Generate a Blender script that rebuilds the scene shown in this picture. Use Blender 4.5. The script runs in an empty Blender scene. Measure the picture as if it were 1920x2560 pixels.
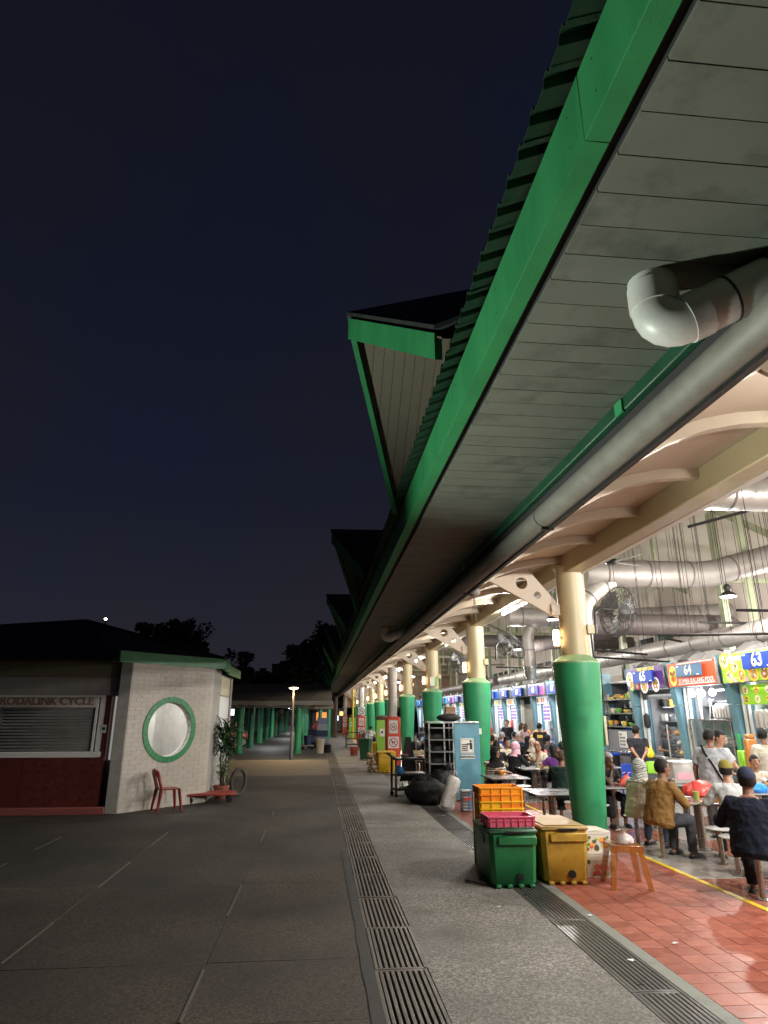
import bpy, bmesh, math, random
import numpy as np
from mathutils import Vector, Matrix, noise
random.seed(7); rng = random.Random(11)
SC = bpy.context.scene; COL = SC.collection; D = bpy.data; R = math.radians
PI = math.pi

# ---------------------------------------------------------------- camera, sky, exposure
cam = D.objects.new('camera', D.cameras.new('camera')); COL.objects.link(cam); SC.camera = cam
cam.data.sensor_fit = 'VERTICAL'; cam.data.sensor_height = 24; cam.data.sensor_width = 18
cam.data.lens = 1600/2560*24; cam.data.clip_start = 0.05; cam.data.clip_end = 900
cam.location = (0, 0, 2.0); cam.rotation_euler = (R(90+17.58), 0, R(-5.68))
SC.view_settings.view_transform = 'Standard'; SC.view_settings.look = 'None'
SC.view_settings.exposure = 0.0; SC.view_settings.gamma = 1.0; SC.view_settings.use_curve_mapping = False
try:
    SC.cycles.use_denoising = True; SC.cycles.denoiser = 'OPENIMAGEDENOISE'
    SC.cycles.max_bounces = 6; SC.cycles.diffuse_bounces = 3; SC.cycles.glossy_bounces = 3
    SC.cycles.transmission_bounces = 5; SC.cycles.transparent_max_bounces = 8
    SC.cycles.sample_clamp_indirect = 3.0; SC.cycles.sample_clamp_direct = 0
    SC.cycles.caustics_reflective = False; SC.cycles.caustics_refractive = False; SC.cycles.use_light_tree = True
except Exception: pass

W = D.worlds.new('World'); SC.world = W; W.use_nodes = True
nt = W.node_tree; nt.nodes.clear()
def N(t, **kw):
    n = nt.nodes.new(t)
    for k, v in kw.items(): setattr(n, k, v)
    return n
_o = N('ShaderNodeOutputWorld'); _b = N('ShaderNodeBackground'); _tc = N('ShaderNodeTexCoord')
_sx = N('ShaderNodeSeparateXYZ'); _r = N('ShaderNodeValToRGB'); _n = N('ShaderNodeTexNoise'); _m = N('ShaderNodeMix', data_type='RGBA')
nt.links.new(_tc.outputs['Generated'], _sx.inputs[0]); nt.links.new(_sx.outputs['Z'], _r.inputs[0])
cr = _r.color_ramp
cr.elements[0].position = 0.0; cr.elements[0].color = (.0225, .0205, .0250, 1)
cr.elements[1].position = 1.0; cr.elements[1].color = (.0058, .0058, .0105, 1)
for p_, c_ in ((.12, (.0185, .0175, .0245)), (.30, (.0120, .0118, .0190)), (.6, (.0086, .0086, .0142))):
    e_ = cr.elements.new(p_); e_.color = (*c_, 1)
_n.inputs['Scale'].default_value = 2.1; _n.inputs['Detail'].default_value = 3
nt.links.new(_tc.outputs['Generated'], _n.inputs['Vector'])
_mr = N('ShaderNodeMapRange'); _mr.inputs[1].default_value = .35; _mr.inputs[2].default_value = .68
nt.links.new(_n.outputs['Fac'], _mr.inputs[0]); nt.links.new(_mr.outputs[0], _m.inputs['Factor'])
_h = N('ShaderNodeMix', data_type='RGBA', blend_type='MULTIPLY'); _h.inputs['Factor'].default_value = 1
_h.inputs['B'].default_value = (.72, .95, 1.32, 1)
nt.links.new(_r.outputs[0], _h.inputs['A']); nt.links.new(_r.outputs[0], _m.inputs['A']); nt.links.new(_h.outputs['Result'], _m.inputs['B'])
nt.links.new(_m.outputs['Result'], _b.inputs['Color']); nt.links.new(_b.outputs[0], _o.inputs[0]); _b.inputs['Strength'].default_value = 1.0

# ---------------------------------------------------------------- materials
MATS = {}
def mat(name, col, rough=.6, metal=0., var=.12, scale=5., bump=0., bscale=60., emit=None, estr=0., trans=0., alpha=1., dirt=None, dscale=1.5, damt=.5, stretch=(1, 1, 1), spec=.5, rvar=.1, thresh=.5, coat=0.):
    if name in MATS: return MATS[name]
    m = D.materials.new(name); m.use_nodes = True; t = m.node_tree; b = t.nodes['Principled BSDF']; MATS[name] = m
    L = t.links.new
    tc = t.nodes.new('ShaderNodeTexCoord'); mp = t.nodes.new('ShaderNodeMapping'); L(tc.outputs['Object'], mp.inputs[0])
    oi = t.nodes.new('ShaderNodeObjectInfo'); mu = t.nodes.new('ShaderNodeMath'); mu.operation = 'MULTIPLY'; mu.inputs[1].default_value = 37.
    L(oi.outputs['Random'], mu.inputs[0]); L(mu.outputs[0], mp.inputs['Location']); mp.inputs['Scale'].default_value = stretch
    n1 = t.nodes.new('ShaderNodeTexNoise'); n1.inputs['Scale'].default_value = scale; n1.inputs['Detail'].default_value = 6; n1.inputs['Roughness'].default_value = .62
    L(mp.outputs[0], n1.inputs['Vector'])
    mr = t.nodes.new('ShaderNodeMapRange'); mr.inputs[1].default_value = .3; mr.inputs[2].default_value = .7
    mr.inputs[3].default_value = 1-var; mr.inputs[4].default_value = 1+var; L(n1.outputs['Fac'], mr.inputs[0])
    mx = t.nodes.new('ShaderNodeMix'); mx.data_type = 'RGBA'; mx.blend_type = 'MULTIPLY'; mx.inputs['Factor'].default_value = 1
    mx.inputs['A'].default_value = (*col, 1); L(mr.outputs[0], mx.inputs['B']); out = mx.outputs['Result']
    if dirt:
        n2 = t.nodes.new('ShaderNodeTexNoise'); n2.inputs['Scale'].default_value = dscale; n2.inputs['Detail'].default_value = 9; n2.inputs['Roughness'].default_value = .7
        L(mp.outputs[0], n2.inputs['Vector'])
        m2 = t.nodes.new('ShaderNodeMapRange'); m2.inputs[1].default_value = thresh; m2.inputs[2].default_value = thresh+.22; m2.inputs[4].default_value = damt; L(n2.outputs['Fac'], m2.inputs[0])
        x2 = t.nodes.new('ShaderNodeMix'); x2.data_type = 'RGBA'; L(m2.outputs[0], x2.inputs['Factor']); L(out, x2.inputs['A']); x2.inputs['B'].default_value = (*dirt, 1); out = x2.outputs['Result']
    L(out, b.inputs['Base Color'])
    r2 = t.nodes.new('ShaderNodeMapRange'); r2.inputs[1].default_value = .3; r2.inputs[2].default_value = .7
    r2.inputs[3].default_value = max(.02, rough-rvar); r2.inputs[4].default_value = min(1, rough+rvar); L(n1.outputs['Fac'], r2.inputs[0]); L(r2.outputs[0], b.inputs['Roughness'])
    b.inputs['Metallic'].default_value = metal; b.inputs['Specular IOR Level'].default_value = spec
    if coat: b.inputs['Coat Weight'].default_value = coat; b.inputs['Coat Roughness'].default_value = .12
    if bump:
        n3 = t.nodes.new('ShaderNodeTexNoise'); n3.inputs['Scale'].default_value = bscale; n3.inputs['Detail'].default_value = 4; L(mp.outputs[0], n3.inputs['Vector'])
        bp = t.nodes.new('ShaderNodeBump'); bp.inputs['Strength'].default_value = bump; bp.inputs['Distance'].default_value = .02
        L(n3.outputs['Fac'], bp.inputs['Height']); L(bp.outputs[0], b.inputs['Normal'])
    if emit: b.inputs['Emission Color'].default_value = (*emit, 1); b.inputs['Emission Strength'].default_value = estr
    if trans: b.inputs['Transmission Weight'].default_value = trans; b.inputs['IOR'].default_value = 1.3
    if alpha < 1: b.inputs['Alpha'].default_value = alpha
    return m

def speck(name, c0, c1, rough=.75, scale=90., bump=.5, dirt=None, dscale=.5):   # exposed aggregate
    m = D.materials.new(name); m.use_nodes = True; t = m.node_tree; b = t.nodes['Principled BSDF']; L = t.links.new; MATS[name] = m
    tc = t.nodes.new('ShaderNodeTexCoord'); v = t.nodes.new('ShaderNodeTexVoronoi'); v.inputs['Scale'].default_value = scale; L(tc.outputs['Object'], v.inputs['Vector'])
    sp = t.nodes.new('ShaderNodeSeparateColor'); L(v.outputs['Color'], sp.inputs[0])
    mx = t.nodes.new('ShaderNodeMix'); mx.data_type = 'RGBA'; mx.inputs['A'].default_value = (*c0, 1); mx.inputs['B'].default_value = (*c1, 1)
    pw = t.nodes.new('ShaderNodeMath'); pw.operation = 'POWER'; pw.inputs[1].default_value = 1.6; L(sp.outputs[0], pw.inputs[0]); L(pw.outputs[0], mx.inputs['Factor'])
    n = t.nodes.new('ShaderNodeTexNoise'); n.inputs['Scale'].default_value = dscale; n.inputs['Detail'].default_value = 8; L(tc.outputs['Object'], n.inputs['Vector'])
    mr = t.nodes.new('ShaderNodeMapRange'); mr.inputs[1].default_value = .38; mr.inputs[2].default_value = .66; L(n.outputs['Fac'], mr.inputs[0])
    x2 = t.nodes.new('ShaderNodeMix'); x2.data_type = 'RGBA'; L(mx.outputs['Result'], x2.inputs['A']); x2.inputs['B'].default_value = (*(dirt or c0), 1)
    m5 = t.nodes.new('ShaderNodeMath'); m5.operation = 'MULTIPLY'; m5.inputs[1].default_value = .8; L(mr.outputs[0], m5.inputs[0]); L(m5.outputs[0], x2.inputs['Factor'])
    L(x2.outputs['Result'], b.inputs['Base Color']); b.inputs['Roughness'].default_value = rough
    bp = t.nodes.new('ShaderNodeBump'); bp.inputs['Strength'].default_value = bump; bp.inputs['Distance'].default_value = .01
    L(sp.outputs[1], bp.inputs['Height']); L(bp.outputs[0], b.inputs['Normal'])
    return m

GREEN = mat('green_paint', (.035, .25, .095), .42, var=.10, scale=3, bump=.12, bscale=90, dirt=(.012, .06, .03), dscale=2.2, damt=.35, thresh=.56)
FGREEN = mat('fascia_green_paint', (.020, .155, .052), .6, spec=.2, var=.14, scale=3, bump=.1, bscale=90, dirt=(.010, .05, .026), dscale=1.6, damt=.5, thresh=.53, stretch=(1, 1, .35))
COLG = mat('column_green_paint', (.03, .27, .115), .38, var=.07, scale=2.5, bump=.10, bscale=140, dirt=(.012, .07, .035), dscale=2.2, damt=.5, thresh=.55)
DGREEN = mat('dark_green_sheet', (.006, .026, .012), .6, var=.3, scale=2, dirt=(.004, .01, .006), dscale=4, damt=.6)
SOFFIT = mat('weathered_soffit_board', (.094, .106, .082), .8, var=.12, scale=2, dirt=(.03, .033, .025), dscale=2.3, damt=.8, thresh=.5, bump=.04)
SOFFDARK = mat('soffit_gap', (.03, .03, .03), .9)
STEEL = mat('galvanised_steel', (.21, .205, .175), .6, .3, var=.12, scale=7, dirt=(.16, .14, .12), dscale=5, damt=.35, bump=.06, bscale=30)
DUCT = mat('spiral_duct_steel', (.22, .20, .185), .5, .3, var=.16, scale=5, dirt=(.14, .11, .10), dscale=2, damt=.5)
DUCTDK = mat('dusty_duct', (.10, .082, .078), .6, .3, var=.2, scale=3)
BEIGE = mat('beige_canopy_panel', (.46, .385, .30), .6, var=.06, scale=1.5, dirt=(.34, .24, .18), dscale=1.2, damt=.35)
BEAM = mat('cream_steel_beam', (.42, .355, .215), .42, var=.06, scale=2, dirt=(.3, .25, .15), dscale=4, damt=.3)
PINKW = mat('pale_pink_wall', (.68, .59, .53), .8, var=.06, scale=1)
PALE = mat('pale_roof_sheet', (.68, .64, .55), .6, var=.08, scale=2)
POSTG = mat('pale_green_post', (.29, .31, .205), .5, var=.06)
PVC = mat('pvc_pipe', (.50, .51, .47), .38, var=.06, scale=3, dirt=(.17, .17, .15), dscale=4, damt=.4)
BLACK = mat('black_plastic', (.012, .012, .013), .5, var=.2, spec=.3)
IRON = mat('dark_iron', (.035, .034, .033), .5, .5, var=.25, scale=10)
GRATE = mat('cast_grate', (.14, .125, .105), .5, .35, var=.28, scale=7, dirt=(.028, .024, .02), dscale=3.5, damt=.7, bump=.25, bscale=50)
GRATE2 = mat('worn_grate', (.09, .088, .085), .36, .25, var=.22, scale=5, dirt=(.03, .028, .027), dscale=2.5, damt=.55, bump=.15, bscale=80)
VOID = mat('drain_void', (.004, .004, .004), .9)
ASPH = speck('asphalt', (.020, .0175, .015), (.052, .044, .036), .82, 70, .5, dirt=(.024, .020, .017), dscale=.7)
PATH = speck('pebble_concrete', (.10, .095, .088), (.37, .342, .305), .75, 62, .6, dirt=(.10, .095, .085), dscale=.8)
KERB = mat('grey_kerb', (.18, .19, .165), .6, var=.15, scale=8, bump=.2, dirt=(.08, .08, .07), dscale=5)
TILE = [mat('red_tile_%s' % s, c, .40, var=.10, scale=9, spec=.35, dirt=(.10, .034, .024), dscale=5, damt=.45, bump=.06, bscale=40, rvar=.14) for s, c in (('warm', (.30, .084, .053)), ('deep', (.26, .07, .044)), ('pale', (.325, .098, .064)))]
GROUT = mat('dark_grout', (.085, .04, .03), .85)
HT = [mat('hall_tile_%s' % s, c, .13, var=.14, scale=6, dirt=(.12, .075, .06), dscale=3, damt=.4, rvar=.08) for s, c in (('grey', (.36, .33, .31)), ('red', (.33, .13, .09)), ('sand', (.40, .34, .29)))]
YELP = mat('yellow_line_paint', (.62, .44, .03), .5, var=.15, scale=6, dirt=(.25, .18, .05), dscale=6, damt=.6)
WHITE = mat('white_paint', (.70, .69, .66), .55, var=.05)
BRICK = mat('white_brick', (.55, .50, .435), .6, var=.07, scale=7, bump=.25, bscale=60, dirt=(.36, .33, .29), dscale=3, damt=.4)
MORTAR = mat('white_mortar', (.50, .455, .395), .85, var=.1)
PIER = mat('grey_render', (.36, .34, .31), .8, var=.12, scale=5, bump=.15, dirt=(.2, .19, .17), dscale=3)
BROOF = mat('black_roof', (.012, .012, .014), .8)
BLUE = mat('blue_stall_panel', (.105, .225, .285), .35, var=.05, scale=2, dirt=(.07, .15, .19), dscale=2, damt=.3)
NUMB = mat('number_plate_blue', (.003, .025, .20), .5, var=.05, emit=(.01, .10, .65), estr=.30, spec=.2)
NUMD = mat('number_plate_unlit', (.03, .12, .24), .4)
NWH = mat('number_white', (.8, .8, .8), .5, emit=(1, 1, 1), estr=.42)
INOX = mat('stainless', (.55, .55, .54), .24, .9, var=.08, scale=4, rvar=.1)
TABLET = mat('table_laminate', (.50, .50, .50), .16, .55, var=.06, scale=5)
LEGM = mat('brown_steel_leg', (.30, .25, .22), .3, .75, var=.15)
def emat(name, col, s): return mat(name, (.8, .8, .8), .5, emit=col, estr=s)
E_WARM = emat('warm_lantern_glow', (1, .66, .36), 9.); E_COOL = emat('cool_tube_glow', (.86, .94, 1), 10.); E_PEND = emat('pendant_glow', (.95, .98, 1), 12.)
E_STREET = emat('street_lamp_glow', (1, .70, .30), 22.)

# ---------------------------------------------------------------- mesh builder
class B:
    def __init__(s): s.v = []; s.f = []
    def add(s, vs, fs):
        o = len(s.v); s.v += [tuple(p) for p in vs]; s.f += [tuple(i+o for i in f) for f in fs]; return s
    def box(s, x0, x1, y0, y1, z0, z1, b=0.):
        if b <= 0:
            return s.add([(x, y, z) for z in (z0, z1) for y in (y0, y1) for x in (x0, x1)],
                         [(0, 2, 3, 1), (4, 5, 7, 6), (0, 1, 5, 4), (2, 6, 7, 3), (0, 4, 6, 2), (1, 3, 7, 5)])
        b = min(b, (x1-x0)/2.01, (y1-y0)/2.01, (z1-z0)/2.01); V = []; idx = {}
        for i, x in enumerate((x0, x1)):
            for j, y in enumerate((y0, y1)):
                for k, z in enumerate((z0, z1)):
                    sx, sy, sz = (1-2*i)*b, (1-2*j)*b, (1-2*k)*b
                    idx[i, j, k, 'x'] = len(V); V.append((x, y+sy, z+sz)); idx[i, j, k, 'y'] = len(V); V.append((x+sx, y, z+sz)); idx[i, j, k, 'z'] = len(V); V.append((x+sx, y+sy, z))
        F = []
        for i in (0, 1):
            F.append([idx[i, a, c, 'x'] for a, c in ((0, 0), (1, 0), (1, 1), (0, 1))]); F.append([idx[a, i, c, 'y'] for a, c in ((0, 0), (1, 0), (1, 1), (0, 1))]); F.append([idx[a, c, i, 'z'] for a, c in ((0, 0), (1, 0), (1, 1), (0, 1))])
            for j in (0, 1):
                F.append([idx[i, j, 0, 'x'], idx[i, j, 1, 'x'], idx[i, j, 1, 'y'], idx[i, j, 0, 'y']])
                F.append([idx[i, 0, j, 'x'], idx[i, 1, j, 'x'], idx[i, 1, j, 'z'], idx[i, 0, j, 'z']])
                F.append([idx[0, i, j, 'y'], idx[1, i, j, 'y'], idx[1, i, j, 'z'], idx[0, i, j, 'z']])
                for k in (0, 1): F.append([idx[i, j, k, 'x'], idx[i, j, k, 'y'], idx[i, j, k, 'z']])
        return s.add(V, F)
    def ring(s, c, u, w, ru, rw, n): return [tuple(c[i]+u[i]*ru*math.cos(a)+w[i]*rw*math.sin(a) for i in range(3)) for a in [2*PI*k/n for k in range(n)]]
    def loft(s, rings, cap=True, close=True):
        n = len(rings[0]); o = []; f = []
        for r in rings: o += r
        for i in range(len(rings)-1):
            for k in range(n if close else n-1): f.append((i*n+k, i*n+(k+1) % n, (i+1)*n+(k+1) % n, (i+1)*n+k))
        if cap: f.append(tuple(range(n))[::-1]); f.append(tuple((len(rings)-1)*n+k for k in range(n)))
        return s.add(o, f)
    def cyl(s, p0, p1, r0, r1=None, n=14, cap=True):
        r1 = r0 if r1 is None else r1; d = Vector(p1)-Vector(p0); u, w = frame(d)
        return s.loft([s.ring(p0, u, w, r0, r0, n), s.ring(p1, u, w, r1, r1, n)], cap)
    def tube(s, pts, r, n=10, cap=True):
        rs = []; pts = [Vector(p) for p in pts]; u0 = None
        for i, p in enumerate(pts):
            d = (pts[min(i+1, len(pts)-1)]-pts[max(i-1, 0)]).normalized()
            if u0 is None: u0, _ = frame(d)
            u0 = (u0-d*u0.dot(d)).normalized(); w = d.cross(u0); rr = r[i] if isinstance(r, (list, tuple)) else r
            rs.append(s.ring(p, u0, w, rr, rr, n))
        return s.loft(rs, cap)
    def lathe(s, c, prof, n=20, cap=True): return s.loft([s.ring((c[0], c[1], c[2]+z), (1, 0, 0), (0, 1, 0), r, r, n) for r, z in prof], cap)
    def ell(s, c, r, n=12, m=8, rot=None):
        rs = []
        for i in range(m+1):
            t = PI*(i/m); t = min(max(t, .02), PI-.02); ring = []
            for k in range(n):
                a = 2*PI*k/n; p = Vector((r[0]*math.sin(t)*math.cos(a), r[1]*math.sin(t)*math.sin(a), -r[2]*math.cos(t)))
                if rot is not None: p = rot @ p
                ring.append((c[0]+p.x, c[1]+p.y, c[2]+p.z))
            rs.append(ring)
        return s.loft(rs)
    def poly(s, pts, d):      # extruded polygon, d = offset vector
        n = len(pts); q = [tuple(p[i]+d[i] for i in range(3)) for p in pts]
        return s.add(list(pts)+q, [tuple(range(n))[::-1], tuple(n+k for k in range(n))]+[(k, (k+1) % n, n+(k+1) % n, n+k) for k in range(n)])
    def cap2(s, p0, r0, p1, r1, n=10):   # tapered capsule
        p0, p1 = Vector(p0), Vector(p1); d = p1-p0; L = d.length
        if L < 1e-5: return s.ell(p0, (r0, r0, r0))
        d /= L; u, w = frame(d); rs = []
        for a in (-85, -55, -25, 0): c = p0+d*r0*math.sin(R(a)); k = r0*math.cos(R(a)); rs.append(s.ring(c, u, w, k, k, n))
        for a in (0, 25, 55, 85): c = p1+d*r1*math.sin(R(a)); k = r1*math.cos(R(a)); rs.append(s.ring(c, u, w, k, k, n))
        return s.loft(rs)
def frame(d):
    d = Vector(d).normalized(); a = Vector((0, 0, 1)) if abs(d.z) < .95 else Vector((0, 1, 0))
    u = a.cross(d).normalized(); return u, d.cross(u)
def mesh(b, smooth=True, ang=38):
    me = D.meshes.new('m'); me.from_pydata(b.v, [], b.f); me.validate()
    bm = bmesh.new(); bm.from_mesh(me); bmesh.ops.recalc_face_normals(bm, faces=bm.faces); bm.to_mesh(me); bm.free()
    if smooth:
        me.polygons.foreach_set('use_smooth', [True]*len(me.polygons)); me.set_sharp_from_angle(angle=R(ang))
    return me
def obj(name, b, m, parent=None, smooth=True, loc=None, rot=None, kind=None):
    me = b if isinstance(b, D.meshes.__class__) or hasattr(b, 'polygons') else mesh(b, smooth)
    me.name = name
    if m is not None and not me.materials: me.materials.append(m)
    o = D.objects.new(name, me); COL.objects.link(o)
    if parent is not None: o.parent = parent
    if loc: o.location = loc
    if rot: o.rotation_euler = rot
    if kind: o['kind'] = kind
    return o
def inst(name, me, parent, loc=(0, 0, 0), rot=None, scl=None):
    o = D.objects.new(name, me); COL.objects.link(o); o.parent = parent; o.location = loc
    if rot: o.rotation_euler = rot
    if scl: o.scale = scl
    return o
def tag(o, label, cat, group=None):
    o['label'] = label; o['category'] = cat
    if group: o['group'] = group
    return o
def thing(name, label, cat, loc=(0, 0, 0), rz=0., group=None):
    o = D.objects.new(name, None); COL.objects.link(o); o.location = loc; o.rotation_euler = (0, 0, R(rz)); o.empty_display_size = .1
    return tag(o, label, cat, group)
def struct(o): o['kind'] = 'structure'; return o
def sroot(name): o = D.objects.new(name, None); COL.objects.link(o); return struct(o)
def dup(root, loc=None, rz=None, label=None, group=None):
    r = root.copy(); COL.objects.link(r)
    if loc is not None: r.location = loc
    if rz is not None: r.rotation_euler = (0, 0, R(rz))
    if label: r['label'] = label
    if group: r['group'] = group
    for ch in list(root.children):
        c = ch.copy(); COL.objects.link(c); c.parent = r
        for g in list(ch.children): d = g.copy(); COL.objects.link(d); d.parent = c
    return r
def light(name, kind, loc, energy, col=(1, 1, 1), size=.2, parent=None, rot=None, spot=None, blend=.3, sy=None):
    l = D.lights.new(name, kind); l.energy = energy; l.color = col
    if kind == 'AREA':
        l.size = size
        if sy: l.shape = 'RECTANGLE'; l.size_y = sy
    else: l.shadow_soft_size = size
    if kind == 'SPOT': l.spot_size = R(spot); l.spot_blend = blend
    o = D.objects.new(name, l); COL.objects.link(o); o.location = loc
    if rot: o.rotation_euler = rot
    if parent is not None: o.parent = parent
    return o
TMP = D.scenes.new('bench')       # a scratch scene in which modifiers and curves are turned into meshes
def evalmesh(o):
    TMP.collection.objects.link(o)
    with bpy.context.temp_override(scene=TMP, view_layer=TMP.view_layers[0]):
        dg = bpy.context.evaluated_depsgraph_get(); me = D.meshes.new_from_object(o.evaluated_get(dg)); TMP.collection.objects.unlink(o); D.objects.remove(o); return me
def text(name, s, size, m, parent, loc, rot=(PI/2, 0, 0), ext=.002, sx=1., bold=.0, align='CENTER'):
    c = D.curves.new('t', 'FONT'); c.body = s; c.size = size; c.extrude = ext; c.align_x = align; c.align_y = 'CENTER'; c.offset = bold; c.resolution_u = 3
    o = D.objects.new('t', c); me = evalmesh(o); me.materials.clear(); me.materials.append(m); me.name = name
    q = D.objects.new(name, me); COL.objects.link(q); q.location = loc; q.rotation_euler = rot; q.scale = (sx, 1, 1)
    if parent is not None: q.parent = parent
    return q
# ---------------------------------------------------------------- light levels (all belong to lamps built below)
LV = dict(pend=820., tube=150., lantern=11., stall=25., street=850., flood=1850., kiosk=42., carpark=90.)
CX, CY0, CP, NCOL = 4.4, 10.9, 7.28, 10          # column row
ORD = ['nearest', 'second nearest', 'third nearest', 'fourth nearest', 'fifth nearest', 'sixth nearest', 'seventh nearest', 'eighth nearest', 'ninth nearest', 'tenth nearest', 'eleventh nearest', 'twelfth nearest']

# ---------------------------------------------------------------- ground
b = B(); b.add([(-400, -200, -.06), (400, -200, -.06), (400, 700, -.06), (-400, 700, -.06)], [(0, 1, 2, 3)])
obj('ground', b, ASPH, kind='structure')
fc = sroot('forecourt')
SL = mat('sealant_strip', (.115, .105, .09), .6, var=.3, scale=20)
xs = [-14.6, -11.17, -7.74, -4.31, -2.59, -.87, .53]; ys = [-3, 5.25, 6.42, 9.1, 14.75, 18.3, 24.0, 31.9]
def slab(nm, x0, x1, y0, y1, z1, m, par, g=.0025, zb=-.055):
    bb = B(); bb.box(x0+g, x1-g, y0+g, y1-g, zb, z1, .004); return obj(nm, bb, m, par)
ASPH2 = speck('worn_asphalt', (.034, .0275, .021), (.118, .094, .068), .8, 62, .6, dirt=(.027, .022, .018), dscale=.6)
ASPH3 = speck('smooth_dark_asphalt', (.030, .028, .026), (.052, .047, .043), .62, 80, .3, dirt=(.02, .019, .018), dscale=.5)
PAVED = mat('brown_paving', (.13, .10, .07), .8, var=.2, scale=2, dirt=(.2, .16, .11), dscale=1.2, damt=.5, bump=.2)
xs2 = [-40, -.87, .53]
for i in range(len(ys)-1):
    far = ys[i] >= 18.2
    X = [-40, .53] if far else ([-14.6, -2.59, -.87, .53])
    for j in range(len(X)-1):
        m = PAVED if ys[i] > 23.5 else ASPH2
        slab('asphalt_slab', X[j], X[j+1], ys[i], ys[i+1], rng.uniform(-.0008, .0005), m, fc)
for x, segs in ((-.87, ((5.31, 6.27), (7.73, 9.07), (11.88, 13.1), (14.69, 15.4), (3.2, 4.4))), (-2.59, ((6.57, 7.7), (9.07, 10.48), (11.7, 12.9), (3.6, 5.2))), (-4.3, ((6.6, 7.8), (9.1, 10.6), (11.5, 12.6)))):
    for y0, y1 in segs:
        bb = B(); bb.box(x-.012, x+.012, y0, y1, -.01, .005); obj('joint_sealant', bb, SL, fc)
def edge_strip(y0, y1, x0, x1, zz, nm, m, par, amp=.05, seed=0):     # ragged strip of newer asphalt
    bb = B(); n = 60; P = []; Q = []
    for k in range(n+1):
        y = y0+(y1-y0)*k/n; P.append((x0+amp*noise.noise((y*1.7, seed, 0)), y, zz)); Q.append((x1, y, zz))
    bb.add(P+Q, [(k, k+1, n+1+k+1, n+1+k) for k in range(n)]); return obj(nm, bb, m, par)
edge_strip(2.5, 11.2, .43, .53, .0045, 'patch_strip', ASPH3, fc, .022, 3)
cp = sroot('carpark_floor'); bb = B(); bb.box(-60, .53, 31.92, 130, -.055, .0); obj('carpark_slab', bb, ASPH3, cp)
bb = B(); bb.box(-40, .4, 31.75, 31.92, -.05, .012, .005); obj('kerb_lip', bb, KERB, cp)

# drains
def drain(name, x0, x1, y0, pitch, n, nb, m, w=.5, dz=0.):
    r = sroot(name); bb = B(); bb.box(x0-.01, x1+.01, -2, y0+pitch*n, -.058, -.04); obj('channel', bb, VOID, r)
    meshes = []
    for v in range(3):
        bb = B(); L = pitch-.012; W_ = x1-x0
        bb.box(0, .03, 0, L, -.03, 0, .003); bb.box(W_-.03, W_, 0, L, -.03, 0, .003); bb.box(.03, W_-.03, 0, .03, -.03, -.0015, .003); bb.box(.03, W_-.03, L-.03, L, -.03, -.0015, .003)
        st = (W_-.06)/nb
        for k in range(nb):
            bb.box(.03+k*st+st*(1-w)/2, .03+k*st+st*(1+w)/2, .03, L-.03, -.028, -.002, .004)
        meshes.append(mesh(bb)); meshes[-1].materials.append(m)
    for k in range(n):
        o = inst('grate_panel', meshes[k % 3], r, (x0+rng.uniform(-.004, .004), y0+k*pitch, rng.uniform(-.003, .005)+dz), (rng.uniform(-.003, .003), rng.uniform(-.006, .006), rng.uniform(-.004, .004)))
    return r
drain('surface_drain', .53, .97, 1.75, 1.095, 66, 8, GRATE, .62)
drain('covered_drain', 2.42, 2.82, 1.9, 1.8, 42, 8, GRATE2, .84)

# concrete walk, kerb, red tiles, hall floor
wk = sroot('walkway'); yy = [-2, 8.3, 13.55, 18.9, 24.0, 29.9, 35.2, 40.4, 45.7, 51, 56.4, 61.5, 66.8, 72, 77]
for a, c in zip(yy, yy[1:]):
    slab('walk_slab', .97, 2.42, a, c, rng.uniform(-.003, .004), PATH, wk, .008 if a > 9 else .003)
bb = B(); bb.box(2.82, 2.955, -2, 79, -.055, .004, .006); obj('kerb', bb, KERB, wk)
def tiles(root, x0, x1, y0, y1, sx, sy, mats, limit, z=0., pick=None, yvis=None):
    nx = int(round((x1-x0)/sx)); ny = int((y1-y0)/sy); g = .0028
    bb = B(); bb.box(x0, x1, y0, y1, -.05, z-.003); obj('grout_bed', bb, GROUT, root)
    ms = []
    for m in mats:
        q = B(); q.box(g, sx-g, g, sy-g, -.012, 0, .0015); me = mesh(q); me.materials.append(m); ms.append(me)
    cells = sorted(((y0+j*sy, i, j) for j in range(ny) for i in range(nx)), key=lambda t: (abs(t[0]-(yvis or y0)) if t[0] >= (yvis or y0) else 99+abs(t[0]), t[1]))
    rest = [B() for _ in mats]
    for c, (y, i, j) in enumerate(cells):
        k = pick(i, j) if pick else rng.randrange(len(mats)); x = x0+i*sx; zz = z+rng.uniform(-.0012, .0012)
        if c < limit: inst('tile', ms[k], root, (x, y, zz))
        else: rest[k].add([(x+g, y+g, zz), (x+sx-g, y+g, zz), (x+sx-g, y+sy-g, zz), (x+g, y+sy-g, zz)], [(0, 1, 2, 3)])
    for k, q in enumerate(rest):
        if q.v: obj('tile_field', mesh(q, False), mats[k], root, kind='stuff')
tf = sroot('tiled_walkway'); tiles(tf, 2.955, 4.835, 0, 60, .235, .2, TILE, 296, yvis=4.6)
bb = B(); bb.box(2.955, 4.835, 60, 79, -.05, 0); obj('far_tiles', bb, TILE[1], tf)
hf = sroot('hall_floor')
bb = B(); bb.box(4.835, 4.915, -2, 79, -.05, .006, .003); obj('yellow_line', bb, YELP, hf)
def hp(i, j): return 1 if ((i//5+j//5) % 3 == 0) else (2 if (i*7+j*3) % 11 == 0 else 0)
tiles(hf, 4.915, 18.915, 0, 79, .25, .25, HT, 296, pick=hp, yvis=7.4)
lit = [(2.55, 5.9), (2.62, 7.2), (1.75, 6.9), (3.2, 6.4)]
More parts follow.
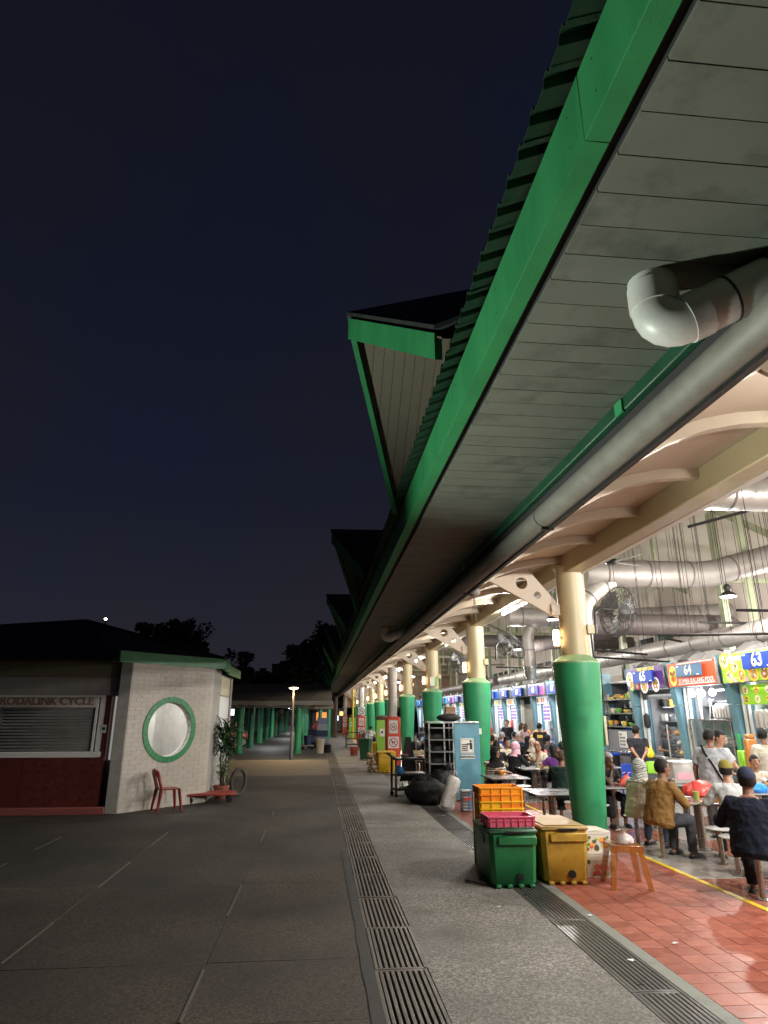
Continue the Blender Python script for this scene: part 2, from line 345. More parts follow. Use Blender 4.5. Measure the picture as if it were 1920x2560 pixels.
for k, (x, y) in enumerate(((2.88, 7.36), (2.72, 6.1), (2.02, 7.75), (3.32, 6.47))):
    bb = B(); n = 9; pts = [(.028*math.cos(2*PI*i/n)*rng.uniform(.6, 1.5), .02*math.sin(2*PI*i/n)*rng.uniform(.6, 1.3), .004+.012*rng.random()) for i in range(n)]
    bb.add(pts+[(0, 0, .018)], [(i, (i+1) % n, n) for i in range(n)]); o = obj('litter_scrap', bb, WHITE, loc=(x, y, .004))
    tag(o, ['crumpled white scrap on the grey kerb by the red tiles', 'small white scrap lying on the dark drain cover', 'white scrap on the pebbled concrete before the green bin', 'tiny pale scrap on the red walkway tiles'][k], 'litter')

# ---------------------------------------------------------------- food centre building: main roof, fascia, soffit, gables
fcen = thing('food_centre', 'long food centre with green eave fascia, boarded soffit and row of pointed gables', 'building')
YE = 82.
RS = .45
def roofz(x): return 4.33+RS*(x-.9)
for k in range(36):
    y = -3+k*2.36; bb = B(); j_ = rng.uniform(-.0012, .0012); bb.box(.9+j_, .995+j_, y+.0008, y+2.3592, 3.98+rng.uniform(-.001, .001), 4.30, .002); obj('fascia_length', bb, FGREEN, fcen)
    for e_ in (.12, 1.18, 2.24):
        if y > 9: continue
        for z_ in (4.07, 4.22): bb = B(); bb.cyl((.897+j_, y+e_, z_), (.903+j_, y+e_, z_), .005, n=6); obj('fixing', bb, FGREEN, fcen)
bb = B(); bb.box(.995, 1.05, -3, YE, 4.02, 4.03); bb.box(.996, 1.0, -3, YE, 3.985, 4.03); obj('shadow_gap', bb, SOFFDARK, fcen)
bb = B(); bb.poly([(1.0, -3, 4.36), (12.2, -3, roofz(12.2)-.03), (23.4, -3, 4.36), (23.4, -3, 4.48), (12.2, -3, roofz(12.2)+.1), (1.0, -3, 4.46)], (0, YE+3, 0)); obj('roof', bb, PALE, fcen)
# ribbed roof sheet along the eave: one piece per rib module
def sheet(L):
    q = B(); P = []
    prof = [(0, 0), (.03, 0), (.045, .035), (.075, .035), (.09, 0), (.165, 0)]
    for x in (-.115, 1.2):
        for (y, z) in prof: P.append((x, y, RS*x+z+.012))
    for x in (-.115, 1.2):
        for (y, z) in prof: P.append((x, y, RS*x+z))
    n = len(prof); F = []
    for k in range(n-1):
        F += [(k, k+1, n+k+1, n+k), (2*n+k, 3*n+k, 3*n+k+1, 2*n+k+1), (k, 2*n+k, 2*n+k+1, k+1)]
    return q.add(P, F)
sm = mesh(sheet(0), False); sm.materials.append(DGREEN)
for k in range(300): inst('roof_sheet', sm, fcen, (.9, -.3+k*.165, 4.325+rng.uniform(-.004, .004)), (0, rng.uniform(-.012, .012), 0))
q = B(); 
for k in range(300, 498):
    y = -.3+k*.165; o = len(q.v); q.add([(v[0]+.9, v[1]+y, v[2]+4.325) for v in sheet(0).v], sheet(0).f)
obj('roof_sheet_run', mesh(q, False), DGREEN, fcen, kind='stuff')
# soffit boards (run across the eave), recessed joints
SS = 0.0; SE = 1.95
def sofz(x): return 3.985+SS*(x-1.05)
bb = B(); bb.poly([(1.05, -3, sofz(1.05)+.035), (SE, -3, sofz(3.3)+.035), (SE, -3, sofz(3.3)+.05), (1.05, -3, sofz(1.05)+.05)], (0, YE+3, 0)); obj('soffit_backing', bb, SOFFDARK, fcen)
q = B(); q.poly([(1.05, .0025, sofz(1.05)), (SE, .0025, sofz(3.2)), (SE, .0025, sofz(3.2)+.018), (1.05, .0025, sofz(1.05)+.018)], (0, .175, 0)); bm_ = mesh(q); bm_.materials.append(SOFFIT)
for k in range(180): inst('soffit_board', bm_, fcen, (rng.uniform(-.002, .002), .15+k*.18, rng.uniform(-.0005, .0005)))
q = B()
for k in range(180, 450):
    y = .15+k*.18; q.poly([(1.05, y+.004, sofz(1.05)), (SE, y+.004, sofz(3.2)), (SE, y+.004, sofz(3.2)+.018), (1.05, y+.004, sofz(1.05)+.018)], (0, .172, 0))
obj('soffit_board_run', q, SOFFIT, fcen, kind='stuff')
# gables
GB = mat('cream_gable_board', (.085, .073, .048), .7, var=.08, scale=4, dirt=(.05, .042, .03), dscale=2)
GROOF = mat('dark_purple_roof', (.013, .017, .015), .7, var=.2)
def rake(ap, ba, th, dep):      # fascia board of a rake: from apex to base
    q = B(); A = Vector(ap); C = Vector(ba); n = Vector((.34, 0, .94)); dn = Vector((0, 0, -dep))
    o = Vector((th, 0, 0)); return q.loft([[tuple(A), tuple(A+o), tuple(A+o+dn), tuple(A+dn)], [tuple(C), tuple(C+o), tuple(C+o+dn*.9), tuple(C+dn*.9)]])
for k in range(10):
    Y = 5.09+CP*k; AP = (.177, Y, 5.483); hw = 1.88; B0 = (.84, Y-hw, 4.10); B1 = (.84, Y+hw, 4.10)
    rb = B(); e = 4.6
    for s, Bq, t_ in ((-1, B0, .80), (1, B1, .93)): C_ = [AP[i]+(Bq[i]-AP[i])*t_ for i in range(3)]; rb.poly([(AP[0]-.02, Y, AP[2]+.03), (3.55, Y, AP[2]+.07), (1.55, Y+s*hw, 4.62), (C_[0]-.02, C_[1], C_[2]+.03)], (0, 0, .035))
    g = obj('gable', rb, GROOF, fcen)
    for s, t_, dp_ in ((-1, .78, .22), (1, .90, .11)):
        Bq = tuple(AP[i]+(((.84, Y+s*hw, 4.10)[i])-AP[i])*t_ for i in range(3)); obj('rake_fascia', rake(AP, Bq, .05, dp_), FGREEN, g)
    # boards on the underside of both gable slopes, running down the slope
    sl = (AP[2]-B0[2])/hw
    for sg in (-1, 1):
        for i in range(11):
            x0 = .235+i*.1; x1 = x0+.096
            def lim(x): return min(hw, (x-.177)/.479/.7356)
            z0 = AP[2]-.035; l0, l1 = (min(lim(x_)-.03, (z0-max(roofz(x_), 4.26)-.07)/sl) for x_ in (x0, x1))
            q = B(); q.poly([(x0, Y+sg*.004, z0), (x1, Y+sg*.004, z0), (x1, Y+sg*l1, z0-sl*l1), (x0, Y+sg*l0, z0-sl*l0)], (0, 0, .014)); obj('gable_board', q, GB, g, smooth=False)
        q = B(); q.poly([(.26, Y, AP[2]-.012), (1.36, Y, AP[2]-.012), (1.36, Y+sg*hw*.60, AP[2]-.012-sl*hw*.60), (.80, Y+sg*hw*.80, AP[2]-.012-sl*hw*.80)], (0, 0, .006)); obj('gable_backing', q, SOFFDARK, g)
    q = B(); q.poly([(1.37, Y, AP[2]-.06), (1.37, Y-hw, 4.02), (1.37, Y+hw, 4.02)], (.03, 0, 0)); obj('gable_wall', q, GB, g)
# hall back wall, end wall, trusses
bb = B(); bb.box(16.0, 16.2, -3, YE, 0, 8.6); obj('back_wall', bb, PINKW, fcen)
bb = B(); bb.box(3.0, 16, YE-3.2, YE-3, 2.85, 8.6); bb.box(3.0, 9.2, YE-3.2, YE-3, 0, .3); obj('end_wall', bb, mat('peach_wall', (.60, .40, .27), .7), fcen)
for i in range(5):
    bb = B(); bb.box(3.0+i*1.3, 3.1+i*1.3, YE-3.26, YE-3.2, 2.85, 4.6); obj('end_wall_mullion', bb, mat('brown_frame', (.2, .1, .05), .6), fcen)
bb = B(); bb.box(2.9, 9.3, YE-3.34, YE-3.2, 2.78, 2.9); obj('end_wall_sill', bb, BEIGE, fcen)
for k in range(-1, 10):
    Y = CY0+CP*k+.9
    bb = B()
    bb.poly([(4.9, Y, 5.55), (12.2, Y, 8.75), (12.2, Y, 8.95), (4.9, Y, 5.75)], (0, .14, 0)); bb.poly([(12.2, Y, 8.75), (19, Y, 5.75), (19, Y, 5.95), (12.2, Y, 8.95)], (0, .14, 0))
    obj('rafter', bb, POSTG, fcen)
    bb = B(); bb.box(5.2, 16, Y+.01, Y+.13, 6.05, 6.2); obj('tie_beam', bb, POSTG, fcen)
    for x in (8.2, 10.6):
        bb = B(); bb.box(x, x+.12, Y+.02, Y+.12, 6.2, roofz(x)-.35); obj('king_post', bb, POSTG, fcen)
    bb = B(); bb.cyl((8.2, Y+.07, 6.2), (10.6, Y+.07, 7.8), .05); bb.cyl((8.3, Y+.07, 7.0), (6.6, Y+.07, 6.2), .05); obj('brace', bb, POSTG, fcen)
    bb = B(); bb.box(12.7, 12.9, Y, Y+.2, 0, 8.4); obj('hall_post', bb, POSTG, fcen)
    bb = B(); bb.box(10.9, 11.05, Y+3.4, Y+3.55, 3.3, 7.9); obj('hall_post', bb, POSTG, fcen)
for i in range(14):
    x = 5.2+i*.78; bb = B(); bb.box(x, x+.07, -3, YE-3.3, roofz(x)-.17, roofz(x)-.07); obj('purlin', bb, POSTG, fcen)
# high-level window band on the back wall
WR = [mat('window_dark_red', (.12, .02, .02), .4), mat('window_dark_green', (.02, .10, .07), .4), mat('window_dark', (.02, .022, .03), .2)]
for i in range(22):
    y = 26+i*1.75; wv = 1.55
    f = B()
    for (a, c, e, h) in ((y, y+wv, 4.55, 4.62), (y, y+wv, 5.55, 5.62), (y, y+.07, 4.62, 5.55), (y+wv-.07, y+wv, 4.62, 5.55)): f.box(15.9, 15.998, a, c, e, h)
    w = obj('window', f, WHITE, fcen)
    for j in range(2):
        p = B(); p.box(15.93, 15.96, y+.08+j*.72, y+.08+j*.72+.66, 4.63, 5.54); obj('pane', p, WR[rng.randrange(3)], w)
bb = B(); bb.box(15.94, 15.998, 20, 66, 4.0, 4.5); obj('white_band', bb, WHITE, fcen)

# ---------------------------------------------------------------- curved walkway canopy
wc = thing('walkway_canopy', 'curved beige walkway canopy with ribs, cream beam and steel gutter', 'canopy')
ARC = [(2.10, 3.66), (2.32, 3.84), (2.56, 4.01), (2.8, 4.17), (3.1, 4.34), (3.45, 4.475), (3.8, 4.555), (4.1, 4.585), (4.32, 4.59)]
q = B(); P = []
for y in (-3, YE-3.3):
    for (x, z) in ARC: P.append((x, y, z+.12))
n = len(ARC); q.add(P, [(k, k+1, n+k+1, n+k) for k in range(n-1)]); obj('canopy_panel', q, BEIGE, wc)
q = B(); rs = []
for i, (x, z) in enumerate(ARC):
    rs.append([(x, -.055, z), (x, .055, z), (x, .055, z+.13), (x, -.055, z+.13)])
q.loft(rs); rm = mesh(q); rm.materials.append(BEIGE); RP = CP/5
for k in range(-7, 46): inst('canopy_rib', rm, wc, (0, CY0+RP*k, 0))
bb = B(); bb.box(4.28, 4.56, -3, YE-3.3, 4.40, 4.72, .015); obj('beam', bb, BEAM, wc)
bb = B(); bb.box(4.57, 4.66, -3, YE-3.3, 4.40, 4.435); obj('beam_flange', bb, WHITE, wc)
# gutter pipe in lengths with collars
for k in range(-1, 13):
    y = -1.2+k*6.6
    q = B(); q.cyl((2.0, y, 3.72), (2.0, y+6.58, 3.72), .098, n=28); g = obj('gutter', q, STEEL, wc)
bb = B(); bb.box(2.035, 2.06, -3, YE-4, 3.605, 3.63); bb.box(2.08, 2.11, -3, YE-4, 3.63, 3.74); obj('gutter_lip', bb, IRON, wc)
for k in range(24):
    y = 2.1+k*3.3; q = B(); q.box(1.98, 2.09, y, y+.04, 3.60, 3.63); obj('gutter_clip', q, IRON, wc)
bb = B(); bb.box(1.93, 1.985, -3, YE-4, 3.895, 4.06, .008); obj('green_edge_board', bb, mat('dull_green_edge', (.007, .055, .024), .5, var=.2), wc)
bb = B(); bb.box(1.99, 2.02, -3, YE-4, 3.825, 4.3); obj('dark_gap_strip', bb, SOFFDARK, wc)  # near-black strip stands in for the shaded gap above the gutter
for k in range(6):
    y = 3.6+k*4.7; q = B(); q.box(1.915, 1.93, y, y+.1, 3.885, 3.975); obj('edge_clamp', q, GREEN, wc)
# brackets with round holes: outline minus circles made as strips
def bracket():
    out = [(2.93, 4.26), (3.66, 4.47), (4.16, 3.87), (4.16, 3.60)]
    c = D.curves.new('b', 'CURVE'); c.dimensions = '2D'; c.fill_mode = 'BOTH'; c.extrude = .018
    def sp(pts):
        s = c.splines.new('POLY'); s.points.add(len(pts)-1)
        for i, p in enumerate(pts): s.points[i].co = (p[0], p[1], 0, 1)
        s.use_cyclic_u = True
    sp(out)
    for (x, z, r) in ((3.53, 4.22, .105), (3.80, 4.01, .065)): sp([(x+r*math.cos(2*PI*i/20), z+r*math.sin(2*PI*i/20)) for i in range(20)])
    o = D.objects.new('b', c); me = evalmesh(o)
    me.transform(Matrix.Rotation(PI/2, 4, 'X')); me.materials.clear(); me.materials.append(BEIGE); return me
bmz = bracket()
q = B(); q.box(4.02, 4.2, -.05, .05, 3.66, 3.86, .01); q.cyl((4.06, -.07, 3.76), (4.06, .07, 3.76), .035); lugm = mesh(q); lugm.materials.append(BEIGE)
for k in range(-1, 10):
    y = CY0+CP*k; inst('bracket', bmz, wc, (0, y, 0)); inst('bracket_lug', lugm, wc, (0, y, 0))
# tube lights under the canopy, on the hall side of the beam
TB = B(); TB.cyl((0, -.6, 0), (0, .6, 0), .022, n=10); tbm = mesh(TB); tbm.materials.append(E_COOL)
q = B(); q.box(-.05, .05, -.64, .64, .03, .075, .01); q.box(-.02, .02, -.64, -.615, -.025, .03); q.box(-.02, .02, .615, .64, -.025, .03); tfm = mesh(q); tfm.materials.append(WHITE)
for k in range(-2, 10):
    y = CY0+CP*k+3.72-(3.9 if k < 0 else 0)
    t = thing('tube_light', 'fluorescent tube light under the curved canopy beam, %s to the camera' % ORD[k] if k >= 0 else ('fluorescent tube light on the canopy beam above the front red tiles' if k == -1 else 'fluorescent tube light on the canopy beam behind the camera'), 'light', (4.42, y, 4.325), 0, 'tube lights along the canopy beam')
    inst('fitting', tfm, t); inst('tube', tbm, t)
    for yy_ in ((-.4, .4) if k < 5 else (0,)): light('tube_lamp', 'POINT', (-.02, yy_, -.09), LV['tube']*(.5 if k < 5 else 1), (1, .96, .88), .05, t)
# PVC drain elbow hanging below the soffit
for k, (y, lab) in enumerate(((2.46, 'large white drain pipe elbow under the soffit near the camera'), (15.2, 'white drain pipe elbow far along the dark soffit'))):
    p = thing('drain_pipe', lab, 'pipe', (0, y, 0)); d_ = Vector((.60, -.25, .25)).normalized(); z0 = 3.83
    q = B(); pts = [(1.535, 0, 4.05), (1.535, 0, z0+.02)]; r_ = .13
    for a in range(0, 91, 15): pts.append(tuple(Vector((1.535, 0, z0))+d_*r_*(1-math.cos(R(a)))-Vector((0, 0, 1))*r_*math.sin(R(a))))
    e_ = Vector(pts[-1]); pts += [tuple(e_+d_*.2), tuple(e_+d_*.50)]
    q.tube(pts, .108, 24); obj('pipe', q, PVC, p)
    for (a, c) in (((1.535, 0, 3.95), (1.535, 0, z0-.0)), (e_-d_*.0, e_+d_*.09)):
        q = B(); q.cyl(a, c, .114, n=24); obj('coupling', q, PVC, p)
    q = B(); q.cyl(e_+d_*.20, e_+d_*.21, .113, n=24); obj('strap', q, BLACK, p)

# ---------------------------------------------------------------- columns
prof = [(.25, 0), (.262, .3), (.30, 1.0), (.345, 1.8), (.385, 2.5), (.395, 2.83)]
q = B(); q.lathe((0, 0, 0), prof, 32); sl_m = mesh(q); sl_m.materials.append(COLG)
q = B(); q.lathe((0, 0, 0), [(.40, 2.83), (.398, 2.86), (.245, 2.97)], 32); cap_m = mesh(q); cap_m.materials.append(mat('dusty_green_cap', (.20, .33, .17), .5, var=.2, dirt=(.05, .25, .1), dscale=6))
q = B(); q.lathe((0, 0, 0), [(.225, 2.9), (.225, 4.45), (.25, 4.5)], 28); q.box(.20, .27, -.04, .04, 2.9, 4.4); po_m = mesh(q); po_m.materials.append(BEAM)
q = B(); q.box(.23, .36, -.09, .09, 3.34, 3.50, .01); jb_m = mesh(q); jb_m.materials.append(BEAM)
q = B(); q.tube([(.32, 0, 3.34), (.33, 0, 2.95), (.42, -.02, 2.8), (.40, -.05, 2.2)], .018, 8); cb_m = mesh(q); cb_m.materials.append(IRON)
q = B(); q.lathe((0, 0, 0), [(.03, 0), (.05, .01), (.056, .14), (.05, .27), (.03, .28)], 16); gl_m = mesh(q); gl_m.materials.append(E_WARM)
q = B(); q.box(0, .09, -.02, .02, .12, .16); q.lathe((0, 0, 0), [(.045, -.02), (.045, 0)], 14); q.lathe((0, 0, 0), [(.045, .28), (.03, .30)], 14); lb_m = mesh(q); lb_m.materials.append(STEEL)
for k in range(-1, NCOL):
    y = CY0+CP*k
    if k < 0: continue
    c = thing('column', 'tapered green column with cream pole, %s to the camera in its row' % ORD[k], 'column', (CX, y, 0), 0, 'green columns along the hall')
    for nm, me in (('green_sleeve', sl_m), ('sleeve_cap', cap_m), ('pole', po_m), ('junction_box', jb_m), ('cable', cb_m)): inst(nm, me, c)
    l = thing('wall_lantern', 'glowing warm lantern on the cream pole of the %s green column' % ORD[k], 'lantern', (CX-.315, y-.02, 3.13), 0, 'warm lanterns on the columns')
    inst('glass', gl_m, l); inst('lantern_bracket', lb_m, l)
    light('lantern_lamp', 'POINT', (-.09, 0, .14), LV['lantern'], (1, .62, .32), .05, l)
for k, (z, w_, h_, m_, nm, lab) in enumerate(((3.05, .16, .34, WHITE, 'white_box', 'white and green box on the pole of the third nearest column'), (1.35, .10, .14, WHITE, 'notice', 'small white notice stuck on the fifth nearest green column'), (1.5, .11, .15, WHITE, 'notice', 'small white notice stuck on the second nearest green column'))):
    kk = (2, 4, 1)[k]; bb = B(); r_ = .235 if k == 0 else .335; bb.box(CX-.1, CX-.1+w_, CY0+CP*kk-r_-(.1 if k == 0 else .012), CY0+CP*kk-r_+.03, z, z+h_, .004); o = obj(nm, bb, m_); tag(o, lab, 'box' if k == 0 else 'notice')
    if k == 0: bb = B(); bb.box(CX-.1+w_, CX+.16, CY0+CP*kk-.335, CY0+CP*kk-.2, z, z+h_, .004); obj('green_side', bb, mat('lime_cabinet', (.19, .42, .03), .4, var=.06), o)
q = B(); q.box(.31, .36, -.13, .13, 1.52, 1.98, .01)
o = obj('notice_box', q, mat('cream_board', (.52, .46, .33), .6), loc=(CX+.02, CY0-.02, 0)); tag(o, 'cream box on the right side of the nearest green column', 'box')
# ---------------------------------------------------------------- corner shop on the left
shop = thing('corner_shop', 'low white brick shop with round green window, dark red tiled front and black hip roof', 'building')
REDM = mat('dark_red_mosaic', (.105, .022, .018), .4, var=.25, scale=60)
q = B(); q.box(-12, -4.42, 15.26, 15.6, 0, .14, .01); obj('plinth', q, mat('red_plinth', (.30, .085, .07), .6, var=.15), shop)
q = B(); q.box(-12, -4.60, 15.42, 15.7, .14, 1.12); obj('mosaic_dado', q, REDM, shop)
MT = B(); MT.box(.002, .098, -.006, .01, .002, .062, .002); mtm = mesh(MT); mtm.materials.append(mat('red_mosaic_piece', (.12, .026, .02), .3, var=.3, scale=3))
for j in range(15):
    for i in range(16): inst('mosaic_piece', mtm, shop, (-6.25+i*.1, 15.42, .15+j*.064))
q = B(); q.box(-12, -4.69, 15.38, 15.7, 1.12, 1.235, .01); obj('sill', q, WHITE, shop)
q = B(); q.box(-12, -4.93, 15.6, 15.62, 1.235, 2.16); sh = obj('shutter', q, IRON, shop)
SHM = mat('grey_shutter_slat', (.26, .255, .235), .5, .3, var=.1, scale=3, dirt=(.1, .1, .09), dscale=2)
s1 = B(); s1.box(-6.9, -4.93, 15.555, 15.6, 0, .062, .012); sm2 = mesh(s1); sm2.materials.append(SHM)
for k in range(14): inst('shutter_slat', sm2, sh, (0, 0, 1.24+k*.066))
q = B(); q.box(-12, -6.9, 15.56, 15.6, 1.235, 2.16); obj('shutter_side', q, SHM, shop)
q = B(); q.box(-4.93, -4.87, 15.50, 15.66, 1.235, 2.4, .008); q.box(-4.84, -4.72, 15.5, 15.66, 1.235, 2.4, .008); obj('window_frame', q, WHITE, shop)
q = B(); q.box(-12, -4.72, 15.46, 15.62, 2.37, 2.42); obj('lintel_strip', q, WHITE, shop)
q = B(); q.box(-4.72, -4.60, 15.5, 15.7, 1.12, 2.4); obj('red_jamb', q, REDM, shop)
q = B(); q.box(-4.74, -4.64, 15.48, 15.5, 1.62, 1.79); n_ = obj('notice', q, WHITE, shop)
q = B(); q.cyl((-4.69, 15.474, 1.71), (-4.69, 15.479, 1.71), .034, n=18); obj('symbol', q, IRON, n_)
q = B(); q.box(-12, -4.93, 15.50, 15.56, 2.155, 2.372); sg = obj('sign_board', q, mat('sign_cream', (.55, .52, .46), .6, var=.08), shop)
text('sign_lettering', 'RODALINK CYCLE', .235, mat('sign_red_letter', (.30, .15, .10), .6), sg, (-5.98, 15.494, 2.285), sx=1.02, bold=.006)
q = B(); q.box(-12, -4.42, 15.44, 15.7, 2.42, 2.81); obj('fascia_lower', q, mat('grey_fascia', (.30, .28, .255), .8, var=.08), shop)
q = B(); q.box(-12, -4.42, 15.40, 15.7, 2.812, 3.16); obj('fascia_upper', q, mat('olive_fascia', (.17, .16, .10), .8, var=.12), shop)
q = B(); q.box(-4.57, -4.44, 15.66, 15.7, 1.05, 2.4); obj('door_edge', q, mat('glowing_white_door', (.7, .7, .68), .4, emit=(1, .97, .92), estr=.25), shop)  # emission stands in for the bright light gap at the door
q = B(); q.box(-4.42, -4.16, 15.3, 15.56, 0, 3.13, .012); obj('pier', q, PIER, shop)
# angled white brick wall with round window
A = Vector((-4.16, 15.36)); Bv = Vector((-2.62, 17.1)); WL = (Bv-A).length; wa = math.atan2(Bv.y-A.y, Bv.x-A.x)
wroot = D.objects.new('angled_wall', None)
def wall_panel():
    c = D.curves.new('b', 'CURVE'); c.dimensions = '2D'; c.fill_mode = 'BOTH'; c.extrude = .08
    def sp(pts):
        s = c.splines.new('POLY'); s.points.add(len(pts)-1)
        for i, p in enumerate(pts): s.points[i].co = (p[0], p[1], 0, 1)
        s.use_cyclic_u = True
    sp([(0, 0), (WL, 0), (WL, 3.14), (0, 3.14)]); sp([(1.12+.60*math.cos(2*PI*i/48), 1.68+.60*math.sin(2*PI*i/48)) for i in range(48)])
    o = D.objects.new('b', c); me = evalmesh(o)
    me.transform(Matrix.Rotation(PI/2, 4, 'X')); me.transform(Matrix.Translation((0, .08, 0))); me.materials.clear(); me.materials.append(MORTAR); return me
aw = obj('angled_wall', wall_panel(), None, shop, loc=(A.x, A.y, 0), rot=(0, 0, wa))
nc = 33; ch = 3.12/nc; bl = WL/8; cache = {}
def brick(w):
    w = round(w, 3)
    if w not in cache:
        q = B(); q.box(.003, w-.003, -.004, .01, .003, ch-.003, .003); m_ = mesh(q); m_.materials.append(BRICK); cache[w] = m_
    return cache[w]
for j in range(nc):
    z0 = j*ch; off = 0 if j % 2 else -bl/2
    dz = 0 if z0 <= 1.68 <= z0+ch else min(abs(z0-1.68), abs(z0+ch-1.68)); c = math.sqrt(max(0, .655**2-dz*dz))
    for i in range(9):
        a = max(0, off+i*bl); e = min(WL, off+(i+1)*bl)
        if e-a < .03: continue
        segs = [(a, e)]
        if c > 0:
            l, r = 1.12-c, 1.12+c; segs = [(a, min(e, l)), (max(a, r), e)] if (a < r and e > l) else segs
        for (u, v) in segs:
            if v-u > .025: inst('brick', brick(v-u), aw, (u, rng.uniform(-.002, .001), z0))
win = obj('round_window', B().lathe((0, 0, 0), [(.61, 0), (.61, .05), (.585, .05), (.585, 0)], 48, False), WHITE, shop, loc=(0, 0, 0))
win.matrix_local = Matrix.Translation((A.x, A.y, 0)) @ Matrix.Rotation(wa, 4, 'Z') @ Matrix.Translation((1.12, .15, 1.68)) @ Matrix.Rotation(PI/2, 4, 'X')
# ring bricks in window local space: local z -> outward
q = B(); a0, a1 = -PI/36+.004, PI/36-.004
prof4 = [(.60, -.02), (.725, -.02), (.725, .178), (.60, .178)]
q.loft([[(r*math.cos(a), r*math.sin(a), z) for (r, z) in prof4] for a in (a0, 0, a1)]); rbm = mesh(q); rbm.materials.append(GREEN)
for k in range(36): inst('ring_brick', rbm, win, (0, 0, 0), (0, 0, 2*PI*(k+.5)/36))
q = B(); q.lathe((0, 0, .02), [(.59, 0), (.59, .008)], 48); obj('glass', q, mat('window_glass', (.9, .93, .92), .05, alpha=.04, spec=.5), win)
# lit interior
q = B(); RM = mat('shop_interior', (.62, .60, .57), .7)
rm = obj('interior', B().add([(0.05, .2, 0), (WL, .2, 0), (WL, 1.9, 0), (0.05, 1.9, 0), (0.05, .2, 3), (WL, .2, 3), (WL, 1.9, 3), (0.05, 1.9, 3)], [(0, 1, 2, 3), (2, 6, 7, 3), (4, 7, 6, 5), (0, 3, 7, 4), (1, 5, 6, 2)]), RM, shop, loc=(A.x, A.y, 0), rot=(0, 0, wa), smooth=False)
for (x0, x1, y, h, m_) in ((.35, .52, 1.2, 2.6, WHITE), (.95, .99, .9, 2.7, WHITE), (1.25, 1.29, 1.1, 2.7, IRON), (1.45, 1.62, 1.3, 2.4, WHITE), (.55, .9, 1.6, 2.0, mat('brown_ply', (.3, .22, .16), .6)), (1.0, 1.24, 1.7, 2.2, STEEL)):
    q = B(); q.box(x0, x1, y, y+.06, .02, h); obj('partition', q, m_, rm)
for z in (1.15, 1.55, 1.95): q = B(); q.box(.1, 1.0, .9, 1.5, z, z+.03); obj('shelf', q, WHITE, rm)
light('shop_lamp', 'AREA', (1.1, .9, 2.85), LV['kiosk'], (1, .97, .93), .9, rm)
# side wall and rear pieces
q = B(); q.box(-2.84, -2.62, 17.12, 18.3, 0, 3.14, .01); obj('side_wall', q, PIER, shop)
q = B(); q.box(-2.9, -2.64, 18.3, 20.5, 0, 3.06); obj('side_wall_rear', q, PIER, shop)
for (y0, y1, z0, z1, m_) in ((18.2, 20.0, 2.5, 3.0, mat('yellowish_panel', (.5, .46, .3), .6)), (18.2, 20.0, 1.9, 2.48, WHITE), (20.3, 20.62, 0, 3.05, PIER), (20.1, 20.28, .1, 1.1, WHITE)):
    q = B(); q.box(-2.635, -2.60, y0, y1, z0, z1, .006); obj('wall_panel', q, m_, shop)
f = B(); f.box(-2.63, -2.59, 18.5, 18.56, 1.0, 1.9); f.box(-2.63, -2.59, 19.2, 19.26, 1.0, 1.9); f.box(-2.63, -2.59, 18.56, 19.2, 1.84, 1.9); w = obj('window', f, WHITE, shop)
q = B(); q.box(-2.625, -2.61, 18.56, 19.2, 1.0, 1.84); obj('pane', q, mat('dim_lit_pane', (.5, .5, .5), .2, emit=(.9, .95, 1), estr=.25), w)
# green eave boards and hip roof
def board(p, r, z0, z1, th=.08):
    q = B(); u = (Vector(r)-Vector(p)).normalized(); n = Vector((u.y, -u.x))*th
    return q.poly([(p[0], p[1], z0), (r[0], r[1], z0), (r[0], r[1], z1), (p[0], p[1], z1)], (n.x, n.y, 0))
e0, e1, e2 = (-4.46, 15.14), (-2.46, 17.35), (-2.46, 21.0)
obj('eave_board', board(e0, e1, 3.125, 3.37), GREEN, shop); obj('eave_board', board((-2.46, 17.3), (-2.46, 18.25), 3.1, 3.36), GREEN, shop); obj('eave_board', board((-2.50, 18.3), (-2.50, 21), 3.06, 3.30), GREEN, shop)
EV = [(-13, 15.1, 3.16), (-4.46, 15.1, 3.16+.2), (-2.42, 17.3, 3.37), (-2.42, 21, 3.34), (-13, 21.6, 3.3)]; ap = (-6.38, 18.4, 4.45); ap2 = (-13, 18.4, 3.95)
EV[0] = (-13, 15.1, 3.165); EV[1] = (-4.5, 15.1, 3.165)
q = B(); q.add(EV+[ap, ap2], [(0, 1, 5, 6), (1, 2, 5), (2, 3, 5), (3, 4, 6, 5), (4, 3, 2, 1, 0)]); obj('roof', q, BROOF, shop, smooth=False)
for a_, b_ in ((EV[1], ap), (EV[2], ap), (ap, ap2)):
    q = B(); q.cyl(a_, b_, .06, n=8); obj('ridge_cap', q, BROOF, shop)

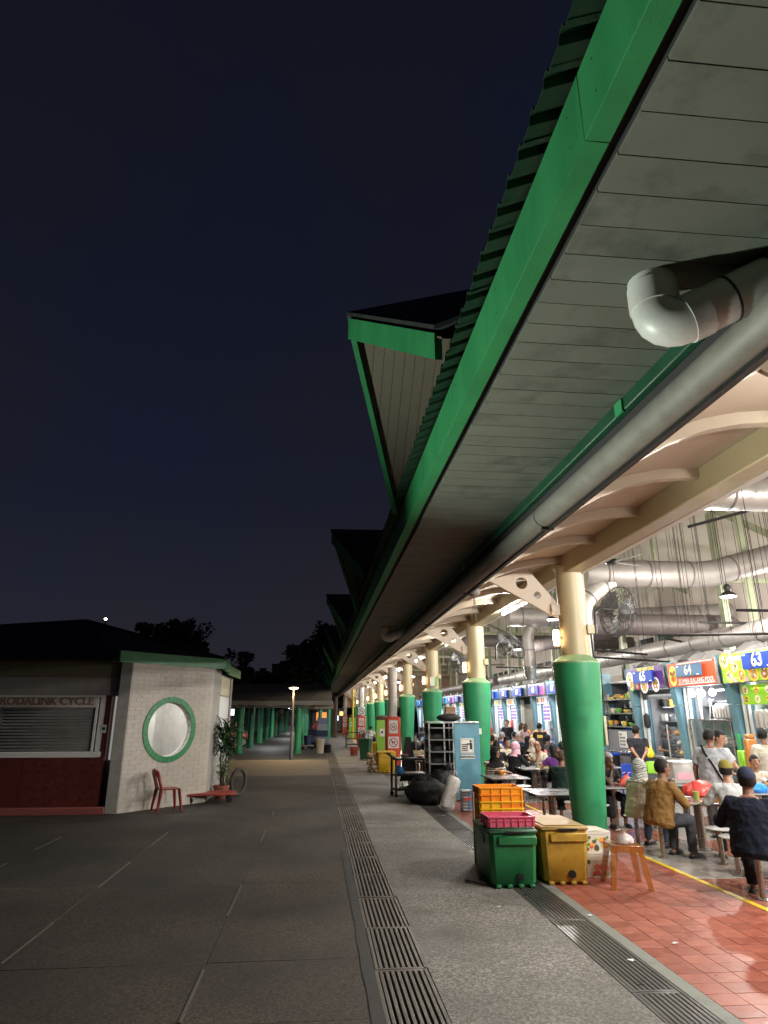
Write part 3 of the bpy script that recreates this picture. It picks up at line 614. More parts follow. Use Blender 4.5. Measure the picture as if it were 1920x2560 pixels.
# red plastic chair by the wall
RP_ = mat('maroon_plastic', (.23, .018, .016), .4, var=.1, scale=3)
def mono_chair(loc, rz, label, m_, S=1.):
    c = thing('plastic_chair', label, 'chair', loc, rz)
    q = B(); 
    pr = [(-.21, -.2), (.21, -.2), (.23, .0), (.21, .21), (-.21, .21), (-.23, 0)]
    q.poly([(x, y, .43) for x, y in pr], (0, 0, .025)); obj('seat', q, m_, c)
    for sx in (-1, 1):
        for (y0, y1) in ((-.19, -.26), (.2, .26)):
            q = B(); q.cyl((sx*.19, y0, .44), (sx*.235, y1, 0), .040, .026, n=8); obj('leg', q, m_, c)
    q = B(); q.tube([(-.205, .19, .44), (-.20, .25, .62), (-.175, .29, .74), (-.10, .315, .80), (0, .32, .815), (.10, .315, .80), (.175, .29, .74), (.20, .25, .62), (.205, .19, .44)], [.036, .034, .042, .05, .052, .05, .042, .034, .036], 8); obj('back_frame', q, m_, c)
    q = B(); q.poly([(-.15, .295, .70), (.15, .295, .70), (.12, .315, .80), (-.12, .315, .80)], (0, .015, 0)); q.poly([(-.06, .215, .455), (.06, .215, .455), (.055, .30, .72), (-.055, .30, .72)], (0, .012, 0)); obj('backrest', q, m_, c)
    for o in c.children: o.scale = (1, 1, S)
    return c
mono_chair((-3.22, 15.68, 0), 118, 'dark red plastic armless chair standing against the white brick wall', RP_, 1.02)

# potted dracaena, low red trolley and tyre by the corner
LEAF = mat('dark_leaf', (.03, .075, .022), .45, var=.35, scale=4); LEAF2 = mat('pale_leaf', (.10, .16, .05), .45, var=.3, scale=4)
TRUNK = mat('bark', (.07, .05, .035), .9, var=.3, bump=.4)
def leafm(L, w, droop, m_):
    q = B(); n = 5; P = []
    for i in range(n+1):
        t = i/n; x = L*t*math.cos(droop*t*.8); z = L*t*(.75-.9*droop*t); ww = w*math.sin(PI*min(.96, .12+t*.88))
        P += [(x, -ww, z+.2*ww), (x, 0, z), (x, ww, z+.2*ww)]
    F = []
    for i in range(n): F += [(3*i, 3*i+1, 3*i+4, 3*i+3), (3*i+1, 3*i+2, 3*i+5, 3*i+4)]
    q.add(P, F); me = mesh(q); me.materials.append(m_); return me
pl = thing('potted_plant', 'tall leafy dracaena in a terracotta pot at the corner of the white wall', 'plant', (-2.36, 17.86, 0))
q = B(); q.lathe((0, 0, 0), [(.14, 0), (.19, .24), (.205, .25), (.205, .3), (.18, .3), (.17, .26)], 20); obj('pot', q, mat('terracotta', (.28, .09, .05), .8), pl)
for (x, y, h) in ((-.05, 0, 1.2), (.06, .05, 1.5), (.0, -.06, .8), (.08, -.03, .55)):
    q = B(); q.tube([(x*.5, y*.5, .25), (x, y, h*.6), (x*1.6, y*1.6, h)], [.022, .018, .014], 7); obj('stem', q, TRUNK, pl)
lm = [leafm(.52, .032, .75, LEAF), leafm(.44, .028, 1.0, LEAF), leafm(.60, .034, .5, LEAF)]; lp = [leafm(.34, .02, .8, LEAF2)]
for k in range(170):
    z = rng.uniform(.95, 1.72); a = rng.uniform(0, 2*PI); inst('leaf', rng.choice(lm), pl, (rng.uniform(-.1, .12), rng.uniform(-.1, .1), z), (rng.uniform(-.3, .3), rng.uniform(-.5, .55), a), (rng.uniform(.75, 1.1),)*3)
for k in range(60): inst('leaf', lp[0], pl, (rng.uniform(-.06, .06), rng.uniform(-.06, .06), rng.uniform(.45, .85)), (rng.uniform(-.3, .3), rng.uniform(-.4, .4), rng.uniform(0, 2*PI)))
tr = thing('flat_trolley', 'low red flatbed trolley on small wheels by the white wall', 'trolley', (-2.52, 17.1, 0), 10)
q = B(); q.box(-.62, .62, -.34, .34, .17, .22, .015); obj('deck', q, mat('red_deck', (.36, .06, .045), .55, var=.2, scale=6), tr)
for x in (-.45, .45):
    for y in (-.24, .24):
        q = B(); q.cyl((x, y-.02, .07), (x, y+.02, .07), .07, n=14); q.box(x-.02, x+.02, y-.03, y+.03, .07, .17); obj('wheel', q, BLACK, tr)
q = B(); P = [[( (.30+.045*math.cos(2*PI*j/10))*math.cos(2*PI*i/28), .045*math.sin(2*PI*j/10), (.30+.045*math.cos(2*PI*j/10))*math.sin(2*PI*i/28)) for j in range(10)] for i in range(29)]; q.loft(P, cap=False)
o = obj('tyre', q, mat('worn_tyre', (.05, .04, .032), .8), loc=(-1.98, 18.2, .345), rot=(0, .1, R(60))); tag(o, 'bare brown tyre standing upright beside the potted plant', 'tyre')

# ---------------------------------------------------------------- street lamp
sl = thing('street_lamp', 'grey street lamp with lit flat amber head in front of the car park', 'street lamp', (-1.16, 32.2, 0))
q = B(); q.lathe((0, 0, 0), [(.085, 0), (.085, 1.16), (.06, 1.25)], 16); obj('base_sleeve', q, mat('grey_lamp_paint', (.17, .17, .18), .5, .3), sl)
q = B(); q.lathe((0, 0, 0), [(.055, 1.2), (.05, 3.16)], 14); obj('pole', q, STEEL, sl)
q = B(); q.lathe((0, 0, 3.24), [(.22, 0), (.235, .03), (.12, .08), (.03, .1)], 24); obj('hood', q, IRON, sl)
q = B(); q.lathe((0, 0, 3.17), [(.05, 0), (.16, .015), (.225, .06), (.225, .068)], 24); obj('lens', q, E_STREET, sl)
light('lamp', 'SPOT', (0, 0, 3.14), LV['street'], (1, .72, .36), .15, sl, spot=165, blend=.5)
light('lamp_spill', 'POINT', (0, -.3, 3.22), LV['street']*.07, (1, .70, .34), .2, sl)

# ---------------------------------------------------------------- car park shelter
cs = thing('carpark_shelter', 'long low car park shelter with sloped brown roof on green posts', 'shelter')
SR = mat('brown_shelter_roof', (.20, .165, .11), .75, var=.12, scale=.6, dirt=(.1, .085, .06), dscale=.4)
q = B(); q.poly([(-40, 36.6, 2.70), (.8, 36.6, 2.52), (.8, 41.5, 3.7), (-40, 41.5, 3.9)], (0, 0, .08)); obj('roof', q, SR, cs, smooth=False)
for i in range(13):
    x = -28+i*2.3; q = B(); q.poly([(x, 36.62, 2.79), (x+.03, 36.62, 2.79), (x+.83, 41.4, 3.92), (x+.8, 41.4, 3.92)], (0, 0, .02)); obj('roof_seam', q, IRON, cs)
q = B(); q.box(-40, .8, 41.5, 95, 2.62, 2.75); obj('roof_slab', q, PALE, cs)
q = B(); q.box(-40, .82, 36.45, 36.6, 2.50, 2.72, .02); obj('gutter', q, STEEL, cs)
q = B(); q.box(-40, .8, 37.1, 37.25, 2.38, 2.48); q.box(-.15, .9, 36.9, 40, 2.3, 2.6); obj('edge_beam', q, STEEL, cs)
q = B(); q.lathe((0, 0, 0), [(.24, 0), (.24, .05)], 18); q.lathe((0, 0, .05), [(.185, 0), (.185, 2.55)], 18); cpm = mesh(q); cpm.materials.append(COLG)
rows = [(-4.2, y) for y in (37.8, 44, 51, 57.7, 64, 69.5)]+[(-1.02, y) for y in (37.5, 43.6, 50, 57, 64, 70)]+[(-4.1, 76), (-3.75, 83), (1.02, 60), (.3, 68)]
for k, (x, y) in enumerate(rows):
    o = D.objects.new('shelter_post', cpm); COL.objects.link(o); o.location = (x, y, 0)
    if k == len(rows)-2: l = 'green shelter post rising behind the stack of grey and blue crates'
    elif k == len(rows)-1: l = 'thin far green shelter post beside the crate stack'
    elif k in (12, 13): l = 'far green post in front of the painted mural wall, %s of two' % ('left' if k == 12 else 'right')
    else: l = 'round green shelter post, %s in the %s row of posts' % (ORD[k % 6], 'left' if k < 6 else 'right')
    tag(o, l, 'post', 'green posts of the car park shelter')
for k, (x, y) in enumerate(((-3, 46), (-2.6, 62), (-8, 50), (-2.4, 78))): 
    t = thing('tube_light', ['tube light under the car park roof, nearest of the far ones', 'tube light deep under the car park roof', 'tube light over the parked cars', 'farthest tube light under the car park roof'][k], 'light', (x, y, 2.55), 0)
    inst('fitting', tfm, t); inst('tube', tbm, t); light('tube_lamp', 'AREA', (0, 0, -.05), LV['carpark'], (.95, 1, .96), .1, t, sy=1.2)
# mural on the far wall: plain painted shapes
mw = thing('mural_wall', 'pale end wall with a bright painted mural seen between green posts', 'wall', (-4.4, 88, 0))
q = B(); q.box(-9, 4.2, 0, .2, 0, 2.7); obj('wall', q, mat('pale_blue_wall', (.33, .46, .52), .7), mw)
MC = [mat('mural_%s' % n_, c_, .6) for n_, c_ in (('blue', (.06, .2, .55)), ('red', (.5, .07, .05)), ('orange', (.6, .25, .06)), ('green', (.08, .4, .25)), ('white', (.65, .65, .65)), ('yellow', (.6, .5, .1)))]
for i in range(26):
    x = rng.uniform(-.8, 2.6); z = rng.uniform(.3, 2.4); q = B(); q.cyl((x, -.012, z), (x, .0, z), rng.uniform(.08, .28), n=rng.choice((4, 5, 10))); obj('painted_shape', q, MC[rng.randrange(6)], mw)
light('wall_wash', 'AREA', (1.2, -2.2, 2.5), 55, (.95, 1, .98), .8, mw, rot=(R(-40), 0, 0))
# parked cars
CARP = {'black': mat('black_car_paint', (.008, .008, .01), .22, .2, coat=1), 'red': mat('red_car_paint', (.36, .014, .012), .25, .2, coat=1), 'grey': mat('grey_car_paint', (.10, .105, .11), .28, .4, coat=1)}
CGL = mat('car_glass', (.01, .012, .014), .06); E_TAIL = mat('tail_lamp', (.5, .02, .015), .2, emit=(1, .04, .03), estr=.8); HLM = mat('clear_lamp', (.7, .7, .7), .1, .3)
def car(loc, rz, col, label):
    c = thing('parked_car', label, 'car', loc, rz, 'cars parked under the shelter')
    sec = [(-2.05, .42, .62, .70), (-1.98, .30, .92, .78), (-1.3, .24, .97, .84), (-.2, .22, .96, .86), (.9, .22, .94, .86), (1.5, .24, .86, .82), (1.98, .30, .74, .72), (2.08, .40, .58, .6)]
    q = B(); rs = []
    for (y, zb, zt, hw) in sec: rs.append([(-hw*.94, y, zb), (hw*.94, y, zb), (hw, y, zb+.12), (hw, y, (zb+zt)/2), (hw*.94, y, zt-.04), (hw*.8, y, zt), (-hw*.8, y, zt), (-hw*.94, y, zt-.04), (-hw, y, (zb+zt)/2), (-hw, y, zb+.12)])
    q.loft(rs); obj('body', q, CARP[col], c)
    q = B(); q.loft([[(-.74, -1.85, .93), (.74, -1.85, .93), (.74, 1.2, .92), (-.74, 1.2, .92)], [(-.60, -1.35, 1.38), (.60, -1.35, 1.38), (.60, .35, 1.40), (-.60, .35, 1.40)]]); obj('windows', q, CGL, c)
    q = B(); q.loft([[(-.61, -1.37, 1.375), (.61, -1.37, 1.375), (.61, .37, 1.395), (-.61, .37, 1.395)], [(-.52, -1.2, 1.45), (.52, -1.2, 1.45), (.52, .15, 1.46), (-.52, .15, 1.46)]]); obj('roof', q, CARP[col], c)
    for x in (-.8, .8):
        for y in (-1.3, 1.3):
            q = B(); q.cyl((x-.1, y, .31), (x+.1, y, .31), .31, n=20); w = obj('wheel', q, BLACK, c); q = B(); q.cyl((x-.106, y, .31), (x+.106, y, .31), .19, n=14); obj('rim', q, INOX, w)
    for x in (-.6, .6):
        q = B(); q.box(x-.14, x+.14, -2.06, -1.9, .68, .84, .03); obj('tail_light', q, E_TAIL, c); q = B(); q.box(x-.15, x+.15, 1.88, 2.05, .58, .70, .03); obj('headlight', q, HLM, c)
        q = B(); q.box(x*1.52-.07, x*1.52+.07, .62, .76, .9, 1.02, .03); obj('mirror', q, CARP[col], c)
    q = B(); q.box(-.26, .26, -2.075, -2.05, .46, .57); obj('number_plate', q, WHITE, c)
    return c
car((-6.3, 45.0, 0), -62, 'red', 'glossy red car parked behind the second green post')
car((-6.7, 40.4, 0), -80, 'black', 'black car parked nearest, half hidden by the dracaena leaves')
car((-7.3, 50.2, 0), -75, 'black', 'black car parked behind the red car')
car((-7.4, 57.5, 0), -80, 'grey', 'dark grey car parked deep under the shelter')
q = thing('striped_post', 'yellow and black striped guard post left of the first green post', 'bollard', (-4.55, 38.6, 0))
for k in range(6):
    b_ = B(); b_.cyl((0, 0, k*.27), (0, 0, k*.27+.27), .055, n=12); obj('band', b_, YELP if k % 2 else BLACK, q)
bx = thing('lit_sign', 'bright white lit sign panel above the parked cars', 'sign', (-8.2, 52, 0)); b_ = B(); b_.box(-1.9, 1.9, 0, .1, 1.95, 2.42, .01); obj('panel', b_, mat('white_lit_panel', (.8, .8, .8), .4, emit=(.9, .96, 1), estr=1.6), bx)
for i in range(8): b_ = B(); b_.box(-1.7+i*.43, -1.45+i*.43, -.008, 0, 2.05, 2.3); obj('letter_bar', b_, IRON, bx)
for sx in (-1.85, 1.85): b_ = B(); b_.box(sx-.04, sx+.04, .02, .1, 0, 1.95); obj('leg', b_, IRON, bx)
# shop fronts far right of the car park
kf = thing('lit_shopfront', 'far lit shop doorway with glass frame at the end of the walkway', 'shopfront', (1.6, 86, 0))
for (x0, x1, z0, z1, m_) in ((-1.7, -.2, 1.3, 2.3, mat('orange_lit_poster', (.6, .2, .05), .5, emit=(1, .35, .08), estr=1.0)), (.5, 1.1, 1.3, 1.9, mat('screen_glow', (.5, .6, .9), .4, emit=(.6, .75, 1), estr=2.5)), (1.2, 1.7, 1.9, 2.4, mat('yellow_lit_poster', (.6, .45, .1), .5, emit=(1, .7, .2), estr=1.6)), (-2.0, 2.0, 0, .1, IRON)):
    b_ = B(); b_.box(x0, x1, -.05, 0, z0, z1); obj('display', b_, m_, kf)
b_ = B(); b_.box(-2.2, 2.2, 0, .2, 0, 2.8); obj('back_wall', b_, mat('dim_grey_wall', (.12, .12, .12), .8), kf)
for x in (-.1, .02, 1.2, 2.0): b_ = B(); b_.box(x, x+.05, -.1, -.04, 0, 2.7); obj('door_frame', b_, WHITE, kf)

# ---------------------------------------------------------------- trees, skyline
FOL = mat('night_foliage', (.040, .055, .026), .8, var=.45, scale=.8)
def clump(n, r, s):
    q = B(); rr = random.Random(s)
    for k in range(n):
        d = Vector((rr.gauss(0, 1), rr.gauss(0, 1), rr.gauss(0, 1))).normalized()*r*rr.random()**.45; a = Vector((rr.gauss(0, 1), rr.gauss(0, 1), rr.gauss(0, 1))).normalized(); u, w = frame(a); L = rr.uniform(.22, .45)
        q.add([d-u*L*.5, d+w*L*.3, d+u*L*.5, d-w*L*.3], [(0, 1, 2, 3)])
    return q
def tree(x, y, h, cw, label, seed, nb=60, sparse=False, base=None):
    t = thing('tree', label, 'tree', (x, y, 0)); rr = random.Random(seed)
    q = B(); q.tube([(0, 0, 0), (.1, 0, h*.3), (-.1, .1, h*.6)], [.28, .2, .1], 9)
    tips = []
    for k in range(9):
        a = 2*PI*k/9+rr.random(); z = h*rr.uniform(.32, .55); e = Vector((math.cos(a)*cw*rr.uniform(.4, .8), math.sin(a)*cw*.6, h*rr.uniform(.55, .9))); q.tube([(0, 0, z), (e.x*.5, e.y*.5, (z+e.z)/2+.2), tuple(e)], [.1, .06, .03], 6); tips.append(e)
    obj('trunk', q, TRUNK, t); c = B()
    for k in range(nb):
        a = rr.uniform(0, 2*PI); f_ = rr.random()**.5; z = h*(.45+.5*rr.random()); lim = math.sqrt(max(.05, 1-((z/h-.68)/.34)**2)); p = Vector((math.cos(a)*cw*f_*lim, math.sin(a)*cw*.7*f_*lim, z))
        if sparse and rr.random() < .35: continue
        r_ = rr.uniform(.35, .8)*(.7 if sparse else 1); o = len(c.v); g = clump(64, r_, seed*97+k); c.add([tuple(Vector(v)+p) for v in g.v], g.f)
    obj('crown', mesh(c, False), FOL, t)
tree(-13.2, 58, 10.2, 4.2, 'large dense dark tree behind the black hip roof', 3, 150)
tree(-7.0, 57, 7.4, 1.9, 'small open-branched tree between the shop and the street lamp', 4, 46, True)
tree(-4.2, 66, 5.6, 3.2, 'low dark bushy tree behind the car park roof', 5, 70)
tree(-1.6, 59, 8.4, 1.75, 'rounded dark tree directly behind the street lamp', 6, 80)
tree(1.6, 63, 10.6, 2.6, 'tall dark tree touching the far end of the eave', 8, 110)
tree(-9.3, 66, 6.2, 3, 'low dark tree right of the big tree', 9, 60)
hb = mat('far_block', (.05, .05, .055), .8)
for k, (x, w_, h_) in enumerate(((-17, 4, 12.3), (-12.5, 3, 11.4), (-8, 5, 13.0), (-2, 5, 13.2), (4, 4, 12.2))):
    b_ = thing('apartment_block', ['low far housing block, leftmost on the dark skyline', 'second far housing block from the left on the skyline', 'middle far housing block, between the two trees', 'far housing block behind the round tree', 'far housing block, rightmost on the skyline'][k], 'building', (x, 150, 0))
    q = B(); q.box(-w_/2, w_/2, 0, 8, 0, h_); q.box(-.8, .6, 1, 3, h_, h_+.7); obj('block', q, hb, b_)
    for r_ in range(5): q = B(); q.box(-w_/2+.2, w_/2-.2, -.06, 0, 2+r_*2.1, 2.9+r_*2.1); obj('window_band', q, CGL, b_)
hl = struct(obj('wooded_rise', B().ell((-6, 175, -2), (60, 14, 12.5), 24, 10), FOL))
ml = thing('mast_light', 'tiny bright floodlight on a far mast above the black roof', 'light', (-25.6, 80, 0)); q = B(); q.cyl((0, 0, 0), (0, 0, 12.8), .08, n=6); obj('mast', q, IRON, ml); q = B(); q.ell((0, 0, 12.95), (.16, .16, .12)); obj('lamp', q, emat('mast_glow', (1, .78, .5), 30.), ml)
ml = thing('beacon', 'tiny red beacon light at the far left above the roof', 'light', (-39.5, 80, 0)); q = B(); q.cyl((0, 0, 0), (0, 0, 11.5), .06, n=6); obj('mast', q, IRON, ml); q = B(); q.ell((0, 0, 11.6), (.11, .11, .11)); obj('lamp', q, emat('beacon_glow', (1, .1, .08), 4.), ml)
pv = thing('pavilion_roof', 'dark pointed roof corner poking in at the left edge of the view', 'building', (-16.2, 27, 0))
q = B(); q.poly([(-3, 0, 8.0), (.28, 0, 7.05), (.2, 0, 6.9), (-3, 0, 7.3)], (0, 3, 0)); obj('upper_eave', q, BROOF, pv); q = B(); q.poly([(-3, 0, 6.3), (-.05, 0, 5.68), (-.15, 0, 5.5), (-3, 0, 5.9)], (0, 3, 0)); obj('lower_eave', q, BROOF, pv)
q = B(); q.box(-3, -2.6, 1, 2, 0, 7.4); obj('wall', q, BROOF, pv)
# floodlight on a post behind the camera, left: it lights the near eave
fl = thing('flood_post', 'grey lamp post with tilted floodlight beside the forecourt', 'street lamp', (-3.7, 4.5, 0))
q = B(); q.lathe((0, 0, 0), [(.09, 0), (.06, .45)], 12); obj('pole', q, STEEL, fl)
q = B(); q.box(-.02, .02, -.2, .2, .4, .5); q.box(.0, .22, -.2, .2, .4, .6, .02); obj('floodlight_body', q, IRON, fl)
FD = Vector((4.5, -1.3, 3.5)).normalized(); light('flood_lamp', 'SPOT', (.30, 0, .66), LV['flood'], (.93, 1, .90), .10, fl, rot=FD.to_track_quat('-Z', 'Y').to_euler(), spot=72, blend=.75)
# ---------------------------------------------------------------- food stalls (local frame: x right, y depth, front faces -y)
SX = 9.62; PITCH = 2.38
DARKIN = mat('dark_stall_wall', (.07, .072, .08), .6, var=.1); GREYIN = mat('grey_stall_wall', (.34, .34, .36), .5, var=.08); WHITEIN = mat('white_stall_wall', (.62, .63, .64), .45)
E_STALL = emat('stall_tube_glow', (.93, .97, 1), 14.); E_BULB = emat('bulb_glow', (.95, .98, 1), 16.)
GLASS = mat('display_glass', (.4, .45, .45), .06, alpha=.10, spec=.6, var=.02)
FD_C = [mat('food_%s' % n_, c_, .6, var=.35, scale=25) for n_, c_ in (('orange', (.75, .28, .05)), ('yellow', (.75, .52, .10)), ('green', (.18, .42, .08)), ('brown', (.26, .11, .05)), ('red', (.5, .06, .04)), ('white', (.75, .72, .66)), ('purple', (.30, .10, .38)), ('pink', (.75, .35, .45)))]
def panel_mat(n_, c, s): return mat(n_, tuple(.5*x for x in c), .4, emit=c, estr=s*.66, var=.05, spec=.3)
LB = {'purple': panel_mat('lightbox_purple', (.075, .02, .17), .9), 'orange': panel_mat('lightbox_orange', (.80, .115, .03), .95), 'lime': panel_mat('lightbox_lime', (.30, .62, .03), 1.0), 'pink': panel_mat('lightbox_pink', (.75, .25, .6), .9), 'cyan': panel_mat('lightbox_cyan', (.1, .6, .8), .9), 'blue': panel_mat('lightbox_blue', (.03, .2, .8), .7), 'off': mat('unlit_sign', (.05, .06, .09), .4), 'white': panel_mat('lightbox_white', (.85, .9, 1), 1.1)}
PR = {n_: panel_mat('print_'+n_, c, .9) for n_, c in (('yellow', (.95, .75, .03)), ('orange', (.9, .32, .04)), ('white', (.9, .9, .88)), ('cream', (.95, .85, .5)), ('green', (.15, .5, .05)), ('brown', (.35, .12, .03)), ('red', (.75, .05, .03)), ('pink', (.9, .45, .5)), ('violet', (.4, .2, .7)))}
def disc(x, z, rx, rz, y, n=18):
    q = B(); q.loft([[(x+rx*math.cos(2*PI*i/n), yy, z+rz*math.sin(2*PI*i/n)) for i in range(n)] for yy in (y, y+.004)]); return q
def dish(par, x, z, r, y, kind, seed):      # flat print of a plate of food on a lightbox
    rr = random.Random(seed); o = obj('food_print', disc(x, z, r, r, y), PR[kind], par)
    o2 = obj('food_print', disc(x, z, r*.74, r*.74, y-.003), PR[rr.choice(['orange', 'cream', 'brown'])], par)
    for c_ in ('brown', 'white', 'orange', 'green'):
        q = B()
        for k in range(5):
            a = rr.uniform(0, 6.28); d = rr.uniform(.05, .6)*r; g_ = disc(x+d*math.cos(a), z+d*math.sin(a), rr.uniform(.08, .2)*r, rr.uniform(.08, .2)*r, y-.006, 7); q.add(g_.v, g_.f)
        obj('food_print', q, PR[c_], par)
def fin():
    q = B(); q.poly([(-.13, -.30, 3.34), (-.13, .3, 3.34), (-.13, .3, 2.24), (-.13, -.16, 2.24)], (.26, 0, 0)); a = mesh(q)
    q = B(); q.poly([(-.13, -.158, 2.225), (-.13, .3, 2.225), (-.13, .3, 0), (-.13, .02, 0)], (.26, 0, 0)); b_ = mesh(q)
    q = B(); q.lathe((0, 0, 0), [(.13, 0), (.13, .025)], 18); q = B().loft([[(.13*math.cos(t), -.1, 3.34+.12*max(0, math.sin(t))) for t in [PI*i/10 for i in range(11)]], [(.13*math.cos(t), -.04, 3.34+.12*max(0, math.sin(t))) for t in [PI*i/10 for i in range(11)]]]); c_ = mesh(q)
    for m_ in (a, b_): m_.materials.append(BLUE)
    c_.materials.append(mat('dull_disc', (.26, .25, .24), .6, .2)); return a, b_, c_
FINU, FINL, FINC = fin()
def fin_at(y, label):
    t = thing('stall_fin', label, 'pillar', (SX, y, 0), -90, 'blue fins between the stalls'); inst('upper_panel', FINU, t); inst('lower_panel', FINL, t); inst('top_disc', FINC, t); return t
TUBS = B(); TUBS.cyl((-.6, 0, 0), (.6, 0, 0), .02, n=10); tsm = mesh(TUBS); tsm.materials.append(E_STALL)
def stall(yc, num, label, sign, wallm, lit=1., w=PITCH, style=0, seed=0, col=(.92, .97, 1)):
    t = thing('food_stall', label, 'stall', (SX, yc, 0), -90); rr = random.Random(seed); h = w/2-.13
    q = B(); q.box(-h, h, 2.2, 2.26, 0, 3.0); obj('back_wall', q, wallm, t)
    q = B(); q.box(-h-.02, -h+.02, .3, 2.2, 0, 3.0); obj('side_wall', q, wallm, t); q = B(); q.box(h-.02, h+.02, .3, 2.2, 0, 3.0); obj('side_wall', q, wallm, t)
    q = B(); q.box(-h, h, .2, 2.2, 3.0, 3.05); obj('ceiling', q, WHITEIN, t)
    q = B(); q.box(-h, h, -.08, .42, .84, .90, .01); c_ = obj('counter_top', q, INOX, t); q = B(); q.box(-h, h, .0, .38, 0, .84); obj('counter_front', q, mat('counter_tile', (.12, .16, .19), .3, var=.15), t)
    for sx in (-1, 1):
        for d in (0, .07): q = B(); q.box(sx*(h-.06-d)-.022, sx*(h-.06-d)+.022, -.02+d, .05+d, .9, 2.68, .006); obj('door_track', q, WHITE if wallm is not DARKIN else INOX, t)
    if lit > 0:
        inst('tube_light', tsm, t, (0, .55, 2.60)); light('stall_lamp', 'AREA', (0, .75, 2.55), LV['stall']*lit, col, 1.0, t, sy=.3)
        light('stall_spill', 'AREA', (0, .05, 2.55), LV['stall']*lit*.45, col, 1.3, t, rot=(R(-35), 0, 0), sy=.15)
    for z in (1.35, 1.75, 2.15):
        q = B(); q.box(-h+.05, h-.05, 1.95, 2.19, z, z+.025); s_ = obj('shelf', q, INOX, t)
        x = -h+.12
        while x < h-.2:
            ww = rr.uniform(.08, .22); hh = rr.uniform(.08, .26); q = B()
            if rr.random() < .5: q.box(x, x+ww, 1.98, 2.15, z+.026, z+.026+hh, .01)
            else: q.lathe((x+ww/2, 2.06, z+.026), [(ww*.36, 0), (ww*.42, hh*.7), (ww*.2, hh*.8), (ww*.2, hh)], 10)
            obj('shelf_item', q, rr.choice([WHITE, WHITE, INOX, FD_C[rr.randrange(8)], IRON]), s_); x += ww+rr.uniform(.02, .14)
    for z in (1.42, 1.80, 2.2):      # shelves along the side wall that the walkway sees
        q = B(); q.box(-h+.03, -h+.36, .5, 2.1, z, z+.025); s_ = obj('side_shelf', q, INOX, t); y = .55
        while y < 1.9:
            ww = rr.uniform(.08, .2); hh = rr.uniform(.07, .24); q = B()
            if rr.random() < .5: q.box(-h+.08, -h+.3, y, y+ww, z+.026, z+.026+hh, .01)
            else: q.lathe((-h+.2, y+ww/2, z+.026), [(ww*.4, 0), (ww*.46, hh*.7), (ww*.2, hh*.82), (ww*.2, hh)], 10)
            obj('shelf_item', q, rr.choice([WHITE, INOX, INOX, FD_C[rr.randrange(8)], IRON, GREEN, NUMB]), s_); y += ww+rr.uniform(.02, .1)
    q = B(); q.box(-h+.03, -h+.5, .55, 2.1, .86, .90, .008); q.box(-h+.03, -h+.48, .57, 2.08, 0, .86); sc_ = obj('side_counter', q, INOX, t)
    for k in range(5):
        q = B(); r_ = rr.uniform(.09, .16); hh = rr.uniform(.12, .32); q.lathe((-h+.25, .72+k*.28, .90), [(r_*.9, 0), (r_, hh*.9), (r_*1.05, hh), (r_*.3, hh*1.12)], 14); obj('pot', q, rr.choice([INOX, INOX, IRON, WHITE, FD_C[0]]), sc_)
    if sign:
        cmat, hgt, z0 = sign; q = B(); q.box(-h-.02, h+.02, -.34, -.16, z0, z0+hgt, .012); sg_ = obj('sign_box', q, mat('sign_frame', (.25, .25, .25), .4, .5), t)
        q = B(); q.box(-h+.0, h, -.35, -.341, z0+.02, z0+hgt-.02); f = obj('sign_face', q, LB[cmat], t); return t, f, h
    return t, None, h
def number(t, n, x=0, z=3.02, w=1.05, hgt=.30, y=-.40, lit=True, k_=1.12):
    q = B(); q.box(x-w/2, x+w/2, y-.06, y, z-hgt/2, z+hgt/2, .008); p = obj('number_plate', q, NUMB if lit else NUMD, t)
    text('number', str(n), hgt*k_, NWH if lit else mat('number_grey', (.5, .5, .45), .6, emit=(.7, .72, .68), estr=.28), p, (x+.03, y-.064, z), bold=.006, sx=1.0)
    for (xx, zz, ww, hh) in ((-w*.40, hgt*.38, .10, .02), (w*.40, -hgt*.38, .10, .02)): q = B(); q.box(x+xx-ww/2, x+xx+ww/2, y-.063, y-.06, z+zz-hh/2, z+zz+hh/2); obj('plate_mark', q, NWH, p)
# 63: lime sign with round food plates
t, f, h = stall(13.3, 63, 'stall 63 with lime green sign of round noodle plates at the right edge', ('lime', .66, 2.68), WHITEIN, 1.3, seed=63)
for k, (x, z, r) in enumerate(((-.90, 3.16, .19), (-.56, 3.02, .15), (-.78, 2.83, .15), (-.36, 2.83, .15), (.05, 2.84, .16), (-.05, 3.0, .13), (.4, 2.84, .15))): dish(f, x, z, r, -.356, 'yellow', 63+k)
q = disc(-.67, 3.2, .08, .10, -.356); obj('logo_disc', q, PR['white'], f)
for (x, z, w_) in ((-.47, 3.2, .28), (-.6, 2.74, .1), (-.2, 2.74, .12), (.5, 3.2, .3)): q = B(); q.box(x-w_/2, x+w_/2, -.358, -.352, z-.05, z+.05); obj('print_block', q, PR['pink'], f)
number(t, 63, .34, 3.10, .95, .34)
q = B(); q.box(-.98, .98, .02, .06, 2.22, 2.64, .01); mb = obj('menu_board', q, LB['lime'], t)
for k in range(9): dish(mb, -.86+(k % 5)*.38, 2.53 if k < 5 else 2.33, .085, .012, rng.choice(['yellow', 'white', 'cream']), 90+k)
for k in range(9):
    q = B(); q.lathe((-.86+k*.16, .2, 1.72), [(.06, 0), (.068, .08), (.06, .36), (.01, .40)], 12); obj('hanging_pack', q, mat('clear_pack', (.62, .58, .56), .3), t)
q = B(); q.box(.05, .30, .15, .25, 1.80, 2.05, .05); obj('red_pack', q, FD_C[4], t)
q = B(); q.box(-.35, .9, .0, .02, 1.05, 1.62); pp = obj('photo_panel', q, WHITE, t)
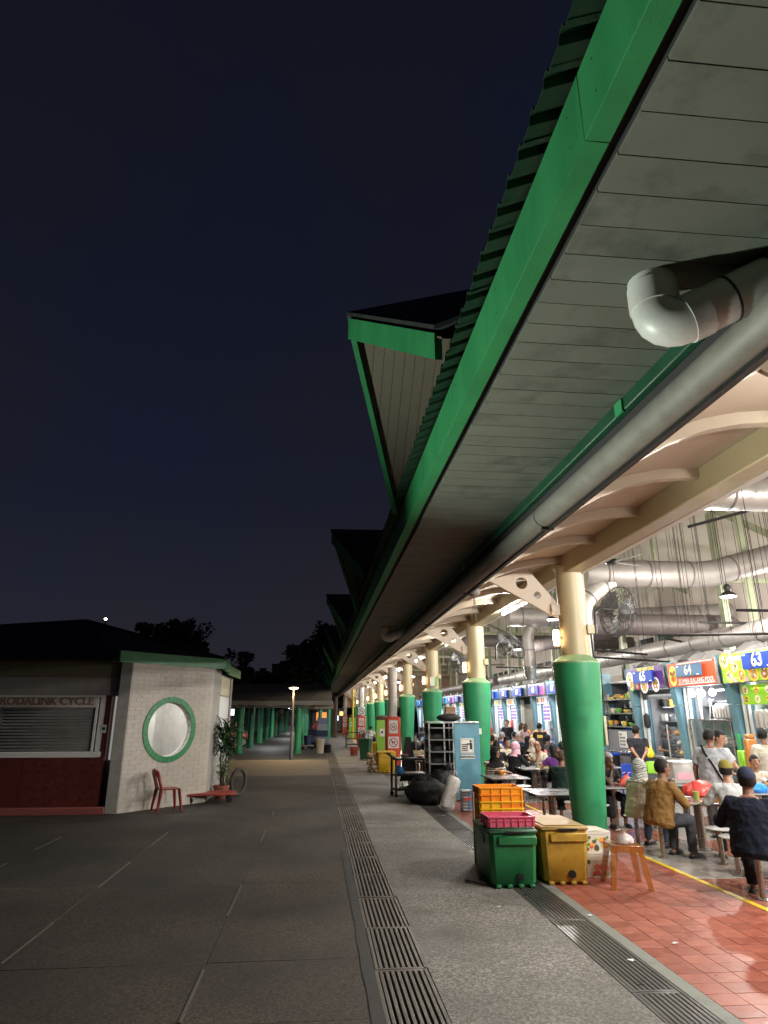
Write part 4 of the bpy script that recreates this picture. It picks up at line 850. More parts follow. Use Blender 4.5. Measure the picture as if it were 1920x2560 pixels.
for k in range(10): q = B(); q.cyl((-.22+(k % 5)*.25, -.012, 1.2+(k//5)*.26), (-.22+(k % 5)*.25, 0, 1.2+(k//5)*.26), .10, n=12); obj('photo_print', q, FD_C[k % 6], pp)
q = B(); q.tube([(-.96, -.25, .0), (-.96, -.25, 1.6)], .06, 12); obj('green_pipe', q, GREEN, t)
q = B(); q.box(-.78, -.62, -.3, -.05, .9, 1.5, .03); q.box(-.76, -.64, -.28, -.07, 1.5, 1.6, .03); o = obj('jar', q, mat('amber_jar', (.55, .22, .06), .2, alpha=.8), t)
q = B(); q.box(-1.0, -.8, -.34, -.1, .9, 1.25, .02); obj('green_tub', q, mat('lime_plastic', (.25, .55, .04), .4), t)
# 64: orange sign
t, f, h = stall(15.68, 64, 'stall 64 with orange red sign reading Power Kacang Pool and a glass display', ('orange', .62, 2.68), GREYIN, 1.2, seed=64)
q = disc(-.80, 2.97, .19, .25, -.356, 26); obj('oval_badge', q, PR['cream'], f); q = disc(-.80, 2.97, .165, .225, -.360, 26); obj('oval_badge', q, PR['yellow'], f)
for (x, z, r, c_) in ((-.88, 3.03, .055, 'brown'), (-.80, 3.0, .05, 'brown'), (-.72, 3.05, .06, 'brown'), (-.87, 2.9, .07, 'orange'), (-.8, 2.88, .07, 'red'), (-.73, 2.9, .07, 'orange')): obj('badge_figure', disc(x, z, r*.8, r, -.364, 10), PR[c_], f)
for (z, a) in ((3.25, .03), (2.745, 0)): q = B(); q.box(-.58, 1.0, -.356, -.352, z-.012, z+.012); obj('sign_stripe', q, PR['white'], f, rot=None)
text('sign_lettering', 'POWER KACANG POOL', .155, PR['white'], f, (.22, -.356, 2.815), bold=.002, sx=.92)
number(t, 64, .07, 3.06, 1.1, .30, lit=False)
for k in range(3):
    x = -.62+k*.44; q = B(); q.lathe((x, .0, 2.44), [(.02, 0), (.07, .03), (.085, .09), (.05, .15), (.03, .17)], 14); bb_ = obj('bulb', q, E_BULB, t); q = B(); q.lathe((x, 0, 2.61), [(.03, 0), (.035, .06), (.02, .08)], 10); obj('bulb_socket', q, WHITE, bb_)
    light('bulb_lamp', 'POINT', (x, -.05, 2.40), LV['stall']*.25, (.95, .98, 1), .08, t)
q = B(); q.box(-.86, .9, -.05, .40, 1.86, 1.90, .006); dc = obj('display_case_top', q, INOX, t)
for (a, c_, e, g_) in ((-.86, .9, -.05, -.042), (-.86, -.852, -.04, .4), (.892, .9, -.04, .4)): q = B(); q.box(a, c_, e, g_, .92, 1.86); obj('case_glass', q, GLASS, dc)
q = B(); q.box(-.86, .9, .3, .4, .92, 1.86); obj('case_back', q, mat('case_green', (.03, .16, .12), .3), dc)
for x in (-.86, .22, .87): q = B(); q.box(x, x+.03, -.062, -.05, .92, 1.88); obj('case_post', q, INOX, dc)
q = B(); q.box(-.2, .86, .0, .3, 1.3, 1.32); obj('case_shelf', q, INOX, dc)
for k in range(5): q = B(); q.box(.05+k*.16, .18+k*.16, .05, .25, 1.33, 1.33+rng.uniform(.08, .2), .02); obj('food_tub', q, rng.choice([WHITE, FD_C[5], INOX]), dc)
for k in range(6): q = B(); q.box(.12+k*.12, .26+k*.12, .0, .3, 1.90, 2.22+.05*math.sin(k*1.7), .04); obj('foam_box_stack', q, WHITE, t)
q = B(); q.box(-.55, -.50, .1, .14, 1.9, 2.66); q.tube([(-.3, .2, 1.92), (-.2, .2, 2.35), (-.05, .2, 2.36)], .012, 6); q.box(-.4, .3, .5, .8, 2.30, 2.34); obj('rack_upright', q, WHITE, t)
# 65: purple sign with food
t, f, h = stall(18.06, 65, 'stall 65 with purple sign picturing fried food bowls', ('purple', .62, 2.69), GREYIN, .9, seed=65)
for k, (x, z, r, c_) in enumerate(((-.86, 3.0, .22, 'white'), (-.78, 2.82, .16, 'green'), (-.02, 2.80, .22, 'white'), (.62, 2.80, .2, 'white'), (-.42, 2.8, .1, 'red'))): dish(f, x, z, r, -.356, c_, 650+k)
text('sign_lettering', 'FRIED BEEF CHASE', .12, PR['yellow'], f, (.15, -.356, 3.235), bold=.002); number(t, 65, .10, 3.03, 1.15, .32)
q = B(); q.box(-.55, .9, 1.1, 1.3, 2.33, 2.40, .01); obj('lit_fitting', q, E_STALL, t)
q = B(); q.box(-h+.02, h-.02, .05, .1, 2.42, 2.68); obj('header', q, mat('grey_header', (.2, .2, .2), .6), t)
wok = disc(-.30, 1.38, .30, .30, .5, 24); obj('steel_wok', wok, INOX, t)
q = B(); q.box(.2, .95, .05, .4, .92, 1.7); dc = obj('glass_case', q, GLASS, t)
for z in (.95, 1.2, 1.45): q = B(); q.box(.22, .93, .08, .38, z, z+.015); obj('case_shelf', q, INOX, dc)
for (x, z, r, c_) in ((.42, 1.47, .09, 0), (.66, 1.47, .13, 1), (.5, 1.22, .1, 5), (.8, 1.22, .1, 5), (.6, .97, .16, 1)): q = B(); q.ell((x, .22, z+.05), (r, .1, .07)); obj('food_pile', q, FD_C[c_], dc)
for (x0, x1) in ((.19, .215), (.94, .965)): q = B(); q.box(x0, x1, .03, .06, .9, 1.74, .008); obj('case_post', q, WHITE, dc)
q = B(); q.box(.2, .95, .3, .6, 1.9, 1.93); q.box(.5, .85, .35, .55, 1.93, 2.12, .02); obj('wall_box', q, WHITE, t)
q = B(); q.tube([(.0, .6, 1.7), (.0, .6, 1.98), (.12, .55, 2.02), (.2, .5, 1.9)], .025, 8); obj('tap', q, INOX, t)
q = B(); q.lathe((-.84, .02, 1.62), [(.02, 0), (.09, .05), (.10, .2), (.09, .36), (.02, .42)], 14); obj('black_fan_guard', q, IRON, t)
# open wash unit between 66 and 65
t, f, h = stall(20.55, 0, 'dark open wash unit with shelves of bowls left of stall 65', None, DARKIN, .28, w=2.5, seed=5)
for z in (1.62, 2.02, 2.45):
    q = B(); q.box(-1.05, 1.0, -.1, .5, z, z+.035); s_ = obj('steel_shelf', q, INOX, t)
    for k in range(9):
        x = -.95+k*.21+rng.uniform(-.04, .04); q = B(); hh = rng.uniform(.06, .2)
        q.lathe((x, .15+rng.uniform(-.1, .15), z+.036), [(.05, 0), (.09, hh*.6), (.095, hh), (.07, hh)], 12); obj('bowl', q, rng.choice([WHITE, FD_C[0], FD_C[1], INOX, FD_C[2]]), s_)
q = B(); q.box(-1.0, 1.0, -.02, .0, 0, 1.55); obj('grey_front', q, mat('slate_panel', (.16, .165, .18), .5), t)
q = B(); q.box(-.2, .35, -.035, -.022, 1.02, 1.5); nb_ = obj('paper_notice', q, WHITE, t)
for k in range(7): q = B(); q.box(-.15+(k % 2)*.2, .02+(k % 2)*.2, -.04, -.036, 1.08+(k//2)*.1, 1.14+(k//2)*.1); obj('notice_line', q, STEEL, nb_)
q = B(); q.lathe((-.1, -.45, 0), [(.28, 0), (.30, .78), (.31, .8), (.29, .82)], 20); o = obj('steel_drum', q, IRON, t)
q = B(); q.lathe((-.1, -.45, .8), [(.315, 0), (.32, .03), (.315, .06)], 20); obj('blue_rim', q, NUMB, t)
q = B(); q.lathe((.82, -.2, 1.0), [(.04, 0), (.045, .16), (.015, .2), (.015, .26)], 10); obj('pink_bottle', q, FD_C[7], t)
q = B(); q.box(.5, 1.0, -.3, .1, .92, .98, .01); obj('basin_edge', q, INOX, t)
# far stalls
far = [(66, 22.9, 'cyan', .9), (67, 25.25, 'cyan', 1.3), (68, 27.6, 'pink', 1.5), (69, 29.95, 'off', .0), (70, 32.3, 'off', 1.5), (71, 34.7, 'blue', 1.6), (72, 41.3, 'cyan', 1.6), (73, 43.7, 'off', 1.8), (74, 46.1, 'pink', 2.), (75, 48.4, 'cyan', 2.), (76, 50.8, 'lime', 1.6), (77, 53.2, 'orange', 1.6), (78, 57.2, 'cyan', 2.), (79, 59.6, 'blue', 2.), (80, 62.0, 'cyan', 2.)]
for n_, y, c_, lt in far:
    shut = n_ == 69
    lab = {66: 'brightly lit stall 66 half hidden by the nearest green column', 67: 'brightly lit stall 67 just left of the nearest green column', 68: 'stall 68 with pink sign, purple menu and fruit heaped in front', 69: 'closed stall 69 with grey shutter and unlit sign', 70: 'lit stall 70 with a white towel hanging on its fin'}.get(n_, 'small distant lit stall, %s beyond the second column' % ORD[n_-71])
    t, f, h = stall(y, n_, lab, (c_, .50, 2.78), GREYIN if shut else WHITEIN, lt, w=2.35, seed=n_, col=(.80, .92, 1) if n_ != 68 else (.75, .88, 1))
    number(t, n_, -.1, 3.0, 1.35, .36, lit=True, k_=.95)
    if shut:
        for k in range(16): q = B(); q.box(-h+.1, h-.1, .1, .12, .95+k*.095, 1.04+k*.095, .008); obj('shutter_slat', q, STEEL, t)
    if n_ < 76 and not shut:
        q = B(); q.box(-.75, .8, -.1, -.06, 2.45, 2.74, .01); m_ = obj('menu_strip', q, LB['white'], t)
        for k in range(6): q = B(); q.box(-.7+k*.25, -.5+k*.25, -.106, -.1, 2.5, 2.7); obj('menu_picture', q, PR[rng.choice(list(PR))], m_)
        q = B(); q.box(-.1, .75, -.06, -.03, 1.75, 2.4, .01); m_ = obj('menu_board', q, LB['white'], t)
        for k in range(8): q = B(); q.box(-.05+(k % 2)*.4, .3+(k % 2)*.4, -.066, -.06, 1.8+(k//2)*.15, 1.9+(k//2)*.15); obj('menu_line', q, PR['violet'], m_)
    if n_ == 68:
        for k in range(40): q = B(); q.ell((rng.uniform(-.7, .8), -.35+rng.uniform(-.25, .2), 1.0+rng.uniform(0, .35)), (.07, .07, .065), 8, 6); obj('fruit', q, FD_C[rng.choice([0, 0, 1, 4])], t)
        q = B(); q.poly([(-.8, -.6, .88), (.85, -.6, .88), (.85, .0, 1.05), (-.8, .0, 1.05)], (0, 0, .02)); q.box(-.8, .85, -.58, -.55, .3, .88); obj('fruit_stand', q, NUMB, t)
    if n_ == 70:
        q = B(); q.poly([(-1.28, -.36, 1.95), (-1.22, -.36, 1.95), (-1.10, -.36, 1.35), (-1.38, -.36, 1.35)], (0, .03, 0)); obj('towel', q, WHITE, t)
        q = B(); q.box(.35, .6, -.3, -.2, 1.25, 1.75, .05); obj('red_bag', q, mat('red_plastic_bag', (.7, .06, .04), .4), t)
for k, y in enumerate([12.1, 14.49, 16.87, 19.25, 21.75, 24.07, 26.42, 28.77, 31.12, 33.5, 35.9, 40.1, 42.5, 44.9, 47.25, 49.6, 52, 54.4, 56, 58.4, 60.8, 63.2]):
    names = ['at the right edge beside the stall of round noodle plates', 'between the lime sign and the orange sign', 'between the orange sign and the purple sign', 'left of the purple sign by the dark wash unit', 'left end of the dark wash unit, behind the nearest column']
    fin_at(y, 'blue stall fin '+(names[k] if k < 5 else ('seen between the first two green columns, %s of them' % ORD[k-5] if k < 11 else 'far beyond the second green column, %s of them' % ORD[k-11])))
# ---------------------------------------------------------------- hall services: ducts, rods, lamps, fans
def duct(label, pts, r, m=DUCT, rings=.9, name='duct'):
    t = thing(name, label, 'duct'); q = B(); V = [Vector(p) for p in pts]; P = [V[0]]
    for i in range(1, len(V)-1):
        a = (V[i-1]-V[i]).normalized(); c = (V[i+1]-V[i]).normalized(); d = min(r*1.1, (V[i-1]-V[i]).length*.45, (V[i+1]-V[i]).length*.45)
        for k in range(5): s = k/4; P.append((V[i]+a*d)*(1-s)**2+V[i]*2*s*(1-s)+(V[i]+c*d)*s*s)
    P.append(V[-1]); q.tube(P, r, 22); obj('duct_body', q, m, t)
    for i in range(len(V)-1):
        L = (V[i+1]-V[i]).length; d = (V[i+1]-V[i]).normalized(); n = max(1, int(L/rings))
        for k in range(n):
            p = V[i]+d*L*(k+.5)/n; q = B(); q.cyl(p-d*.02, p+d*.02, r*1.03, n=22); obj('duct_band', q, DUCTDK, t)
    return t
duct('big steel duct crossing behind the nearest column then rising to the right', [(6.45, 15, 5.35), (9.7, 15, 5.37), (12.2, 15, 6.05), (15, 15, 6.3)], .33)
q = B()
t = duct('pale duct elbow dropping beside the cage fan', [(7.15, 15, 5.12), (6.75, 15, 4.95), (6.35, 15.0, 4.55), (6.3, 15.0, 3.3)], .21, mat('pale_duct', (.33, .31, .28), .5, .2), 1.2)
q = B(); q.lathe((6.3, 15, 3.0), [(.13, 0), (.22, .3)], 18); obj('hood', q, INOX, t)
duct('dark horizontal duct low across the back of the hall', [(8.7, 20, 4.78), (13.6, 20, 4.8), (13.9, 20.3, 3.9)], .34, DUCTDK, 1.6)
duct('top right duct hanging close under the cream beam', [(6.9, 10.6, 5.95), (16, 10.4, 6.0)], .34, mat('bright_duct', (.33, .31, .295), .35, .7, var=.15), 1.1)
duct('long dusty duct running above the stall signs', [(10.2, 8, 3.86), (10.2, 36, 3.86)], .25, DUCT, 1.3)
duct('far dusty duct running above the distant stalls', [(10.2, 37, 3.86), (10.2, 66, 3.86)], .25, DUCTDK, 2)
duct('second crossing steel duct further back, seen left of the nearest column', [(6.6, 22.2, 5.3), (10.5, 22.2, 5.33), (15, 22.2, 5.6)], .32)
t = duct('far vertical duct with a bucket-shaped hood left of the nearest column', [(7.6, 22.2, 5.15), (7.3, 22.2, 4.7), (7.3, 22.2, 3.6)], .2, DUCT, 1.1); q = B(); q.lathe((7.3, 22.2, 3.15), [(.16, 0), (.23, .45)], 16); obj('hood', q, INOX, t)
duct('short sloping duct stub left of the cage fan', [(8.4, 25, 4.6), (11.5, 24, 5.1)], .26, DUCTDK, .8)
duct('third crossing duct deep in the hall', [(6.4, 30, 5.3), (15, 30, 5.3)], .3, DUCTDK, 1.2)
for k, y in enumerate((13.3, 15.7, 18.1, 25.3, 27.6, 32.3)):
    t = thing('hood', ['angled duct hood above the lime sign at the right edge', 'angled duct hood between the orange and lime signs', 'angled duct hood left of the purple sign', 'angled duct hood right behind the nearest column', 'angled duct hood above the fruit stall with the pink sign', 'angled duct hood over the stall with the towel'][k], 'hood', (9.9, y+1.0, 3.5), 0, 'duct hoods above the stalls')
    q = B(); q.poly([(-.2, -.25, -.1), (.25, -.25, .2), (.35, -.25, .05), (.0, -.25, -.3)], (0, .5, 0)); obj('hood_body', q, mat('dull_hood', (.16, .15, .145), .55, .3), t)
# thin hanging rods
q = B(); q.cyl((0, 0, 0), (0, 0, 1), .0055, n=5); rodm = mesh(q); rodm.materials.append(mat('rod_dark', (.02, .018, .017), .9, spec=.1))
rr = random.Random(21)
for k in range(110):
    y = rr.choice([9.6, 11.5, 12.6, 13.8, 16.2, 17.5, 19, 21.5, 24, 27, 31]) + rr.uniform(-.4, .4); x = rr.uniform(6.0, 13.5) if y < 20 else rr.uniform(6, 14)
    z0 = rr.choice([3.45, 3.5, 3.7, 4.2]); z1 = roofz(min(x, 12))-.2 if x < 12.2 else 8.2
    o = D.objects.new('hanging_rod', rodm); COL.objects.link(o); o.location = (x, y, z0); o.scale = (1, 1, z1-z0); tag(o, 'thin dark rod hanging from the hall roof above the stalls', 'rod', 'hanging rods under the hall roof')
for k, (a, c) in enumerate((((7.2, 13.2, 3.62), (9.6, 13.0, 3.66)), ((6.6, 16.0, 3.60), (9.2, 17.6, 3.62)), ((8.4, 12.2, 4.02), (10.8, 12.0, 4.0)), ((7.4, 19, 3.7), (10.5, 18.6, 3.5)), ((9.5, 17, 4.0), (12.2, 17.3, 3.55)), ((6.6, 24, 3.7), (9.6, 24.4, 3.7)), ((7.0, 11.2, 5.45), (8.2, 10.9, 5.75)), ((9, 14.5, 4.1), (12, 14.2, 4.05)))):
    q = B(); q.cyl(a, c, .03, n=7); o = obj('cable_tray', q, mat('rod_dark', (.02, .018, .017), .9, spec=.1)); tag(o, ['dark rail above the gap between stalls 63 and 64', 'dark rail slanting above stall 65', 'dark rail at the far right over the lime sign', 'dark rail beside the nearest column above the wash unit', 'sloping dark rod behind the orange sign', 'dark rail left of the nearest column', 'short dark rod under the top right duct', 'dark rail across the back under the pendant lamp'][k], 'rail')
# pendant lamps
def pendant(x, y, z, label, p=1.):
    t = thing('pendant_lamp', label, 'pendant lamp', (x, y, z), 0, 'pendant lamps over the tables')
    q = B(); q.lathe((0, 0, 0), [(.17, 0), (.175, .015), (.13, .07), (.06, .11), (.075, .15), (.085, .2), (.06, .25), (.015, .28)], 20); obj('shade', q, IRON, t)
    q = B(); q.lathe((0, 0, -.015), [(.02, 0), (.14, .003), (.155, .014)], 20); obj('diffuser', q, E_PEND, t)
    q = B(); q.cyl((0, 0, .27), (0, 0, max(.4, (roofz(min(x, 12.0))-z-.2))), .008, n=5); obj('cord', q, BLACK, t)
    light('lamp', 'POINT', (0, 0, -.09), LV['pend']*p, (1, .965, .90), .07, t)
PL = [(8.81, 13.0, 4.45, 'bright pendant lamp hanging right of the cage fan', 1.), (9.56, 20.0, 4.62, 'pendant lamp seen below the cage fan', .8), (7.6, 24.5, 4.4, 'small pendant lamp left of the nearest column beside the lantern', .8), (7.7, 31, 4.4, 'small pendant lamp in front of the coloured window band', .8)]
for p in PL: pendant(*p)
for k, (x, y) in enumerate(((6.8, 5.4), (6.5, 17.5), (6.7, 4.2), (6.6, 38), (6.6, 46), (6.6, 54), (6.6, 63), (9, 7.5), (13.5, 8), (13.5, 16))): pendant(x, y, 4.55, 'pendant lamp high over the tables, %s' % ['above the man in the navy jumper', 'behind the cream beam past the nearest column', 'before the front edge of the hall', 'deep in the hall past the fifth column', 'deep in the hall past the sixth column', 'deep in the hall past the seventh column', 'near the far end wall', 'over the right front tables', 'added unseen at the back beyond the lime sign', 'added unseen behind the stalls at the right'][k], 1.5 if x > 13 else 1. if y < 10 else .8)  # last two are added out of view to brighten the back wall
# cage fans on arms
def wall_fan(loc, rz, tilt, label):
    t = thing('cage_fan', label, 'fan', loc, rz, 'cage fans on the columns')
    q = B(); q.tube([(-.5, 0, -.35), (-.48, 0, -.05), (-.38, 0, .02), (-.08, 0, .02)], .025, 8); obj('arm', q, IRON, t)
    M_ = Matrix.Rotation(R(tilt), 3, 'X')
    q = B(); q.cyl(M_ @ Vector((0, .28, 0)), M_ @ Vector((0, .02, 0)), .085, .075, 16); obj('motor', q, STEEL, t)
    q = B()
    for rad, y in ((.36, 0), (.36, -.03), (.25, -.10), (.12, -.13), (.25, .07), (.12, .10)):
        q.tube([M_ @ Vector((rad*math.cos(2*PI*i/28), y, rad*math.sin(2*PI*i/28))) for i in range(29)], .006, 5, False)
    for i in range(22):
        a = 2*PI*i/22; c_, s_ = math.cos(a), math.sin(a)
        for sg_ in (-1, 1): q.tube([M_ @ Vector((.06*c_, sg_*.13, .06*s_)), M_ @ Vector((.25*c_, sg_*.10, .25*s_)), M_ @ Vector((.36*c_, 0, .36*s_))], .004, 4, False)
    obj('cage', q, IRON, t)
    for i in range(3):
        a = 2*PI*i/3+.4; q = B(); u = Vector((math.cos(a), 0, math.sin(a))); v = Vector((-math.sin(a), 0, math.cos(a)))
        q.loft([[tuple(M_ @ (u*r_+v*w_*s_+Vector((0, y_, 0)))) for s_, y_ in ((-1, -.03), (1, .03), (1, .034), (-1, -.026))] for r_, w_ in ((.05, .03), (.18, .10), (.32, .11))]); obj('blade', q, mat('grey_fan_blade', (.05, .05, .052), .5), t)
    t.scale = (1.4, 1.4, 1.4)
wall_fan((5.95, 12.35, 3.98), 25, 18, 'grey cage fan on a curved arm right of the nearest column')
wall_fan((5.7, 19.0, 4.0), 35, -35, 'grey cage fan tilted down, between the nearest and second columns')
wall_fan((5.6, 25.8, 4.0), 35, -15, 'distant grey cage fan beside the third column')
cf = thing('ceiling_fan', 'dark ceiling fan with long thin blades behind the cream beam', 'fan', (6.25, 13, 5.15), 20)
q = B(); q.cyl((0, 0, .06), (0, 0, .75), .03); obj('rod', q, BLACK, cf); q = B(); q.lathe((0, 0, 0), [(.10, -.04), (.14, 0), (.12, .05), (.04, .09)], 18); obj('motor', q, BLACK, cf)
for i in range(4):
    a = 2*PI*i/4; q = B(); q.box(.12, .78, -.06, .06, -.006, .004); obj('blade', q, mat('grey_blade', (.22, .21, .21), .5), cf, rot=(R(9), 0, a))

# ---------------------------------------------------------------- tables and stools
q = B(); q.box(-.42, .42, -.5, .5, .695, .72, .008); ttm = mesh(q); ttm.materials.append(TABLET)
q = B(); q.box(-.425, .425, -.505, .505, .69, .697, .002); tem = mesh(q); tem.materials.append(BLACK)
q = B(); q.cyl((0, 0, 0), (0, 0, .69), .065, n=18); q.lathe((0, 0, 0), [(.15, 0), (.15, .012), (.07, .02)], 20); tlm = mesh(q); tlm.materials.append(LEGM)
q = B(); q.lathe((0, 0, .44), [(.17, 0), (.185, .008), (.185, .018), (.17, .026)], 26); ssm = mesh(q); ssm.materials.append(mat('stool_top', (.62, .62, .61), .25, .3))
q = B(); q.cyl((0, 0, 0), (0, 0, .44), .032, n=14); q.lathe((0, 0, 0), [(.08, 0), (.08, .01), (.035, .018)], 16); slm = mesh(q); slm.materials.append(LEGM)
def table(x, y, rz, label, stools=()):
    t = thing('hawker_table', label, 'table', (x, y, 0), rz, 'square topped tables in the hall'); inst('table_top', ttm, t); inst('table_edge', tem, t); inst('table_leg', tlm, t)
    for (sx, sy, lab) in stools:
        s = thing('stool', lab, 'stool', (sx, sy, 0), 0, 'round fixed stools'); inst('stool_seat', ssm, s); inst('stool_leg', slm, s)
    return t
table(4.12, 11.82, 0, 'empty shiny square table just left of the nearest green column', ((3.62, 10.72, 'white round stool in front of the empty shiny table behind the crates'), (4.78, 12.5, 'stool under the woman in the dark green dress'), (3.45, 12.75, 'empty round stool beyond the empty shiny table')))
table(4.12, 14.75, 0, 'square table where the woman in the striped top eats', ((4.05, 15.62, 'stool under the woman in the striped top'), (4.75, 14.15, 'empty stool beside the striped woman\'s table, right side'), (3.4, 14.1, 'empty stool on the near left of the striped woman\'s table'), (4.72, 15.4, 'round stool at the far right of the striped woman\'s table')))
table(5.55, 17.1, 0, 'square table before the balding man in beige', ((6.0, 18.0, 'stool under the balding man in beige'), (5.15, 17.6, 'stool under the woman in the pink headscarf'), (5.9, 16.35, 'stool under the woman in purple')))
table(5.65, 12.75, 0, 'square table of the grey haired woman right of the nearest column', ((5.45, 13.35, 'stool under the grey haired woman in black'), (5.1, 12.15, 'empty white stool just right of the nearest column'), (6.3, 12.5, 'stool at the right of the grey haired woman\'s table')))
table(6.05, 10.55, 0, 'square table laid with bowls before the man in the tan shirt', ((5.12, 10.02, 'stool under the man in the tan shirt'), (5.15, 10.85, 'stool under the woman in the patterned headscarf'), (5.75, 9.55, 'white empty stool beside the navy jumper man'), (6.2, 9.72, 'stool under the person in the olive cap')))
table(7.75, 11.6, 0, 'square table with a blue bag in front of the girl', ((8.3, 12.3, 'stool under the girl in cream'), (7.2, 12.2, 'empty stool left of the girl\'s table')))
table(6.15, 8.45, 0, 'square table at the right edge before the man in the navy jumper', ((5.1, 7.78, 'stool under the man in the navy jumper'), (5.55, 8.9, 'round stool at the far side of the navy jumper man\'s table')))
for k, (x, y) in enumerate(((7.1, 20.5), (7.2, 24.6), (5.6, 21), (5.5, 25), (7.2, 28.5), (5.4, 29.5), (3.6, 42.6), (7.4, 17.3), (5.5, 34))): table(x, y, 0, ['square table among the crowd in front of stall 67', 'square table of the man with glasses', 'square table of the man in the black cap', 'far square table behind the second column', 'far square table before stall 69', 'far square table past the third column', 'distant table of the person in white by the bins', 'square table near the standing man in black', 'far square table past the fourth column'][k])

# ---------------------------------------------------------------- people
SK = {n_: mat('skin_'+n_, c, .5, var=.06) for n_, c in (('fair', (.48, .28, .19)), ('tan', (.34, .175, .105)), ('brown', (.20, .095, .055)), ('dark', (.115, .055, .034)))}
CL = {}
def cloth(n_, c, **k):
    if n_ not in CL: CL[n_] = mat('cloth_'+n_, c, .85, var=.10, scale=9, bump=.25, bscale=130, spec=.2, **k)
    return CL[n_]
HAIR = {'black': mat('black_hair', (.010, .009, .009), .72, spec=.25, var=.4, scale=60, stretch=(4, 4, .6)), 'brown': mat('brown_hair', (.05, .025, .014), .7, spec=.25, var=.4, scale=60), 'grey': mat('grey_hair', (.22, .21, .20), .6, var=.4, scale=50)}
EYE = mat('eye_dark', (.012, .008, .006), .2); LIP = mat('lip', (.20, .06, .05), .5); SHOE = mat('shoe_black', (.014, .013, .013), .45)
TEXF = D.textures.new('folds', 'CLOUDS'); TEXF.noise_scale = .09; TEXF.noise_depth = 2
def bake(b, vox, name, m, parent, disp=0., sm_=3, cut=None):
    me = D.meshes.new('t'); me.from_pydata(b.v, [], b.f)
    bm = bmesh.new(); bm.from_mesh(me); bmesh.ops.recalc_face_normals(bm, faces=bm.faces); bm.to_mesh(me); bm.free()
    o = D.objects.new('t', me)
    md = o.modifiers.new('r', 'REMESH'); md.mode = 'VOXEL'; md.voxel_size = vox; md.use_smooth_shade = True
    if sm_: s_ = o.modifiers.new('s', 'SMOOTH'); s_.iterations = sm_; s_.factor = .5
    if disp: d = o.modifiers.new('d', 'DISPLACE'); d.texture = TEXF; d.strength = disp; d.mid_level = .5; d.texture_coords = 'LOCAL'
    out = evalmesh(o); D.meshes.remove(me)
    if cut:
        bm = bmesh.new(); bm.from_mesh(out); kill = [f for f in bm.faces if cut(f.calc_center_median())]; bmesh.ops.delete(bm, geom=kill, context='FACES')
        bm.to_mesh(out); bm.free()
    out.polygons.foreach_set('use_smooth', [True]*len(out.polygons)); out.materials.clear(); out.materials.append(m); out.name = name
    q_ = D.objects.new(name, out); COL.objects.link(q_); q_.parent = parent; return q_
def ik(S, T, a, b, pole):
    S, T = Vector(S), Vector(T); d = T-S; L = min(d.length, (a+b)*.985); d.normalize(); x = (a*a-b*b+L*L)/(2*L); h = math.sqrt(max(0, a*a-x*x)); p = Vector(pole); p = (p-d*p.dot(d)).normalized()
    return S+d*x+p*h, S+d*L
